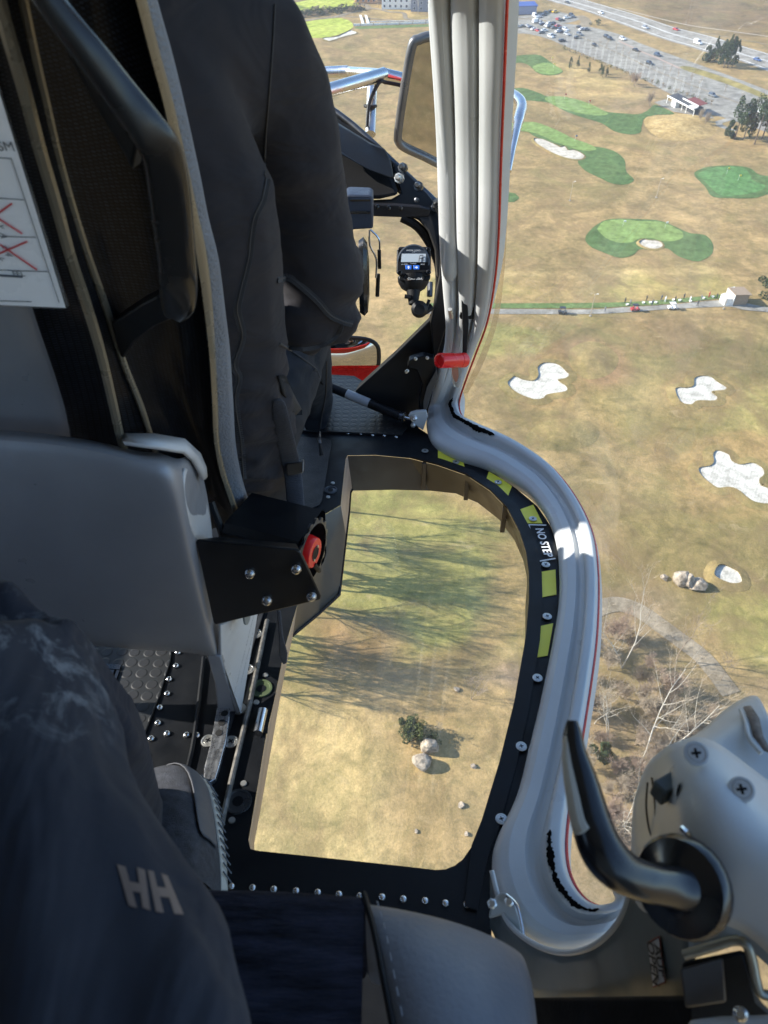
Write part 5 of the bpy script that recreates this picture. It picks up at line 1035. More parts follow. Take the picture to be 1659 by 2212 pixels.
# cover plate, block and slot on the flank
m = MB(); m.tube(cr([hp(*q) for q in ((1399, 1690, .648), (1396, 1740, .64), (1402, 1790, .635), (1412, 1810, .63), (1417, 1780, .625), (1414, 1730, .63), (1408, 1680, .645))], 5), .0009, 6); door.part('cover_gap', m, m_blackg)
m = MB(); m.box(hp(1440, 1702, .598), .022, .014, .018, Matrix.Rotation(.5, 3, 'Z')); door.part('stop_block', m, M('slate_block', (.05, .065, .07), .6), b=.002)
m = MB(); m.prism([hp(*q) for q in ((1462, 1705, .575), (1468, 1690, .573), (1470, 1698, .572), (1460, 1720, .574))], ray(1465, 1705)*.004); door.part('slot', m, m_blackg)
m = MB(); m.tube(cr([hp(1475, 1790, .56), hp(1492, 1810, .55), hp(1496, 1840, .55)], 3), [.003]*3 + [.002]*4, 8); door.part('latch_pin', m, m_steel)
# handle: bent lever with a grey inlay, round collar
HP = cr([hp(*q) for q in ((1236, 1556, .52), (1240, 1620, .515), (1258, 1700, .51), (1278, 1778, .505), (1300, 1836, .50), (1340, 1880, .50), (1390, 1903, .505), (1450, 1916, .515), (1485, 1922, .52))], 5)
rad = [.0036, .0048, .0062, .0072, .0078, .0085, .0095, .0105, .0115, .0122, .0128, .0132, .0136, .014, .0143, .0146, .0148, .0150, .0152, .0154, .0156, .0157, .0157, .0156, .0153, .0150, .0147, .0144, .0142, .0140, .0140, .0140, .0140, .0141, .0143, .0146, .015, .0154, .0158, .016, .016]
m = MB(); m.tube(HP, rad[:len(HP)], 16, flat=.85); hd = door.part('handle', m, m_blackg); sub(hd, 1)
m = MB(); m.tube(cr([hp(*q) for q in ((1224, 1580, .517), (1226, 1640, .512), (1236, 1700, .507), (1250, 1770, .502), (1262, 1800, .498))], 4), [.0008, .0022, .003, .0035, .004, .0044, .0048, .005, .0053, .0056, .0058, .0060, .0062, .0064, .0065, .0064, .003], 10, flat=1.3); door.part('handle_inlay', m, M('grey_inlay', (.40, .38, .33), .45), hd)
ax = (hp(1440, 1916, .51) - hp(1500, 1924, .526)).normalized() + Vector((-.15, -.35, .15))
m = MB(); m.lathe(hp(1470, 1915, .528), ax, [(.006, -.010), (.033, -.010), (.0355, -.006), (.0355, .000), (.033, .005), (.024, .0075), (.020, .010), (.016, .011)], 28); door.part('collar', m, m_blackg, hd)
m = MB(); m.tube(cr([hp(*q) for q in ((1478, 2063, .57), (1540, 2045, .56), (1585, 2032, .555), (1612, 2040, .55), (1625, 2075, .55), (1634, 2120, .55), (1648, 2148, .55), (1700, 2150, .55))], 5), .0038, 10); door.part('bracket_wire', m, M('champagne_metal', (.36, .34, .28), .35, .7))
m = MB(); m.prism([hp(*q) for q in ((1470, 2078, .585), (1610, 2050, .575), (1640, 2160, .57), (1700, 2215, .57), (1490, 2215, .585))], ray(1550, 2130)*.06); door.part('lock_block', m, m_blackp, b=.004)
m = MB(); m.prism([hp(*q) for q in ((1468, 2092, .570), (1562, 2068, .566), (1570, 2165, .566), (1480, 2178, .572))], ray(1520, 2120)*.01); door.part('lock_plate', m, M('lock_grey', (.055, .05, .048), .5), b=.002)
m = MB(); m.lathe(hp(1598, 2188, .54), (-.3, -.5, .8), [(.005, 0), (.0055, .004), (.003, .007)], 12); door.part('bolt', m, m_steel)
m = MB(); m.prism([hp(*q) for q in ((1130, 2155, .80), (1495, 2150, .575), (1500, 2260, .57), (1130, 2260, .78))], ray(1300, 2190)*.03); door.part('lower_seal', m, m_rubber, b=.004)
m = MB(); m.prism([hp(*q) for q in ((1490, 2203, .555), (1560, 2195, .55), (1760, 2190, .53), (1760, 2260, .52), (1470, 2260, .55))], ray(1600, 2220)*.01); door.part('sill_cap', m, m_white, b=.003)
# hinge arm and bolts at the foot of the frame
m = MB(); m.prism([hp(*q) for q in ((1062, 1945, .965), (1085, 1925, .955), (1110, 1940, .95), (1125, 1985, .945), (1132, 2035, .94), (1120, 2030, .945), (1090, 1975, .955), (1055, 1985, .965))], ray(1095, 1970)*.02); door.part('hinge_plate', m, m_greyp, b=.003)
m = MB(); m.tube(cr([hp(*q) for q in ((1092, 1932, .945), (1116, 1955, .94), (1127, 1995, .935), (1132, 2030, .93))], 4), .0022, 8); door.part('wire_clip', m, m_steel)
for x, y_ in ((1063, 1952), (1100, 1947), (1124, 2025)):
    b = MB(); b.lathe(hp(x, y_, .945), -ray(x, y_), [(.0065, -.002), (.0068, .004), (.004, .006)], 6); door.part('bolt', b, m_screw)

# ------------------------------------------------------------------ red release knob with its clear guard
kn = Thing('release_knob', 'bright red plastic release knob on the door pillar with a clear guard', 'knob', py(975, 778, 1.80))
a, b_ = py(948, 779, 1.70), py(1003, 778, 1.76); m = MB(); m.lathe(a, b_ - a, [(.001, .006), (.012, .006), (.0145, 0), (.0178, .001), (.019, .006), (.019, (b_-a).length*.55), (.018, (b_-a).length*.56), (.018, (b_-a).length*.8), (.019, (b_-a).length*.81), (.019, (b_-a).length)], 24); kn.part('knob', m, m_redplast)
m = MB(); P = cr([py(*p, 1.765) for p in ((975, 672), (985, 700), (994, 745), (997, 790), (994, 825), (989, 838), (980, 832), (973, 800), (971, 755), (968, 710), (970, 680))], 3, True); m.prism(P, Vector((.002, .003, 0))); kn.part('guard', m, m_clear, smooth=False)
m = MB(); m.tube([py(972, 668, 1.76), py(975, 686, 1.77)], .006, 10); kn.part('guard_bolt', m, m_screw)
m = MB(); m.prism([py(*p, 1.78) for p in ((996, 630), (1007, 612), (1013, 700), (1008, 775), (1004, 792), (999, 792), (1000, 720))], Vector((.0, .01, 0))); kn.part('lever', m, m_blackp, b=.002)
m = MB(); m.prism([py(*p, 1.795) for p in ((1010, 622), (1016, 608), (1028, 606), (1034, 614), (1032, 650), (1024, 690), (1008, 690), (995, 690), (992, 684), (1002, 650))], Vector((.0, .004, 0))); kn.part('slot', m, m_black, b=.002)
m = MB(); P = cr([py(*p, 1.766) for p in ((981, 785), (989, 790), (990, 815), (985, 826), (978, 815), (976, 795))], 3, True); m.prism(P, Vector((0, .002, 0))); kn.part('decal', m, M('orange_decal', (.45, .14, .07), .5))

# ------------------------------------------------------------------ black corner post between floor, windscreen and door
post = Thing('corner_post', 'black triangular corner post between the pedal floor and the door frame', 'post', pz(860, 900, FZ))
m = MB(); m.prism([py(*p, 1.93) for p in ((766, 846), (850, 770), (933, 688), (945, 660), (949, 604), (990, 600), (1000, 640), (985, 700), (962, 770), (940, 830), (925, 890), (905, 925), (868, 930), (830, 900))], Vector((.01, .05, 0))); post.part('gusset', m, m_blackp, b=.004)
m = MB(); m.prism([py(*p, 1.90) for p in ((950, 600), (952, 560), (948, 470), (935, 440), (950, 430), (985, 560), (990, 612), (985, 660), (960, 720), (938, 790), (930, 700), (940, 650))], Vector((0, .03, 0))); post.part('upright', m, m_blackp, b=.004)
m = MB(); m.prism([py(*p, 1.86) for p in ((905, 870), (912, 830), (900, 800), (880, 795), (885, 778), (915, 768), (938, 775), (944, 800), (938, 830), (920, 870), (915, 886), (905, 886))], Vector((0, .03, 0))); post.part('bracket', m, m_black, b=.003)
m = MB(); m.prism([py(*p, 1.84) for p in ((914, 868), (922, 836), (942, 800), (945, 820), (932, 850), (922, 884), (915, 886))], Vector((.002, .006, 0))); post.part('plate', m, M('dk_plate', (.05, .05, .052), .45), b=.001)
for x, y_ in ((898, 775), (923, 773), (878, 803), (880, 801)):
    b = MB(); b.lathe(py(x, y_, 1.852), (0, -1, .2), [(.005, 0), (.0045, .003), (.001, .004)], 12); post.part('rivet', b, m_screw)
# gas strut of the door
gs = Thing('gas_strut', 'black gas strut with a white label between pedals and door bracket', 'strut', pd(800, 870, 2.0))
s0, s1, s2 = py(690, 826, 1.96), py(866, 900, 1.86), py(893, 907, 1.84)
m = MB(); m.tube([s0, s0.lerp(s1, .5), s1], .0135, 14); gs.part('cylinder', m, m_blackp)
m = MB(); m.tube([s0.lerp(s1, .34), s0.lerp(s1, .62)], .0142, 16, caps=False); lb = gs.part('label_wrap', m, M('strut_label', (.33, .35, .38), .4))
m = MB(); m.tube([s1, s2], .0065, 10); gs.part('piston_rod', m, m_steel)
m = MB(); m.lathe(s1, s2 - s1, [(.013, -.002), (.0155, .0), (.0155, .010), (.009, .013)], 14); gs.part('end_cap', m, m_dkmetal)
m = MB(); m.prism([py(*p, 1.83) for p in ((882, 900), (887, 893), (900, 889), (921, 888), (924, 900), (914, 930), (906, 925), (890, 912))], Vector((0, .012, 0))); gs.part('door_bracket', m, m_white, b=.002)
m = MB(); m.lathe(py(894, 903, 1.828), (0, -1, .3), [(.010, -.002), (.010, .003), (.0075, .0035), (.0075, .011), (.004, .013)], 6); gs.part('nut', m, m_steel)
m = MB(); m.lathe(py(892, 918, 1.83), (0, -1, .3), [(.007, -.002), (.007, .006), (.003, .008)], 12); gs.part('ball_joint', m, m_screw)
# ------------------------------------------------------------------ instrument cowl and windscreen rim
cw = Thing('instrument_cowl', 'black instrument cowl with a bolted windscreen rim right of the pilot', 'instrument cowl', pd(850, 420, 2.0))
RIM = [(200, 128), (430, 140), (640, 196), (700, 226), (752, 262), (800, 304), (846, 348), (895, 394), (940, 436), (965, 470)]
def yr(i): return 2.34 - max(0, i - 2)*.045
rim = cr([py(x, y_, yr(i)) for i, (x, y_) in enumerate(RIM)], 4)
m = MB(); m.tube(rim, .009, 10); cw.part('rim', m, m_dkmetal)
m = MB(); m.grid([[p + Vector((0, -.004, -.004)) for p in rim], [p + Vector((-.006, -.02, -.055)) for p in rim]]); o = cw.part('rim_flange', m, m_black); solid(o, .004)
rim2 = cr([py(x - 3, y_ + 14, yr(i) - .02) for i, (x, y_) in enumerate(RIM)], 4)
for k in range(3):                                  # bright wire clips along the rim
    a = 12 + k*4; pts = [rim2[a] + Vector((0, -.01, 0)), rim2[a+1] + Vector((0, -.012, -.012)), rim2[a+2] + Vector((0, -.012, -.012)), rim2[a+3] + Vector((0, -.01, -.006)), rim2[a+4] + Vector((0, -.01, 0))]
    m = MB(); m.tube(pts, .0028, 6); cw.part('wire_clip', m, m_steel)
m = MB(); m.prism([py(*p, y_) for p, y_ in (((200, 150), 2.25), ((420, 165), 2.26), ((650, 215), 2.25), ((705, 238), 2.24), ((760, 278), 2.2), ((832, 322), 2.12), ((842, 345), 2.1), ((850, 385), 2.05), ((862, 420), 2.0), ((820, 430), 2.0), ((650, 430), 2.02), ((200, 430), 2.02))], Vector((0, .1, -.02))); cw.part('hood', m, m_rubber, b=.01)
m = MB(); m.prism([py(*p, y_) for p, y_ in (((700, 250), 2.15), ((800, 312), 2.08), ((832, 325), 2.06), ((845, 352), 2.04), ((851, 388), 2.0), ((800, 370), 2.0), ((735, 330), 2.02), ((700, 320), 2.05))], Vector((0, .03, 0))); cw.part('hood_pad', m, m_blackp, b=.012)
# side panel sweeping round to the post, and cross beam
m = MB(); m.prism([py(*p, y_) for p, y_ in (((846, 345), 2.08), ((880, 372), 2.06), ((925, 420), 2.03), ((962, 468), 1.98), ((962, 600), 1.93), ((945, 600), 1.93), ((940, 540), 1.94), ((925, 500), 1.96), ((905, 475), 1.98), ((880, 466), 2.0), ((805, 462), 2.02), ((800, 432), 2.02), ((845, 430), 2.02), ((866, 418), 2.03))], Vector((0, .04, -.01))); cw.part('side_panel', m, M('satin_black', (.013, .014, .016), .42, spec=.3, bmp=.1, bs=400), b=.005)
m = MB(); m.prism([py(*p, 2.0) for p in ((770, 436), (850, 438), (905, 442), (930, 448), (925, 464), (880, 466), (770, 462))], Vector((0, -.02, 0))); cw.part('cross_beam', m, M('satin_black2', (.015, .015, .018), .4, spec=.3), b=.003)
for x, y_ in ((815, 447), (840, 449), (866, 450)):
    b = MB(); b.lathe(py(x, y_, 1.978), (0, -1, .1), [(.0065, 0), (.0055, .003), (.001, .004)], 12); cw.part('rivet', b, m_blackg)
for i, (x, y_) in enumerate(((862, 385), (870, 362), (904, 402), (941, 447), (900, 432), (947, 512))):
    b = MB(); b.lathe(py(x, y_, 1.99), (-.3, -1, .4), [(.012, -.01), (.012, .004), (.008, .005), (.008, .016), (.005, .02)] if i < 4 else [(.006, -.008), (.006, .004), (.002, .006)], 8); cw.part('bolt', b, m_dkmetal if i else m_screw)
m = MB(); m.prism([py(*p, 2.0) for p in ((852, 380), (860, 374), (874, 378), (872, 392), (858, 396))], Vector((0, .012, 0))); cw.part('lug', m, M('lug_grey', (.05, .05, .048), .5), b=.002)
# dark rubber seal running down the lower front window
m = MB(); m.tube(cr([py(*p, 1.99) for p in ((868, 470), (900, 488), (925, 520), (944, 560), (950, 600), (945, 660), (935, 690))], 4), .012, 8); cw.part('window_seal', m, m_rubber)
# blue-black box beside the pilot's arm
m = MB(); m.prism([py(*p, 1.72) for p in ((745, 424), (752, 420), (800, 422), (806, 428), (806, 494), (742, 498))], Vector((0, .08, 0))); bx = Flat('visor_box', m, M('navy_case', (.025, .035, .06), .55, bmp=.3, bs=300), py(775, 495, 1.72), 'small dark blue case mounted on the cross beam by the pilot\'s arm', 'case', b=.006)
for y_ in (430, 457):
    m = MB(); m.tube([py(757, y_ + 2, 1.716), py(800, y_ + 2, 1.716)], .003, 8); bx.part('groove', m, m_blackg)
# headset hanging from it
hs_ = Thing('headset', 'black headset hanging on thin wire yokes beside the pilot\'s elbow', 'headset', py(785, 600, 1.66))
m = MB(); m.tube(cr([py(*p, 1.68) for p in ((798, 497), (799, 530), (813, 560), (812, 600))], 3), .0022, 6); hs_.part('yoke_wire', m, m_steel)
m = MB(); m.tube(cr([py(*p, 1.70) for p in ((800, 496), (818, 515), (820, 540), (820, 575))], 3), .0022, 6); hs_.part('yoke_wire', m, m_steel)
m = MB(); m.tube([py(819, 540, 1.69), py(820, 580, 1.69)], .0042, 8); m.tube([py(817, 592, 1.69), py(815, 640, 1.69)], .0048, 8); hs_.part('slider', m, m_blackp)
rows_ = []
for (x, y_), r in (((792, 600), .03), ((790, 600), .062), ((800, 600), .068), ((808, 601), .060), ((812, 602), .03)):
    c = py(x - 14, y_, 1.68); rows_.append([c + Vector((0, .35*math.cos(t*2*math.pi/20), 1.0*math.sin(t*2*math.pi/20)))*r*1.35 for t in range(20)])
m = MB(); m.grid(rows_, cv=True); m.cap(rows_[0]); m.cap(rows_[-1]); hs_.part('ear_cup', m, m_blackg)

# ------------------------------------------------------------------ digital gauge on its ball arm
GD = 1.62
def gp(x, y_, d=0.0): return pd(x, y_, GD + d)
gg = Thing('digital_gauge', 'square black digital gauge with grey display and two blue arrow buttons', 'gauge', gp(895, 680))
gn = -ray(895, 567).normalized()
def gq(pts, t, name, mat, d=0.0, b=0, par=None):
    m = MB(); m.prism([gp(x, y_, d) for x, y_ in pts], -gn*t); return gg.part(name, m, mat, par, b=b)
gq([(862, 533), (922, 533), (931, 542), (931, 590), (924, 597), (864, 597), (856, 590), (857, 542)], .045, 'case', m_blackp, 0, .003)
gq([(862, 594), (930, 592), (930, 602), (926, 607), (866, 608), (860, 603)], .05, 'lower_case', m_blackp, .004, .003)
c = gp(893, 565, .003); b = MB(); b.lathe(c, gn, [(.0365, -.004), (.0365, .004), (.034, .005), (.0335, .0025), (.002, .0025)], 40); gg.part('bezel', b, M('gauge_face', (.06, .075, .10), .35))
gq([(868, 548), (920, 548), (920, 566), (866, 566)], .001, 'display', m_lcd, -.0085)
xd = gp(920, 560) - gp(870, 560); yd = gp(893, 540) - gp(893, 580)
dg = MB()                                        # the one lit figure, in seven-segment strokes
for a, b_ in (((907, 552), (914, 551)), ((907, 552), (906, 558)), ((914, 551), (914, 558)), ((906, 558), (914, 558)), ((906, 558), (905, 565)), ((914, 558), (913, 565))): dg.tube([gp(*a, -.0105), gp(*b_, -.0105)], .0007, 6)
gg.part('figure', dg, m_btext)
for x in (882, 899):
    gq([(x - 6.5, 573), (x + 7, 573), (x + 6.5, 582), (x - 6, 582)], .002, 'button', m_blue, -.0088, .0005)
for x, d in ((882, 'u'), (899, 'r')):
    cc = gp(x + .5, 577.5, -.0118); X = xd.normalized()*.0035; Y = yd.normalized()*.0035
    if d == 'r': X, Y = -Y, X
    m = MB(); m.add([cc - X + Y*0, cc + Y*1.1, cc + X], [(0, 1, 2)]); m.add([cc - X*.35, cc - X*.35 - Y, cc + X*.35 - Y, cc + X*.35], [(0, 1, 2, 3)]); gg.part('arrow', m, m_wtext, smooth=False, fix=False)
for tx, x, y_, s in (('HOOK LOAD', 893, 541, .0052), ('x 10', 893, 544.5, .0034), ('UN ZERO', 874, 571, .0036), ('Totalizer', 893, 569, .0038), ('ZERO', 913, 571, .0036)):
    gg.part('lettering', text_mesh(tx, s, gp(x, y_, -.0088), xd, yd), M('pale_print', (.45, .48, .52), .5), smooth=False, fix=False)
gq([(879, 599), (914, 598), (914, 605), (879, 606)], .001, 'tag', M('brown_tag', (.10, .075, .055), .5), -.001)
gg.part('lettering', text_mesh('CODE 226A', .0062, gp(896.5, 602, -.0035), xd, yd), m_wtext, smooth=False, fix=False)
for x, y_ in ((864, 541), (925, 540), (863, 589), (926, 588)):
    b = MB(); b.lathe(gp(x, y_, -.002), gn, [(.0055, 0), (.0055, .004), (.004, .005), (.003, .003), (.0003, .003)], 12); gg.part('screw', b, m_blackg)
b = MB(); b.lathe(gp(893, 610, .03), gp(893, 650, .03) - gp(893, 600, .03), [(.036, -.01), (.035, 0), (.028, .012), (.016, .02), (.013, .036), (.011, .05)], 20); gg.part('rear_cup', b, m_blackp)
m = MB(); m.tube(cr([gp(*p, .03) for p in ((886, 622), (891, 645), (898, 660), (906, 672), (918, 672), (933, 662))], 4), .0085, 10); m.tube([gp(874, 640, .02), gp(888, 642, .02)], .005, 8); m.tube([gp(920, 668, .02), gp(927, 648, .02)], .004, 8); gg.part('ball_arm', m, m_blackp)
b = MB(); b.lathe(gp(906, 668, .02), gn, [(.012, -.014), (.019, -.006), (.019, .004), (.012, .012)], 16); gg.part('ball_clamp', b, m_blackp)
m = MB(); m.tube([gp(929, 610, .1), gp(928, 640, .1)], .007, 8); gg.part('clamp_screw', m, m_dkmetal)

# ------------------------------------------------------------------ outside ahead: tubular frame and two mirrors
tf = Thing('tubular_frame', 'polished tube frame outside the windscreen with a cable tied to it', 'tube frame', pd(800, 300, 2.4))
TJ = pd(829, 160, 2.45)
for a, b_, r, nm in ((pd(600, 160, 2.75), pd(752, 154, 2.65), .019, 'tube'), (pd(752, 154, 2.65), TJ, .016, 'tube'), (pd(560, 240, 2.1), TJ, .021, 'tube'), (TJ, pd(905, 178, 2.5), .019, 'tube'), (pd(805, 166, 2.5), pd(800, 290, 2.45), .018, 'upright'), (pd(905, 178, 2.5), pd(1010, 195, 2.6), .019, 'tube')):
    m = MB(); m.tube([a, b_], r, 16); tf.part(nm, m, m_steel)
m = MB(); m.tube(cr([pd(875, 186, 2.45), pd(834, 178, 2.44), pd(822, 176, 2.42), pd(812, 190, 2.42), pd(800, 215, 2.42), pd(795, 240, 2.42), pd(793, 275, 2.43)], 4), .006, 8); tf.part('cable', m, m_blackp)
for x, y_ in ((833, 166), (877, 172), (800, 229)):
    m = MB(); m.lathe(pd(x, y_, 2.47 if y_ < 200 else 2.46), (1, .1, -.1) if y_ < 200 else (0, 0, 1), [(.022, -.004), (.0235, 0), (.022, .004)], 16); tf.part('cable_tie', m, m_blackp)
m = MB(); m.tube(cr([pd(1085, 195, 2.3), pd(1112, 208, 2.2), pd(1127, 226, 2.15), pd(1120, 260, 2.1), pd(1108, 320, 2.05), pd(1098, 370, 2.03)], 5), [.016]*16 + [.013, .012, .011, .010] + [.009]*10, 12); tf.part('tube', m, m_steel)
MN = Vector((.237, -.92, -.318)); M0 = pd(910, 215, 2.28)
def onm(x, y_): r = ray(x, y_); return r*(M0.dot(MN)/r.dot(MN))
MR = cr([onm(x, y_) for x, y_ in ((890, 100), (904, 86), (925, 79), (948, 78), (975, 84), (985, 110), (984, 330), (972, 356), (950, 355), (915, 338), (880, 322), (862, 308), (860, 285), (872, 200))], 4, True)
mr = Thing('large_mirror', 'tall rectangular mirror with rounded grey frame outside the windscreen', 'mirror', pd(910, 300, 2.3))
mn = (Vector((-.25, -1, .15))).normalized()
m = MB(); m.tube(MR + [MR[0], MR[1]], .014, 10, caps=False); mr.part('frame', m, M('mirror_frame', (.16, .16, .165), .35, .5))
m = MB(); m.cap([p + ray(900, 200)*.004 for p in MR]); mr.part('mirror_glass', m, m_mirror, smooth=False)
m = MB(); m.prism([p + ray(900, 200)*.02 for p in MR], ray(900, 200)*.02); mr.part('back_shell', m, m_red)
sm = Thing('convex_mirror', 'small rounded convex mirror below the nose reflecting the red fuselage', 'mirror', pd(755, 770, 2.5))
rows_ = []; c0 = pd(728, 770, 2.9); X, Z = Vector((1, 0, 0)), Vector((0, -.12, .993)); N = X.cross(Z); N = N if N.y < 0 else -N
for k in range(8):
    s = k/7; rows_.append([c0 + X*.168*s*math.copysign(abs(math.cos(t))**.55, math.cos(t)) + Z*.084*s*math.copysign(abs(math.sin(t))**.55, math.sin(t)) + N*.034*(1-s*s) for t in [j*2*math.pi/36 for j in range(36)]])
m = MB(); m.grid(rows_, cv=True); o = sm.part('mirror_glass', m, m_mirror, fix=False)
m = MB(); m.tube(rows_[-1] + rows_[-1][:2], .0085, 10, caps=False); sm.part('frame', m, m_blackp)
m = MB(); m.grid([rows_[-1], [p - N*.05 + (c0-p)*.25 for p in rows_[-1]]], cv=True); m.cap([p - N*.05 + (c0-p)*.25 for p in rows_[-1]]); sm.part('housing', m, m_blackp)

# ------------------------------------------------------------------ pilot's seat
seat = Thing('pilot_seat', 'pilot seat seen from behind, carbon shell over a silver base shroud', 'seat', pz(490, 1545, FZ))
L2 = [(312, -90), (333, 0), (367, 117), (395, 233), (425, 367), (445, 467), (467, 553), (481, 653), (494, 753), (502, 870), (509, 960), (525, 1040), (543, 1095), (556, 1135)]
L1 = [(296, -90), (318, 0), (347, 117), (378, 233), (408, 367), (430, 467), (448, 553), (459, 653), (465, 753), (470, 853), (474, 953), (488, 1020), (508, 1080), (532, 1150)]
R1 = [(265, -90), (291, 0), (322, 117), (353, 233), (381, 367), (403, 467), (421, 553), (436, 653), (449, 753), (456, 853), (460, 940), (472, 1010), (493, 1075), (520, 1160)]
def col3(L, off): return cr([ps(x, y_, off) for x, y_ in L], 4)
a, b_, c = col3(L2, .045), col3(L1, .005), col3(R1, -.012)
m = MB(); mid1 = [p.lerp(q, .5) + Vector((.008, -.014, 0)) for p, q in zip(a, b_)]; m.grid([[p + Vector((-.03, .06, 0)) for p in a], a, [p.lerp(q, .3) + Vector((.004, -.006, 0)) for p, q in zip(a, mid1)], mid1, b_]); cush = seat.part('back_cushion', m, m_leather, ang=80)
m = MB(); mid2 = [p.lerp(q, .5) + Vector((.003, -.01, 0)) for p, q in zip(b_, c)]; m.grid([b_, [p.lerp(q, .5) + Vector((.003, -.004, 0)) for p, q in zip(b_, mid2)], mid2, [p.lerp(q, .6) + Vector((.0, -.004, 0)) for p, q in zip(mid2, c)], c]); seat.part('shell_rim', m, m_goldrim, ang=80)
RG2 = [(45, -90), (85, 110), (110, 220), (135, 330), (165, 440), (200, 553), (235, 653), (275, 780), (310, 870), (335, 950), (350, 1000)]
RG1 = [(-15, -90), (42, 110), (70, 210), (98, 320), (130, 430), (163, 553), (196, 653), (225, 753), (248, 853), (268, 945), (285, 1000)]
PNL = [(-70, -90), (-20, 110), (5, 250), (20, 380), (40, 500), (62, 620), (78, 680), (105, 760), (128, 830), (147, 900), (162, 1000)]
n_ = 41
def res(L, off, n):
    P = cr([ps(x, y_, off) for x, y_ in L], 8); d = [0]
    for i in range(1, len(P)): d.append(d[-1] + (P[i]-P[i-1]).length)
    out = []
    for k in range(n):
        t = d[-1]*k/(n-1); i = max(j for j in range(len(d)) if d[j] <= t + 1e-9); i = min(i, len(P)-2)
        out.append(P[i].lerp(P[i+1], (t-d[i])/max(d[i+1]-d[i], 1e-9)))
    return out
k1, k2, k3, k4 = res([(x + 4, y_) for x, y_ in R1], .004, n_), res(RG2, -.045, n_), res(RG1, -.075, n_), res(PNL, -.035, n_)
rowsS = []
for i in range(n_):
    r_ = [k1[i].lerp(k2[i], t) + Vector((0, .030*math.sin(math.pi*min(1, t*1.1))**1.0, 0)) for t in (0, .06, .15, .3, .45, .6, .75, .88, .97)]
    r_ += [k2[i] + Vector((0, -.006, 0)), k2[i].lerp(k3[i], .5), k3[i] + Vector((0, -.004, 0)), k3[i] + Vector((-.006, .008, 0)), k3[i].lerp(k4[i], .25) + Vector((0, .02, 0)), k4[i]]
    rowsS.append(r_)
cum = [0]
for j in range(1, len(rowsS[0])): cum.append(cum[-1] + sum((r_[j]-r_[j-1]).length for r_ in rowsS)/n_)
lng = [0]
for i in range(1, n_): lng.append(lng[-1] + (rowsS[i][5]-rowsS[i-1][5]).length)
m = MB(); m.grid(rowsS, uvs=lambda i, j: (cum[j], lng[i])); sh = seat.part('back_shell', m, m_carbon, ang=70)
for P, r in ((k2, .0035), (k3, .0048)):
    m = MB(); m.tube([p + Vector((0, -.012, .001)) for p in P], r*1.25, 8); seat.part('shell_ridge', m, m_goldrim, sh)
# silver back panel at the far left
m = MB(); m.grid([[p + Vector((0, -.004, 0)) for p in k4], [p + Vector((-.006, -.014, 0)) for p in k4], [p + Vector((-.03, -.02, 0)) for p in k4], [p + Vector((-.3, -.03, 0)) for p in k4]]); seat.part('back_panel', m, m_silver, ang=70)
# grab handle on the shell
HPX = [((60, -60), -.10), ((118, 20), -.105), ((190, 110), -.11), ((262, 205), -.115), ((318, 278), -.12), ((350, 330), -.12), ((366, 420), -.115), ((377, 520), -.11), ((385, 600), -.11), ((384, 650), -.10), ((372, 690), -.085)]
P = cr([ps(x, y_, o_) for (x, y_), o_ in HPX], 4); rw = []
for i, p in enumerate(P):
    t = (P[min(i+1, len(P)-1)] - P[max(i-1, 0)]).normalized(); view = p.normalized(); a = t.cross(view).normalized(); f_ = i/(len(P)-1)
    w = .010 + .009*min(1, f_*1.7); w *= 1 if i < len(P)-4 else (1 - .14*(i-len(P)+4))
    rw.append([p + a*w*math.copysign(abs(math.cos(q))**.6, math.cos(q)) + view*.018*math.copysign(abs(math.sin(q))**.6, math.sin(q)) for q in [j*2*math.pi/20 for j in range(20)]])
m = MB(); m.grid(rw, cv=True); m.cap(rw[0][::-1]); m.cap(rw[-1]); gh = seat.part('grab_handle', m, M('satin_handle', (.020, .020, .021), .22, .2, var=.05), ang=70); sub(gh, 1)
m = MB(); m.prism([ps(x, y_, o_) for x, y_, o_ in ((240, 700, -.075), (300, 660, -.09), (340, 640, -.10), (372, 690, -.095), (335, 705, -.09), (290, 740, -.075), (266, 776, -.06), (258, 770, -.06))], Vector((0, .035, 0))); seat.part('handle_foot', m, m_blackp, gh, b=.004)
m = MB(); m.prism([ps(x, y_, o_) for x, y_, o_ in ((60, -40, -.08), (130, 90, -.085), (200, 220, -.085), (265, 330, -.09), (285, 370, -.09), (300, 300, -.10), (240, 200, -.10), (110, 20, -.095))], Vector((0, .03, 0))); seat.part('handle_web', m, m_blackp, gh, b=.003)
# base shroud
def SR(x, y_, yv): return py(x, y_, yv)
SH = []
for x, top, bot in ((-120, 925, 1375), (0, 930, 1380), (100, 938, 1386), (180, 950, 1392), (250, 964, 1398), (310, 982, 1402)):
    SH.append([SR(x, top - 2, .86), SR(x, top + 4, .825), SR(x, top + 14, .806), SR(x, top + 60, .80), SR(x, (top+bot)/2, .81), SR(x + 8, bot - 30, .835), SR(x + 8, bot, .845), SR(x + 8, bot + 2, .87)])
SH.append([SR(345, 975, .86), SR(350, 990, .828), SR(352, 1004, .808), SR(362, 1060, .802), SR(385, 1200, .812), SR(415, 1370, .837), SR(420, 1408, .846), SR(420, 1410, .87)])
SH.append([SR(372, 990, .86), SR(376, 1004, .835), SR(378, 1020, .815), SR(386, 1070, .807), SR(412, 1200, .815), SR(452, 1375, .838), SR(462, 1418, .848), SR(462, 1420, .87)])
SH.append([SR(392, 992, .87), SR(396, 1010, .850), SR(396, 1032, .832), SR(398, 1075, .822), SR(420, 1200, .828), SR(463, 1378, .852), SR(474, 1422, .86), SR(474, 1424, .88)])
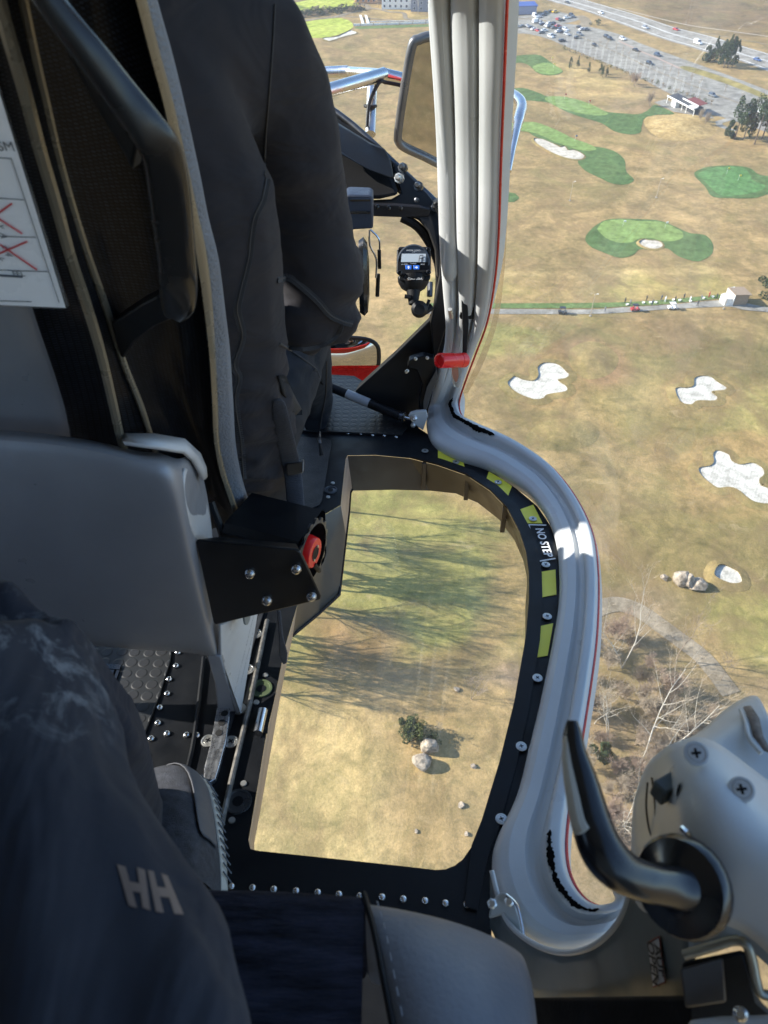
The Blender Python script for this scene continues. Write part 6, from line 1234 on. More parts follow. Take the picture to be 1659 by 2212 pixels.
SH.append([SR(408, 982, .90), SR(415, 1000, .89), SR(418, 1030, .885), SR(420, 1080, .88), SR(438, 1200, .88), SR(470, 1378, .90), SR(478, 1420, .905), SR(478, 1422, .91)])
SH.append([SR(422, 975, .98), SR(432, 1000, .97), SR(440, 1035, .96), SR(452, 1090, .95), SR(462, 1180, .94), SR(480, 1350, .945), SR(485, 1405, .95), SR(485, 1407, .95)])
m = MB(); m.grid(SH); o = seat.part('base_shroud', m, m_silver, ang=80); sub(o, 2)
m = MB(); m.grid([[SR(268, 956, .85), SR(272, 944, .85), SR(330, 944, .86), SR(392, 952, .88), (SR(425, 980, .92)), SR(438, 1010, .93), SR(440, 1030, .93)], [SR(270, 962, .825), SR(300, 966, .822), SR(345, 972, .83), SR(395, 980, .855), SR(412, 995, .885), SR(428, 1022, .90), SR(434, 1036, .91)]]); o = seat.part('shroud_cap', m, m_silver_lit); solid(o, .006)
m = MB(); m.grid([[SR(398, 1000, .846), SR(408, 1020, .875), SR(430, 1050, .925), SR(448, 1085, .945)], [SR(395, 1060, .826), SR(416, 1070, .873), SR(440, 1100, .92), SR(456, 1130, .94)], [SR(415, 1160, .828), SR(432, 1168, .873), SR(452, 1175, .915), SR(462, 1180, .935)]]); o = seat.part('shroud_flank', m, m_silver_lit, ang=80); sub(o, 2); solid(o, .003, 1)
# leg down to the track
LEG = [(445, 1410), (478, 1418), (500, 1500), (514, 1552), (506, 1548), (490, 1543), (470, 1543), (464, 1480)]
m = MB(); m.prism([py(x, y_, .86 - (y_-1410)*.0002) for x, y_ in LEG], Vector((0, .012, 0))); lg = seat.part('leg', m, m_silver, b=.003)
m = MB(); m.prism([py(478, 1350, .862), pxx(560, 1312, -.238), pxx(545, 1400, -.243), pxx(520, 1540, -.254), py(514, 1552, .84), py(500, 1500, .846), py(480, 1422, .86)], Vector((-.006, .002, 0))); lg2 = seat.part('leg_side', m, m_silver_lit, lg, b=.002)
m = MB(); cL = pxx(532, 1322, -.2375); m.lathe(cL, (1, -.1, .0), [(.022, 0), (.022, .003), (.001, .003)], 24); seat.part('leg_hole', m, M('hole_grey', (.18, .21, .22), .5), lg)
tdir = pxx(546, 1352, -.2375) - pxx(514, 1482, -.2475)
for tx, o_, x0, y0 in (('DO NOT STOW ANYTHING', 0, 527, 1415), ('UNDER THIS SEAT', 1, 534, 1420)):
    c = pxx(x0, y0, -.2385); seat.part('lettering', text_mesh(tx, .0125, c, tdir, Vector((0, -1, .35))), m_btext, lg, smooth=False, fix=False)
# spiral-wrapped cable
m = MB(); m.tube(cr([py(455, 1085, .98), py(466, 1115, .97), py(478, 1145, .96), py(484, 1172, .95)], 4), .007, 8); seat.part('wrapped_cable', m, m_blackp)

# laminated card on the back of the seat
card = Thing('laminated_card', 'laminated white checklist card with red crosses on the seat back', 'card', ps(80, 665, -.09))
CO = -.10
m = MB(); m.prism([ps(x, y_, CO) for x, y_ in ((-60, 95), (-25, 110), (150, 660), (140, 668), (-60, 660))], ray(60, 500)*.0012); card.part('laminate', m, m_clear)
m = MB(); m.prism([ps(x, y_, CO - .002) for x, y_ in ((-80, 130), (-20, 150), (0, 205), (142, 665), (-80, 655))], ray(60, 500)*.0008); pp = card.part('paper', m, m_paper)
def cln(pts, r, mat, nm):
    m = MB()
    for a, b_ in pts: m.tube([ps(*a, CO - .0035), ps(*b_, CO - .0035)], r, 5)
    card.part(nm, m, mat, pp)
cln([((-10, 340), (25, 343)), ((25, 343), (128, 654)), ((-20, 427), (52, 432)), ((-20, 510), (78, 513)), ((-20, 583), (105, 587)), ((0, 650), (68, 652))], .0004, m_ink, 'ruled_line')
cln([((0, 595), (48, 598))], .0012, m_ink, 'underline')
cln([((-30, 480), (25, 440)), ((-30, 455), (48, 505)), ((-30, 560), (58, 522)), ((0, 528), (80, 583))], .0009, m_inkred, 'red_cross')
for tx, x, y_, s, k in (('ASM', 2, 317, .012, 0), ('FEL', 40, 592, .0085, 0)):
    card.part('lettering', text_mesh(tx, s, ps(x, y_, CO - .004), ps(x + 30, y_ + 1, CO) - ps(x, y_, CO), ps(x - 8, y_ - 30, CO) - ps(x, y_, CO)), m_ink, pp, smooth=False, fix=False)
for i, (x, y_) in enumerate(((5, 490), (8, 510), (12, 535), (18, 550), (2, 560))):
    card.part('lettering', text_mesh('NVHRS'[i] if 0 else 'vAe4k'[i], .010, ps(x, y_, CO - .004), ps(x + 8, y_ + 30, CO) - ps(x, y_, CO), ps(x + 30, y_, CO) - ps(x, y_, CO)), m_ink, pp, smooth=False, fix=False)

# ------------------------------------------------------------------ black bracket with a round blower on the seat side
bk = Thing('blower_unit', 'black bracket and round-ended blower with a red hub on the seat side', 'blower', py(560, 1340, .84))
m = MB(); m.prism([py(x, y_, .845) for x, y_ in ((423, 1172), (428, 1168), (640, 1188), (650, 1194), (693, 1288), (692, 1296), (466, 1350), (461, 1346))], Vector((0, .006, 0))); plt_ = bk.part('bracket_plate', m, M('bracket_black', (.010, .010, .011), .4, bmp=.05, bs=300), b=.002)
m = MB(); m.prism([py(425, 1170, .845), py(648, 1192, .845), py(640, 1178, .875), py(470, 1164, .89)], Vector((0, .0, .004))); bk.part('bracket_lip', m, m_black, plt_, b=.002)
for x, y_ in ((540, 1238), (640, 1228), (577, 1296), (673, 1287)):
    b = MB(); b.lathe(py(x, y_, .845), (0, -1, .25), [(.0082, 0), (.0082, .003), (.0068, .0035), (.0068, .007), (.004, .009), (.001, .009)], 16); bk.part('screw', b, m_steel, plt_)
FC = py(674, 1193, .96); AXI = (FC - py(535, 1160, 1.06)); AXI = Vector((.93, -.34, -.03)).normalized()
S1 = Vector((0, 0, 1)); S2 = AXI.cross(S1).normalized(); S1 = S2.cross(AXI)
if S2.y < 0: S2 = -S2
def ringp(r, h, n=28): return [FC + AXI*h + (S1*math.sin(2*math.pi*k/n) + S2*math.cos(2*math.pi*k/n))*r for k in range(n)]
sq = [FC + S1*a*.058 + S2*b_*.058 for a, b_ in ((-1, -.8), (-.8, -1), (.8, -1), (1, -.8), (1, .8), (.8, 1), (-.8, 1), (-1, .8))]
m = MB(); m.grid([[p - AXI*.135 for p in sq], sq], cv=True); m.cap([p - AXI*.135 for p in sq]); m.grid([ringp(.052, 0), ringp(.052, -.06)], cv=True); m.cap(ringp(.052, -.06)); bk.part('housing', m, m_black, ang=30)
for h in (-.050, .0, .042):
    m = MB(); m.box(FC - AXI*.068 + S1*h - S2*.0585, .13, .004, .010, Matrix((AXI, S2, S1)).transposed()); bk.part('housing_rib', m, m_blackp)
m = MB(); rr = []
for k in range(64):
    a = 2*math.pi*k/64; r = .056 + (.006 if k % 4 < 2 else 0) ; rr.append(FC + AXI*.002 + (S1*math.sin(a) + S2*math.cos(a))*r)
m.grid([ringp(.052, .003, 64), rr, [p - AXI*.004 for p in rr]], cv=True); bk.part('serrated_ring', m, m_dkmetal, ang=20)
b = MB(); b.lathe(FC - AXI*.012, AXI, [(.001, -.02), (.030, -.02), (.030, .0), (.027, .016), (.0255, .018), (.001, .018)], 28); hb = bk.part('red_hub', b, m_redplast)
b = MB(); b.lathe(FC + AXI*.0065, AXI, [(.0125, 0), (.0125, .0006), (.011, .0006), (.011, 0)], 24); bk.part('hub_ring', b, m_btext, hb)
for s in (-1, 1):
    b = MB(); b.lathe(FC + AXI*.0062 + S1*.009*s + S2*.008*s, AXI, [(.0028, 0), (.0025, .002), (.0003, .002)], 10); bk.part('hub_pin', b, m_steel, hb)
m = MB(); m.tube([FC - AXI*.02 + S1*.02, FC - AXI*.01 + S1*.05], .0018, 6); m.tube([FC - AXI*.02 - S1*.02 + S2*.01, FC - AXI*.01 - S1*.038 + S2*.03], .0018, 6); bk.part('spoke', m, m_screw)
m = MB(); m.tube(cr([FC - S1*.022 - S2*.004 + AXI*.004, FC - S1*.038 + S2*.005 + AXI*.006, FC - S1*.052 + S2*.015 + AXI*.005], 4), .0045, 8); bk.part('lead', m, m_blackp)
# ------------------------------------------------------------------ people
def ell(b, secs, n=18):                            # tube of ellipse sections: (centre, half-width vector, half-depth vector)
    rows_ = [[Vector(c) + Vector(a)*math.cos(2*math.pi*k/n) + Vector(d)*math.sin(2*math.pi*k/n) for k in range(n)] for c, a, d in secs]
    b.grid(rows_, cv=True); b.cap(rows_[0][::-1]); b.cap(rows_[-1]); return b
def limb(b, pts, rad, n=14): return b.tube(pts, rad, n)
# pilot ------------------------------------------------------------
pb = MB(); X1 = Vector((1, 0, 0)); D1 = Vector((0, 1, .1))
def back(z): return .746 - .39*z + .155
ell(pb, [((-.38, back(-.84), -.84), X1*.20, D1*.12), ((-.38, back(-.72), -.72), X1*.215, D1*.135), ((-.375, back(-.55), -.55), X1*.215, D1*.135), ((-.37, back(-.36), -.36), X1*.225, D1*.135), ((-.37, back(-.2), -.2), X1*.235, D1*.13), ((-.39, back(-.08), -.08), X1*.215, D1*.11), ((-.39, back(0), .0), X1*.16, D1*.09), ((-.39, back(.06), .05), X1*.075, D1*.07)])
limb(pb, [Vector((-.39, back(.03), .02)), Vector((-.39, back(.08)+.03, .10)), Vector((-.39, back(.1)+.05, .16))], [.065, .058, .06])
HC = Vector((-.39, back(.1) + .07, .26))
ell(pb, [(HC + Vector((0, -.005, -.13)), X1*.045, D1*.05), (HC + Vector((0, 0, -.09)), X1*.065, D1*.085), (HC + Vector((0, -.005, 0)), X1*.077, D1*.1), (HC + Vector((0, -.01, .07)), X1*.072, D1*.09), (HC + Vector((0, -.01, .115)), X1*.035, D1*.045)])
limb(pb, [HC + Vector((0, .085, .0)), HC + Vector((0, .115, -.035))], [.012, .018], 8)
for s in (-1, 1): ell(pb, [(HC + Vector((s*.07, -.01, -.04)), Vector((0, .018, 0)), Vector((0, 0, .02))), (HC + Vector((s*.09, -.015, -.01)), Vector((0, .02, 0)), Vector((0, 0, .032)))], 10)
SHD, ARM, ELB = pd(545, 130, .94), pd(648, 400, 1.10), pd(692, 668, 1.27)
FORE = ELB + Vector((.03, .20, .03)); HAND = FORE + Vector((-.02, .09, .02))
limb(pb, [Vector((-.30, back(-.08), -.05)), SHD, pd(590, 215, .99), pd(628, 310, 1.04), ARM, pd(672, 520, 1.18), pd(688, 615, 1.24), ELB, ELB.lerp(FORE, .5), FORE], [.10, .092, .082, .074, .069, .072, .078, .072, .052, .042], 18)
limb(pb, [Vector((-.48, back(-.08), -.05)), Vector((-.62, back(-.1), -.09)), Vector((-.66, back(-.25)+.02, -.28)), Vector((-.66, back(-.3)+.10, -.48)), Vector((-.60, back(-.3)+.33, -.46))], [.09, .085, .065, .062, .045], 14)
limb(pb, [pd(640, 640, 1.24), pd(655, 690, 1.26), pd(690, 700, 1.28)], [.07, .062, .055], 14)
# right hand closed round the stick: palm, four curled fingers, thumb
limb(pb, [FORE, HAND, HAND + Vector((-.02, .05, 0))], [.034, .038, .03], 10)
for k in range(4):
    f0 = HAND + Vector((.02 - .018*k*.3, .05, .03 - .02*k)); limb(pb, [f0, f0 + Vector((-.01, .035, .0)), f0 + Vector((-.04, .045, -.004)), f0 + Vector((-.055, .02, -.006))], [.0095, .009, .0085, .007], 8)
limb(pb, [HAND + Vector((-.02, .0, .02)), HAND + Vector((-.05, .03, .03)), HAND + Vector((-.06, .06, .02))], [.012, .011, .009], 8)
# thighs, shins
for s, kx in ((1, -.20), (-1, -.60)):
    hip = Vector((-.41 + s*.10, back(-.8) + .03, -.80)); kn_ = Vector((kx, hip.y + .44, -.70)); an = Vector((kx, kn_.y + .22, -1.0))
    limb(pb, [hip, hip.lerp(kn_, .5), kn_], [.105, .092, .07], 16); limb(pb, [kn_, kn_.lerp(an, .5), an], [.07, .062, .05], 14)
    limb(pb, [an + Vector((0, -.06, -.02)), an + Vector((0, .06, -.02)), an + Vector((0, .17, -.03))], [.04, .042, .03], 10)
body = grown(pb, 'body', .0085, 6)
jk = Thing('person', 'pilot in a dark softshell jacket, right arm bent, sitting ahead in the seat', 'person', (-.4, 1.1, -.8))
from mathutils import noise as nz
def ripple(me, fn):                                # push vertices along their normals by fn(p)
    nr = [v.normal.copy() for v in me.vertices]; cs = [v.co.copy() for v in me.vertices]; flat_ = []
    for p, n__ in zip(cs, nr): flat_ += list(p + n__*fn(p))
    me.vertices.foreach_set('co', flat_); me.update()
def jfold(p):                                      # creases gather at waist, armpit and elbow
    w = max(math.exp(-((p.z + .62)/.16)**2) if p.x < -.15 else 0, math.exp(-((p - ELB).length/.16)**2)*.8, math.exp(-((p - SHD - Vector((-.02, .03, -.15))).length/.10)**2)*.9, .12)
    q = Vector((p.x*8 - p.z*3, p.y*8, p.z*23 + p.x*8 + p.y*5)); r = 1 - abs(nz.noise(q))*2
    return w*.013*(r - .4) + .003*nz.noise(p*9)
ripple(body, jfold)
body.transform(Matrix.Translation(-jk.base))
m_skin = M('skin', (.45, .27, .19), .5, var=.08)
for mm in (m_jacket, m_trouser, m_skin): body.materials.append(mm)
zl = -.765 - jk.base.z
mi = []
for p in body.polygons:
    c = p.center + jk.base
    if c.z > .13 or (c - HAND).length < .085 and c.y > HAND.y - .03: mi.append(2)
    elif c.z < -.70 and (c.y > back(-.75) - .02 or c.z < -.78): mi.append(1)
    elif c.z < -.60 and c.y > back(-.75) + .10: mi.append(1)
    else: mi.append(0)
body.polygons.foreach_set('material_index', mi)
ob = put('body', body, [m_jacket], jk.e)
hb_ = MB(); ell(hb_, [(HC + Vector((0, -.025, -.06)), X1*.074, D1*.075), (HC + Vector((0, -.022, .02)), X1*.083, D1*.09), (HC + Vector((0, -.015, .085)), X1*.074, D1*.09), (HC + Vector((0, -.012, .125)), X1*.035, D1*.05)]); o = jk.part('hair', hb_, M('hair', (.05, .035, .025), .7)); sub(o, 1)
# overlock seams that follow the back of the sleeve and the flank
def seam(pts, name='seam', r=.0022, par=None):
    P = cr([pd(x, y_, d) for x, y_, d in pts], 6); m = MB(); m.tube(P, r, 6)
    for i in range(0, len(P)-1):
        for t in (0, .5):
            q = P[i].lerp(P[i+1], t); dd = (P[i+1]-P[i]).normalized(); s = dd.cross(q.normalized()).normalized(); m.tube([q - s*.0042 - dd*.001, q + s*.0042 + dd*.001], .0009, 4)
    return jk.part(name, m, M('thread', (.03, .028, .03), .8), ob)
def bvh_of(me, base):
    from mathutils.bvhtree import BVHTree
    t = BVHTree.FromPolygons([tuple(v.co) for v in me.vertices], [tuple(p.vertices) for p in me.polygons])
    def hit(x, y_, dd):
        h = t.ray_cast(-Vector(base), ray(x, y_).normalized()); return h[0] + Vector(base) if h[0] is not None else pd(x, y_, dd)
    return hit
hitp = bvh_of(body, jk.base)
def seamp(pts, r=.0016, st=True):
    L_ = cr2(pts, 7); P = [hitp(x, y_, 1.15) for x, y_ in L_]; P = [p*.998 for p in P]; P = [p for i, p in enumerate(P) if i == 0 or (p - P[i-1]).length < .06]
    m = MB(); m.tube(P, r, 6)
    if st:
        for i in range(len(P)-1):
            for t in (0, .34, .67):
                q = P[i].lerp(P[i+1], t); dd = (P[i+1]-P[i]).normalized(); s = dd.cross(q.normalized()).normalized(); m.tube([q - s*.0055 - dd*.0015, q + s*.0055 + dd*.0015], .0010, 4)
    jk.part('seam', m, m_thread, ob)
m_thread = M('seam_thread', (.045, .042, .042), .75)
seamp([(575, 385), (566, 430), (548, 470), (540, 520), (537, 553), (526, 600), (517, 636), (512, 672), (523, 726), (506, 786), (516, 816), (508, 866), (520, 953), (526, 1036)])
seamp([(600, 603), (625, 600), (655, 622), (686, 650), (713, 680), (740, 694), (762, 700)])
seamp([(738, 698), (728, 722), (700, 742), (660, 752), (625, 748)], .0012)
seamp([(594, 10), (590, 90), (582, 200), (574, 300), (572, 380)], .0012, False)
# pocket zips on the trousers
for pts in ([(604, 742), (640, 765), (668, 785), (684, 800), (690, 815)], [(706, 780), (704, 850), (695, 900), (690, 950)]): seamp(pts, .002, False)
for a, b_ in (((678, 797), (694, 826)), ((688, 945), (693, 972))):
    p, q = hitp(*a, 1.4)*.992, hitp(*b_, 1.4)*.992; m = MB(); m.tube([p, p.lerp(q, .45)], .004, 8, flat=.5); jk.part('zip_slider', m, m_dkmetal, ob)
    m = MB(); m.tube([p.lerp(q, .45), q, q + (q-p)*.45], [.002, .003, .0045], 8, flat=.5); jk.part('zip_pull', m, m_blackp, ob)
# ------------------------------------------------------------------ lap belt webbing and buckle
bl = Thing('seat_belt', 'dark grey seat belt webbing with a metal slide beside the pilot\'s hip', 'seat belt', py(635, 1110, 1.12))
BP = [((600, 860), 32, 1.22), ((606, 905), 40, 1.19), ((616, 950), 44, 1.165), ((628, 1000), 44, 1.14), ((634, 1030), 40, 1.13), ((637, 1070), 42, 1.12), ((640, 1115), 40, 1.115)]
m = MB(); rw = []
for (x, y_), w, yy in BP:
    k_ = min(hitp(x + q, y_, 1.35).length/ray(x + q, y_).length for q in (-8, 0, 12)) - .012; rw.append([pd(x - w/2, y_, k_), pd(x, y_, k_ - .003), pd(x + w/2, y_, k_)]); kb = k_
m.grid(rw); o = bl.part('webbing', m, m_web); solid(o, .003); sub(o, 1)
m = MB(); m.prism([pd(x, y_, rw[3][1].length/ray(628, 1000).length - .012) for x, y_ in ((618, 1002), (656, 998), (656, 1022), (620, 1030))], Vector((0, .012, 0))); bl.part('slide_buckle', m, M('gunmetal', (.12, .115, .11), .3, .9), b=.002)
def bd(x, y_): k_ = hitp(x, y_, 1.4).length/ray(x, y_).length - .02; return pd(x, y_, min(k_, 1.42))
m = MB(); m.grid([[bd(604, 812), bd(618, 812)], [bd(614, 850), bd(632, 846)], [bd(634, 890), bd(652, 884)], [bd(640, 897), bd(653, 896)]]); o = bl.part('belt_end', m, M('belt_black', (.02, .021, .024), .85, bmp=.6, bs=600)); solid(o, .004)

# passenger (whose leg fills the lower left corner) -------------------------------------------------------
lb_ = MB()
KN = pd(-60, 1432, .60); HIPp = pd(330, 2700, .36) + Vector((-.03, -.16, 0))
limb(lb_, [HIPp, pd(200, 2330, .42), pd(150, 2140, .455), pd(92, 1960, .49), pd(15, 1740, .535), pd(-40, 1540, .58), KN], [.098, .092, .092, .092, .088, .080, .074], 22)
AN = pz(232, 1800, -.95)
limb(lb_, [KN, KN.lerp(AN, .15), KN.lerp(AN, .4) + Vector((.0, .01, 0)), KN.lerp(AN, .7) + Vector((.0, .008, 0)), AN], [.075, .080, .086, .080, .070], 20)
limb(lb_, [Vector((-.42, -.12, -.50)), Vector((-.50, .2, -.44)), Vector((-.56, .46, -.42))], [.105, .09, .075], 14); limb(lb_, [Vector((-.56, .46, -.42)), Vector((-.58, .52, -.7)), Vector((-.58, .52, -.96))], [.075, .065, .055], 12)
ell(lb_, [((-.31, -.18, -.58), X1*.2, D1*.13), ((-.31, -.2, -.40), X1*.19, D1*.12), ((-.31, -.25, -.15), X1*.18, D1*.11)])
pbody = grown(lb_, 'legs', .0085, 5)
pg = Thing('person', 'passenger\'s bent leg in navy trousers at the lower left, with a grey trainer', 'person', (-.3, .2, -.9))
TD = (KN - HIPp).normalized(); SDir = (AN - KN).normalized()
def tfold(p):                                      # long creases running along thigh and shin, a gathered knee
    d_ = TD if (p - KN).dot(TD) < 0 and p.z > -.62 else SDir
    t = (p - KN).dot(d_); q = (p - KN - d_*t)*13 + d_*(t*3.2); q2 = q*1.9 + Vector((7, 3, 1))
    kk = math.exp(-((p - KN).length/.20)**2)
    return (.016 + .004*kk)*((1 - abs(nz.noise(q))*2.2) - .45) + .005*(.5 - abs(nz.noise(q2))) + .004*nz.noise(p*6)
ripple(pbody, tfold); pbody.transform(Matrix.Translation(-pg.base))
# dried dust on the knee
tn, tl = m_trouser2.node_tree.nodes, m_trouser2.node_tree.links; tp_ = tn['Principled BSDF']; src = tp_.inputs['Base Color'].links[0].from_socket
vd = tn.new('ShaderNodeVectorMath'); vd.operation = 'DISTANCE'; vd.inputs[1].default_value = tuple(pd(60, 1440, .58) - pg.base); tl.new(tc(tn), vd.inputs[0])
near_ = ramp(tn, tl, vd.outputs['Value'], [(.03, (1, 1, 1)), (.13, (0, 0, 0))]); sp = ramp(tn, tl, noise(tn, tl, tc(tn), 26, 8, .72, .6), [(.52, (0, 0, 0)), (.66, (.75, .75, .75))])
tl.new(mixc(tn, tl, mixc(tn, tl, 1.0, near_, sp, 'MULTIPLY'), src, (.19, .21, .24)), tp_.inputs['Base Color'])
lo = put('legs', pbody, m_trouser2, pg.e)
# lettering HH on the outside of the thigh is placed after ray-casting the leg surface
def on_leg(px_, py__):
    o = Vector((0, 0, 0)) - pg.base; d = ray(px_, py__).normalized()
    from mathutils.bvhtree import BVHTree
    global _bvh
    try: _bvh
    except NameError: _bvh = BVHTree.FromPolygons([tuple(v.co) for v in pbody.vertices], [tuple(p.vertices) for p in pbody.polygons])
    h = _bvh.ray_cast(o, d)
    return (h[0] + pg.base, h[3]) if h[0] is not None else (pd(px_, py__, .45), .45)
def leg_quad(m, q, n=4):
    for i in range(n):
        for j in range(n):
            def bl_(s, t): a = (q[0][0]*(1-s) + q[1][0]*s, q[0][1]*(1-s) + q[1][1]*s); c = (q[3][0]*(1-s) + q[2][0]*s, q[3][1]*(1-s) + q[2][1]*s); return (a[0]*(1-t) + c[0]*t, a[1]*(1-t) + c[1]*t)
            pts = [on_leg(*bl_(s/n, t/n))[0] for s, t in ((i, j), (i+1, j), (i+1, j+1), (i, j+1))]
            m.add([p - p.normalized()*.0009 for p in pts], [(0, 1, 2, 3)])
mH = MB()
for q in ([(253, 1867), (271, 1872), (296, 1961), (278, 1956)], [(296, 1873), (313, 1879), (325, 1967), (308, 1960)], [(280, 1904), (305, 1909), (310, 1930), (286, 1925)],
          [(319, 1879), (332, 1882), (354, 1972), (337, 1969)], [(348, 1886), (362, 1892), (397, 1975), (377, 1974)], [(334, 1914), (366, 1919), (376, 1940), (340, 1936)]):
    leg_quad(mH, q, 3)
pg.part('print_letters', mH, M('taupe_print', (.15, .115, .10), .8), lo, smooth=False, fix=False)
# trainer
sh_ = MB(); rwS = []
TOE, HEEL = pz(322, 1668, -1.0), pz(395, 1990, -1.0)
ln = (HEEL - TOE); ld = ln.normalized(); sd = Vector((-ld.y, ld.x, 0)).normalized(); sd = sd if sd.x > 0 else -sd
def shoe_row(t, wr, wl, zb, zt, n=14):
    c = TOE + ln*t; out = []
    for k in range(n + 1):
        a = math.pi*k/n; xx = math.cos(a); out.append(Vector((c.x, c.y, 0)) + sd*(wr if xx > 0 else wl)*math.copysign(abs(xx)**.75, xx) + UP*(zb + (zt-zb)*math.sin(a)**.7))
    return out
SW = [(0, .012, .012, -.008, .02), (.03, .045, .035, -.008, .042), (.1, .066, .048, -.008, .058), (.22, .078, .052, -.008, .072), (.38, .078, .05, -.008, .085), (.55, .072, .046, -.008, .10), (.75, .066, .045, -.008, .115), (1.0, .05, .045, -.008, .12)]
Z0 = FZ + .012
up_ = MB(); up_.grid([[p + UP*(Z0 + .015) for p in shoe_row(*q)] for q in SW]); shoe = pg.part('shoe', up_, m_shoe); sub(shoe, 2)
so_ = MB(); so_.grid([[p for p in [Vector((0, 0, 0))]]] if 0 else [[Vector((TOE + ln*t).to_tuple()[:2] + (0,)) + sd*k*1 for k in (w_r + .006, w_r + .006, w_r - .008)] for t, w_r in [(q[0], q[1]) for q in SW]])
so_ = MB(); rr_ = []
for t, w_r, w_l, _, _ in SW:
    c = TOE + ln*(t - .015); c.z = 0; rr_.append([c + sd*(w_r - .012) + UP*(Z0 + .026), c + sd*(w_r + .003) + UP*(Z0 + .028), c + sd*(w_r + .010) + UP*(Z0 + .014), c + sd*(w_r + .008) + UP*(FZ + .002), c - sd*(w_l) + UP*(FZ + .002), c - sd*(w_l + .006) + UP*(Z0 + .024)])
so_.grid(rr_); so_.cap(rr_[0]); o = pg.part('sole', so_, m_sole, shoe); sub(o, 1)
m = MB(); ov = [[shoe_row(*q)[k] + UP*(Z0 + .0175) for k in (1, 2, 3, 4)] for q in SW[:7]]; m.grid(ov); o = pg.part('overlay', m, m_shoe2, shoe); solid(o, .0025); sub(o, 1)
for i in range(14):
    t = .14 + i*.052; j = max(k for k in range(len(SW)) if SW[k][0] <= t); f = (t-SW[j][0])/(SW[j+1][0]-SW[j][0]) if j < len(SW)-1 else 0; w_r = SW[j][1] + (SW[min(j+1, 7)][1]-SW[j][1])*f
    c = TOE + ln*(t - .015); c.z = 0; m = MB(); m.tube([c + sd*(w_r + .004) + UP*(Z0 + .027) , c + ld*.012 + sd*(w_r + .0105) + UP*(Z0 + .012)], .0012, 5); pg.part('sole_groove', m, m_ink, shoe)

# ------------------------------------------------------------------ passenger seat cushion, lower edge of the picture
cu = Thing('passenger_seat', 'passenger seat cushion in dark fabric with a stitched grey leather bolster', 'seat', (.0, .1, -.66))
SX = [(380, 1912), (520, 1914), (640, 1918), (790, 1934), (800, 1934), (860, 1942), (930, 1956), (1000, 1976), (1060, 2000), (1110, 2030), (1140, 2062), (1155, 2110), (1166, 2212), (1166, 2330)]
CZ = -.60
def cpt(x, y_, z): return pz(x, y_, z)
front = [(250, 1916), (380, 1914), (520, 1915), (640, 1919), (780, 1930)]
def crow(x, y_, top=CZ):
    p = pz(x, y_, top - .012); return [p + Vector((0, -.01, -.14)), p + Vector((0, .004, -.08)), p + Vector((0, .004, -.03)), p, p + Vector((0, -.012, .009)), p + Vector((0, -.04, .014)), p + Vector((0, -.12, .016)), p + Vector((0, -.45, .010))]
m = MB(); m.grid([crow(*q) for q in front] + [crow(788, 1932)]); o = cu.part('cushion', m, m_fabric, ang=80); sub(o, 2)
# leather bolster wraps the right-hand end
BO = [[(788, 1932, CZ - .013), (810, 2010, CZ + .002), (830, 2110, CZ + .006), (850, 2212, CZ + .006), (866, 2300, CZ + .006), (880, 2500, CZ)],
      [(812, 1934, CZ - .012), (832, 2010, CZ + .006), (850, 2110, CZ + .012), (870, 2212, CZ + .012), (886, 2300, CZ + .012), (900, 2500, CZ + .004)],
      [(870, 1944, CZ - .012), (890, 2020, CZ + .010), (905, 2110, CZ + .018), (920, 2212, CZ + .020), (930, 2300, CZ + .020), (950, 2500, CZ + .01)],
      [(940, 1960, CZ - .013), (965, 2030, CZ + .006), (985, 2120, CZ + .015), (1000, 2212, CZ + .018), (1010, 2300, CZ + .018), (1030, 2500, CZ + .01)],
      [(1010, 1982, CZ - .018), (1040, 2045, CZ - .004), (1060, 2130, CZ + .004), (1075, 2212, CZ + .008), (1085, 2300, CZ + .008), (1100, 2500, CZ)],
      [(1075, 2010, CZ - .028), (1100, 2060, CZ - .018), (1120, 2140, CZ - .012), (1132, 2212, CZ - .010), (1140, 2300, CZ - .010), (1150, 2500, CZ - .012)],
      [(1118, 2040, CZ - .05), (1140, 2085, CZ - .04), (1154, 2150, CZ - .036), (1163, 2212, CZ - .034), (1168, 2300, CZ - .034), (1180, 2500, CZ - .04)],
      [(1122, 2046, CZ - .16), (1142, 2090, CZ - .16), (1154, 2150, CZ - .16), (1160, 2212, CZ - .16), (1164, 2300, CZ - .16), (1175, 2500, CZ - .16)]]
m = MB(); rowsB = [[pz(*q) for q in r_] for r_ in BO]; rowsB = [[r_[0] + Vector((0, -.005, -.16)), r_[0] + Vector((0, .002, -.05))] + r_ for r_ in rowsB]; m.grid(rowsB); o = cu.part('bolster', m, m_leather2, ang=80); sub(o, 2)
pip = cr([pz(*q) + Vector((-.001, 0, .002)) for q in BO[0]], 5); m = MB(); m.tube(pip, .0026, 8); cu.part('piping', m, m_blackp)
st = cr([pz(x + 22, y_, z + .0075) for x, y_, z in BO[0]], 22); acc = 0
stm = MB(); stm.tube([Vector((-.003, 0, 0)), Vector((.003, 0, 0))], .00055, 5); sme = stm.mesh('stitch')
d_ = 0; last = st[0]
for i in range(1, len(st)):
    d_ += (st[i]-st[i-1]).length
    if d_ > .0115:
        d_ = 0; t = (st[i]-st[i-1]).normalized(); o = put('stitch', sme, M('thread_pale', (.33, .35, .38), .8) if 'thread_pale' not in bpy.data.materials else bpy.data.materials['thread_pale'], cu.e, st[i] - cu.base + UP*.0006); o.rotation_mode = 'QUATERNION'; o.rotation_quaternion = Vector((1, 0, 0)).rotation_difference(t)

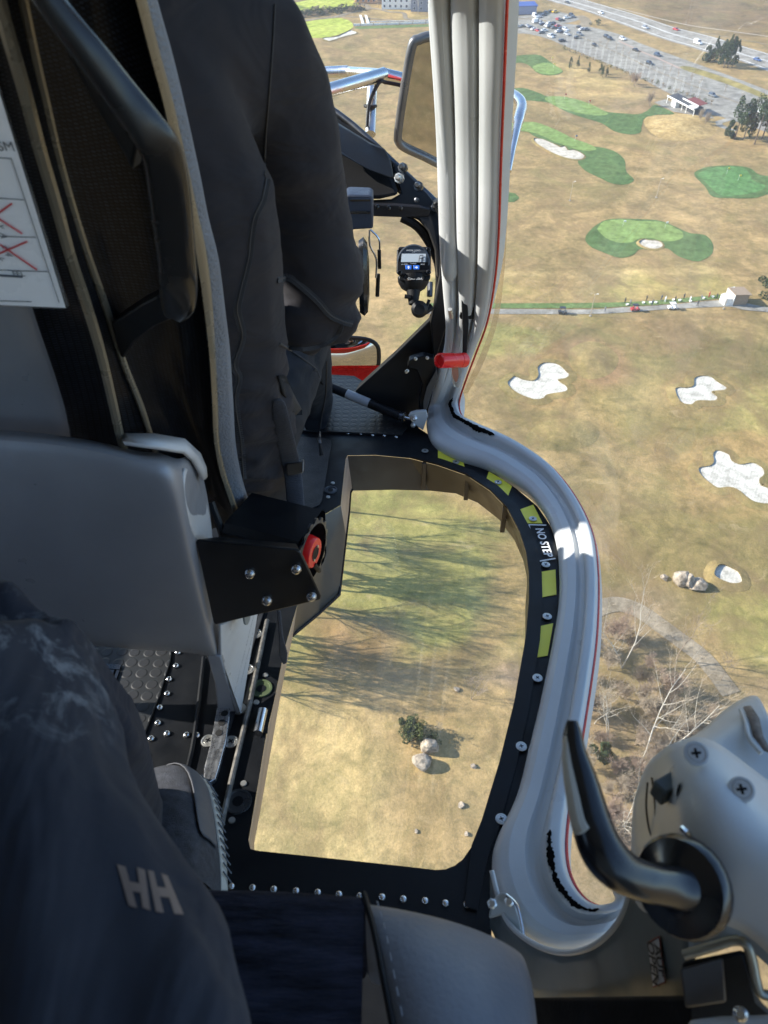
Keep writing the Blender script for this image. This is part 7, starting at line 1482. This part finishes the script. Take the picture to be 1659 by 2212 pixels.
# ------------------------------------------------------------------ the rest of the cabin, which shades the inside
rf = MB(); rf.grid([[Vector((x, y_, .42 + .03*math.cos(x*1.6) - (max(0, y_-1.0)*.05))) for x in (-1.45, -1.2, -.6, -.2, .2, .42)] for y_ in (-1.2, 0, .8, 1.25)]); r_ = Flat('cabin_roof', rf, m_greyp, (-.5, 0, .4), kind='structure'); solid(r_.e, .05, 1)
wl_ = MB(); wl_.box((-.45, -1.2, -.3), 1.9, .04, 1.6); Flat('cabin_rear_wall', wl_, m_greyp, (-.45, -1.2, -1.0), kind='structure')
def swall(name, x, z0, z1, y0, y1): w = MB(); w.box((x, (y0+y1)/2, (z0+z1)/2), .04, y1-y0, z1-z0); Flat(name, w, m_greyp, (x, (y0+y1)/2, z0), kind='structure', b=.005)
swall('unseen_side_wall', -1.42, -1.05, -.50, -1.2, 1.45); swall('unseen_side_wall', -1.42, -.12, .42, .15, 1.17); swall('unseen_side_wall', -1.42, .06, .42, -1.2, .15); swall('cabin_side_post', -1.42, -.5, -.12, .15, .42); swall('unseen_side_wall', -1.42, -1.05, .24, 1.45, 2.4)  # unseen left wall, blocked and opened to shape the sun on the sill
swall('unseen_side_wall', .36, -1.0, -.5, -1.2, -.02); swall('unseen_side_wall', .36, .30, .42, -1.2, -.02)
# red belly skin below and round the nose
be = MB(); be.grid([[Vector((x, y_, FZ - .13 - .22*math.sqrt(max(0, 1 - ((x + .55)/1.02)**2)) * max(.05, 1 - max(0, y_ - 1.6)*.9))) for x in (-1.5, -1.3, -1.0, -.7, -.45)] for y_ in (-1.2, 0, .6, 1.2, 1.8, 2.2)]); Flat('belly_skin', be, m_red, (-.5, 1, FZ - .3), kind='structure')
no = MB(); no.grid([[Vector((x, 2.15 + .1*math.cos(x*2) + k[0], k[1])) for x in (-1.3, -.9, -.5, -.15, .1)] for k in ((0.0, FZ - .16), (.13, FZ - .05), (.05, FZ + .0))]); Flat('nose_skin', no, m_red, (-.5, 2.3, FZ - .1), kind='structure')

wsR = cr([py(x, y_, yr(i)) for i, (x, y_) in enumerate(RIM)], 4); wsT = []
m = MB(); rw = []
for i, p in enumerate(wsR):
    t = i/(len(wsR)-1); top = Vector((-.9 + 1.12*t, 1.28, .42)); ctl = (p + top)/2 + Vector((0, .22, .16)); rw.append([p*(1-s)**2 + ctl*2*s*(1-s) + top*s*s for s in [k/10 for k in range(11)]])
m.grid(rw); wsd = Flat('windscreen', m, m_glass, (0, 2.0, -.3), 'clear curved windscreen pane ahead of the pilot', 'windscreen', fix=False)
